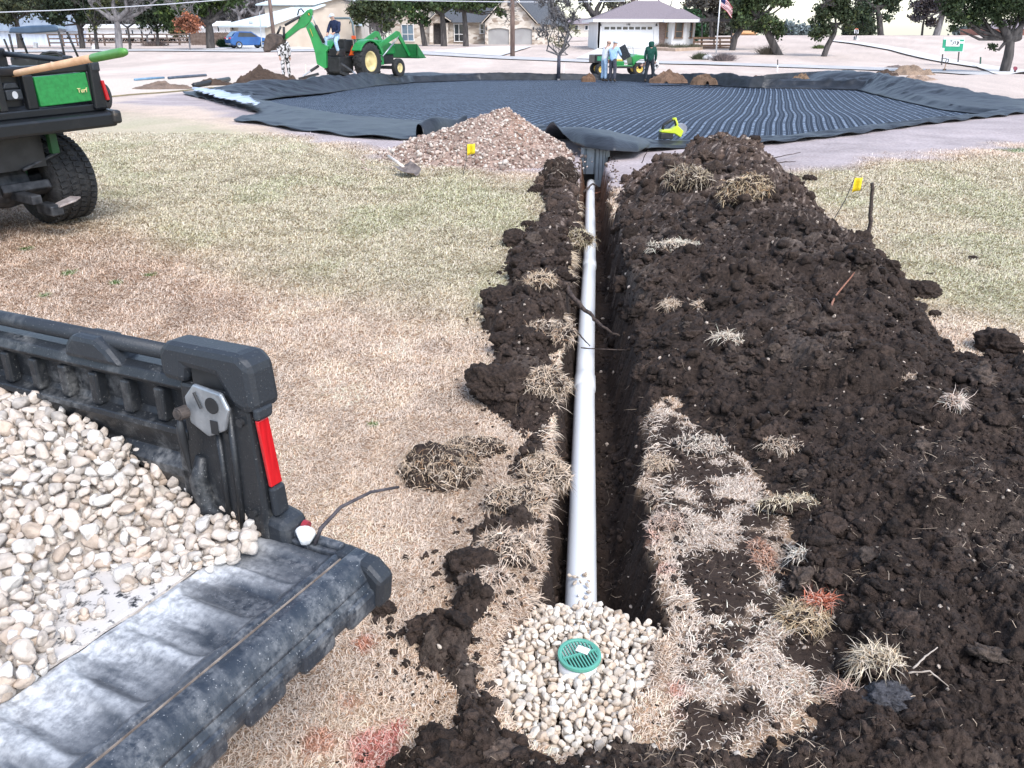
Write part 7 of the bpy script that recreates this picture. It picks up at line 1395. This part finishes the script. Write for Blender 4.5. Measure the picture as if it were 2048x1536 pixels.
tree('oak_tree', 'dark evergreen oak at the far upper left corner over the barn', (40, 90), [(36, 60), (32, 40)], [], [(-30, 10, 40), (20, 15, 38), (60, 5, 40), (95, -10, 35), (10, 35, 20), (0, -25, 50)], 7000, .20, OAK, 11, .45, 97)
tree('oak_tree', 'dark oak with a thick black trunk right of the barn', (163, 88), [(161, 62), (156, 48)], [], [(110, 20, 30), (140, 0, 36), (165, 25, 24), (175, -5, 34), (120, -20, 40), (100, 42, 16)], 6500, .20, CED, 12, .42, 97)
tree('bare_tree', 'slim brown bare tree in front of the near rail fence', (193, 93), [(191, 70), (190, 55)], [(170, 25, 0, .10), (205, 15, 1, .12), (190, 5, -1, .1)], [(200, 30, 22), (215, 5, 30), (185, 50, 14)], 1500, .16, (.09, .10, .05), 13, .26, 92, None, 4)
tree('bare_tree', 'large bare tree with a pale grey trunk and spreading limbs', (237, 95), [(236, 60), (233, 40)], [(200, 22, -1, .30), (192, 0, 0, .22), (225, -8, 1, .3), (262, 18, 0, .3), (300, 10, 1, .22), (250, -10, -1, .26)], [], 0, 0, OAK, 14, .50, 90, M_greybark, 5, twig=.02)
tree('bare_tree', 'thin dark bare sapling just right of the large grey tree', (259, 95), [(258, 70), (255, 55)], [(248, 30, 0, .1), (268, 28, 0, .1)], [], 0, 0, OAK, 15, .18, 91, None, 4)
tree('bare_tree', 'small bare fruit tree in the field behind the fences', (294, 84), [(294, 72)], [(282, 60, 0, .08), (305, 58, 0, .08)], [], 0, 0, OAK, 16, .2, 112, M_greybark, 4)
tree('oak_tree', 'dark dense evergreen in the field between the grey tree and the red leaved tree', (314, 86), [(315, 70), (314, 58)], [], [(290, 40, 18), (312, 30, 26), (330, 45, 18), (300, 12, 26), (335, 10, 26), (312, 54, 12)], 5500, .20, CED, 17, .25, 108)
tree('oak_tree', 'large live oak with a forked trunk left of the metal roofed house', (420, 90), [(419, 60), (417, 45)], [(385, 20, 0, .28), (440, 30, 0, .30), (458, 2, .5, .24), (410, -8, 0, .3)], [(345, 25, 24), (375, 10, 30), (350, 45, 16), (400, 0, 34), (430, -8, 34), (465, -12, 26), (395, 30, 16)], 7500, .20, (.045, .07, .025), 18, .62, 93)
tree('redbud_tree', 'small tree with rust red leaves in front of the board fence', (378, 97), [(379, 78), (378, 65)], [(368, 48, 0, .07), (390, 46, 0, .07), (380, 40, 0, .07)], [(366, 45, 11), (380, 36, 13), (393, 45, 11), (380, 52, 13), (398, 58, 8), (362, 58, 7)], 2600, .13, (.30, .12, .075), 19, .12, 88, M_greybark, 3)
tree('shrub_tree', 'pale olive bush in the field left of the red leaved tree', (356, 76), [(356, 70)], [], [(356, 60, 11), (348, 64, 8), (364, 64, 8)], 1500, .18, (.17, .17, .09), 20, .12, 118)
for i, (x, lab) in enumerate(((478, 'leftmost of the bare grey trees behind the metal roofed house'), (512, 'second from the left of the bare grey trees behind the metal roofed house'), (575, 'third from the left of the bare grey trees behind the metal roofed house'), (618, 'rightmost of the bare grey trees behind the metal roofed house'))):
    tree('bare_tree', lab, (x, 86), [(x + 1, 50), (x, 30)], [(x - 18, 15, 0, .25), (x + 16, 10, 1, .25), (x, -5, -1, .25)], [], 0, 0, OAK, 30 + i, .35, 128 + i * 2, M_greybark, 5, twig=.025)['group'] = 'bare trees behind the metal roofed house'
tree('bare_tree', 'small bare reddish tree behind the tractor roll bar', (700, 80), [(700, 60), (698, 50)], [(688, 38, 0, .1), (708, 36, 0, .1)], [(690, 38, 9), (706, 36, 10), (698, 26, 10)], 700, .15, (.20, .11, .09), 36, .16, 112, None, 4)
tree('oak_tree', 'pale barked evergreen tree behind the tractor loader', (750, 88), [(750, 62), (748, 50)], [(732, 28, 0, .2), (765, 25, 0, .2), (750, 10, 0, .2)], [(715, 25, 18), (735, 8, 26), (760, 20, 26), (782, 12, 22), (770, 42, 16), (725, 46, 14), (750, -8, 30), (795, 35, 12)], 5200, .20, (.060, .080, .040), 37, .34, 101, M_greybark)
tree('oak_tree', 'left of three dark oak trunks standing before the stone house', (851, 96), [(846, 70), (842, 45)], [], [(830, 20, 24), (848, 40, 14), (822, 38, 14), (850, 0, 30), (812, 5, 24)], 2400, .19, (.035, .06, .024), 38, .42, 95)
tree('oak_tree', 'middle of three dark oak trunks standing before the stone house', (888, 98), [(887, 60), (884, 25)], [(862, 15, 0, .24), (905, 0, 0, .24)], [(865, 5, 22), (890, -5, 26), (915, 0, 22)], 2600, .19, (.04, .06, .026), 39, .50, 94)
tree('oak_tree', 'right of three dark oak trunks standing before the stone house', (932, 99), [(931, 60), (928, 22)], [(910, 8, 0, .2), (950, 2, 0, .24), (985, 22, 0, .12)], [(925, -2, 24), (950, 0, 24), (975, 10, 12), (1000, 24, 8), (985, -8, 20)], 2600, .19, (.05, .075, .03), 40, .46, 93.5)
yt = gh(1117, 152)
tree('young_tree', 'young bare tree with a dark wrapped stem standing on the far rim', (1117, 152), [(1118, 110)], [(1100, 75, 0, .05), (1117, 55, 0, .06), (1135, 70, 0, .05), (1128, 92, 0, .03), (1108, 92, 0, .03), (1092, 55, .2, .045), (1142, 50, -.2, .045), (1110, 20, .2, .05), (1125, 15, -.2, .05)], [(1098, 60, 20), (1117, 35, 22), (1135, 60, 20), (1110, 85, 15), (1128, 84, 15), (1118, 5, 20)], 900, .045, (.17, .16, .10), 41, .085, None, M_greybark, 5, twig=.011, minl=.45)
m = MB(); m.tube([yt - Vector((0, 0, .1)), Vector((aty(1118, 111, yt.y).x, yt.y, aty(1118, 111, yt.y).z))], [.10, .085], 10); o = [q for q in COL.objects if q.get('label', '').startswith('young bare tree')][0]; m.build('trunk_wrap', mat('trunk_wrap', (.03, .03, .045), (.06, .06, .08), rough=.8, scale=4), o, world=True, smooth=True)
tree('oak_tree', 'thick dark trunk between the stone house and the white house', (1190, 93), [(1193, 60), (1193, 35)], [(1165, -5, 0, .26), (1208, -8, 0, .30), (1185, -12, 0, .2)], [(1160, -8, 18), (1215, -10, 20), (1172, 15, 7)], 900, .18, (.10, .10, .07), 42, .62, 88, None, 4)
tree('bare_tree', 'bare dark tree rising behind the white house roof', (1240, 80), [(1240, 40), (1240, 20)], [(1220, -2, 0, .2), (1265, -4, 0, .2)], [(1232, 10, 16), (1255, 0, 18)], 1200, .17, (.10, .085, .085), 43, .3, 118, None, 4)
tree('bare_tree', 'sparse bare tree behind the ridge of the white house', (1325, 80), [(1328, 40), (1330, 20)], [(1312, -5, 0, .15), (1345, -2, 0, .15)], [], 0, 0, OAK, 44, .25, 120, M_greybark, 5)
tree('cedar_tree', 'deep green cedar showing over the right end of the white house roof', (1375, 88), [(1376, 60), (1376, 45)], [], [(1368, 28, 14), (1385, 36, 14), (1378, 48, 14), (1392, 55, 12), (1388, 72, 10)], 4200, .17, (.022, .058, .026), 45, .25, 96)
tree('oak_tree', 'dark brownish oak behind the deck pergola', (1425, 84), [(1424, 55), (1422, 35)], [(1400, 5, 0, .24), (1445, 5, 0, .24)], [(1395, 5, 24), (1425, 10, 24), (1450, 22, 18), (1400, 30, 14), (1430, -10, 28), (1445, 52, 12)], 5500, .19, (.075, .068, .062), 46, .45, 100)
tree('oak_tree', 'leaning live oak directly right of the deck', (1464, 98), [(1470, 75), (1485, 55), (1492, 40)], [(1500, 15, 0, .2), (1475, 20, 0, .2)], [(1470, 18, 18), (1490, 30, 18), (1505, 5, 22), (1478, 45, 14), (1480, -8, 26), (1515, 50, 12)], 5200, .16, (.05, .068, .036), 47, .38, 76)
tree('oak_tree', 'live oak with a thick curved trunk leaning left beyond the road', (1562, 110), [(1545, 85), (1530, 55), (1518, 32)], [(1540, 5, 0, .16), (1500, 15, 0, .16), (1560, -4, .3, .14)], [(1500, 15, 22), (1520, 0, 24), (1535, 45, 20), (1553, 62, 15), (1545, 8, 14), (1575, 6, 12), (1488, 40, 13), (1520, 60, 9), (1500, -15, 24)], 6500, .125, (.05, .072, .032), 48, .42)
tree('oak_tree', 'smaller live oak with a trunk leaning right and a tuft of shoots', (1646, 113), [(1655, 92), (1668, 68), (1672, 50)], [(1650, 30, 0, .12), (1690, 25, 0, .12)], [(1648, 25, 20), (1672, 15, 24), (1695, 28, 18), (1640, 55, 14), (1660, 62, 14), (1695, 50, 14), (1630, 40, 12), (1670, -4, 22), (1630, 72, 7)], 6000, .125, (.052, .07, .036), 49, .30)
tree('oak_tree', 'tall dark oak on the crest left of the open sky', (1762, 73), [(1759, 40), (1754, 15)], [(1735, 5, 0, .3), (1785, 5, 0, .3)], [(1740, 10, 22), (1765, -5, 26), (1790, 5, 18), (1775, 40, 8), (1730, 45, 18), (1712, 52, 12), (1720, 20, 18)], 5500, .24, (.035, .05, .03), 50, .55, 118)
tree('oak_tree', 'leaning grey trunked tree on the crest behind the green sign', (1872, 72), [(1880, 45), (1888, 20)], [(1855, 10, 0, .2), (1905, 0, 0, .25)], [(1850, 20, 18), (1835, 35, 10), (1870, 5, 20), (1900, 10, 20), (1845, 0, 18), (1865, 40, 8)], 3600, .24, (.07, .06, .07), 51, .62, 116, M_greybark)
tree('bare_tree', 'slim dark trunk on the crest left of the leaning grey trunk', (1844, 72), [(1846, 50), (1850, 30)], [(1838, 15, 0, .12), (1862, 12, 0, .12)], [], 0, 0, OAK, 52, .2, 117, None, 3)
tree('oak_tree', 'great dark oak with a forked trunk at the right edge of the picture', (2008, 146), [(2017, 112), (2020, 88), (2016, 78)], [(2000, 38, 0, .24), (2042, 55, .6, .26), (2060, 20, 0, .2), (1960, 42, .4, .12)], [(1990, 10, 32), (1950, 10, 30), (1910, 22, 24), (2030, 0, 34), (2065, 15, 34), (1925, 42, 18), (1965, 35, 22), (1900, 0, 24), (2010, 38, 18), (1985, -20, 40), (2060, -20, 40), (1985, 97, 7), (1908, 55, 8), (1940, 55, 9)], 15000, .085, (.030, .045, .020), 53, .36)
# thickets beyond the crest read as masses
def mass(label, x0, x1, yb, yt, y, n, size, col, seed, name='far_trees', asp=.6):
    rr = np.random.default_rng(seed); xs = np.arange(x0, x1, (x1 - x0) / 9.); o = None; C = []; Q = []
    for x in xs: h = (yb - yt) * (.6 + .5 * rr.random()); c = aty(x + rr.uniform(-4, 4), yb - h * .5, y + rr.uniform(-2, 2)); C.append(c[:]); Q.append(h * .55 / ppm(c))
    class Z: location = (0, 0, 0)
    rr = np.random.default_rng(seed); C = np.array(C); Q = np.array(Q); t = bpy.data.objects.new('tmp', None); 
    li = rr.integers(0, len(C), n); d = rr.normal(size=(n, 3)); P = C[li] + d * (Q[li] * .5)[:, None]; a = rr.normal(size=(n, 3)) + (np.array([0, 0, 1.2]) if asp < .3 else 0); a /= np.linalg.norm(a, axis=1)[:, None]; b = np.cross(a, rr.normal(size=(n, 3))); b /= np.linalg.norm(b, axis=1)[:, None]; s = (size * (.6 + .8 * rr.random(n)))[:, None]
    V = np.stack([P - a * s, P - b * s * asp, P + a * s, P + b * s * asp], 1).reshape(-1, 3); c = np.array(col)[None] * (.6 + .8 * rr.random(n))[:, None]
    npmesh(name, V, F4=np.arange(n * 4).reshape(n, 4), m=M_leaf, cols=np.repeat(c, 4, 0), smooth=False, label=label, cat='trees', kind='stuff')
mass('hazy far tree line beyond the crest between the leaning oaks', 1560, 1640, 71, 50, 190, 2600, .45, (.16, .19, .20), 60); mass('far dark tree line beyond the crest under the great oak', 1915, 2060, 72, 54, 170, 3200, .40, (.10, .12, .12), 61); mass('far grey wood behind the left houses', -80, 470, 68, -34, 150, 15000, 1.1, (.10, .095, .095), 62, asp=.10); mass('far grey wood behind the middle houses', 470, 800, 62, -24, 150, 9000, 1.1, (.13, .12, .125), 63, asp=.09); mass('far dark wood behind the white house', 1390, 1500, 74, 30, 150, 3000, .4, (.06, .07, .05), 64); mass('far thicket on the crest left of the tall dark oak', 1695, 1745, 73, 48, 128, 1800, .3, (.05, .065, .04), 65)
# ------------------------------------------------------------------ shrubs
def shrub(label, px, pyb, wpx, hpx, col, seed, n=900, size=.09, spiky=True, name='shrub'):
    b = gh(px, pyb); s = ppm(b); o = thing(name, label, 'shrub', b); w = wpx / s / 2; h = hpx / s; rr = np.random.default_rng(seed)
    P = np.stack([rr.normal(size=n) * w * .4, rr.normal(size=n) * w * .3, .05 + 0 * rr.random(n)], -1); P[:, 2] = 0; d = np.stack([P[:, 0] / w * 1.1 + rr.normal(size=n) * .3, rr.normal(size=n) * .4, np.ones(n)], -1); c = np.array(col)[None] * (.55 + .9 * rr.random(n))[:, None]
    V, a, b_, cc = strands(P, d, h * (.55 + .5 * rr.random(n)), np.full(n, size * .5), c, .15, .35); npmesh('foliage', V, a, b_, m=M_leaf, cols=cc, smooth=False, parent=o)
    m = MB()
    for k in range(4): m.tube([(0, 0, 0), (rr.normal() * w * .3, rr.normal() * w * .2, h * .5)], .015, 4)
    m.build('stem', M_trunk, o)
shrub('grey green bush left of the flagpole base', 1401, 119, 26, 14, (.09, .10, .06), 70, 1300, .05); shrub('mauve dry bush right of the flagpole base', 1447, 122, 34, 17, (.20, .16, .16), 71, 1500, .05); shrub('left of three bushes along the bay window bed', 1326, 99, 26, 15, (.20, .16, .13), 72, 900, .06); shrub('middle of three bushes along the bay window bed', 1358, 101, 30, 14, (.13, .13, .09), 73, 900, .06); shrub('right of three bushes along the bay window bed', 1386, 100, 26, 14, (.14, .13, .09), 74, 900, .06)
shrub('clipped green hedge at the left corner of the metal roofed house', 453, 96, 17, 19, (.018, .048, .022), 75, 2600, .12); shrub('dry grey brush along the near rail fence', 310, 92, 44, 10, (.22, .17, .16), 76, 1300, .06); shrub('brown twiggy shoots at the foot of the curved oak', 1535, 109, 36, 22, (.16, .13, .10), 77, 700, .035); shrub('small green bush on the slope left of the leaning oak trunk', 1638, 97, 20, 8, (.10, .13, .05), 78, 900, .05); shrub('dark bush under the pergola', 1404, 78, 18, 12, (.05, .09, .02), 79, 800, .08)
rk = gh(1424, 120); rb = thing('stone_bed', 'heap of pale rocks at the foot of the flagpole', 'rock bed', rk); m = MB()
for k in range(40): m.ico((rnd.uniform(-.55, .55), rnd.uniform(-.3, .9), .08 + .18 * rnd.random()), .10 + .07 * rnd.random(), 1, .25, k)
m.build('rocks', mat('bed_rock', (.42, .40, .39), (.62, .60, .58), rough=.9, scale=3), rb)
print('done')
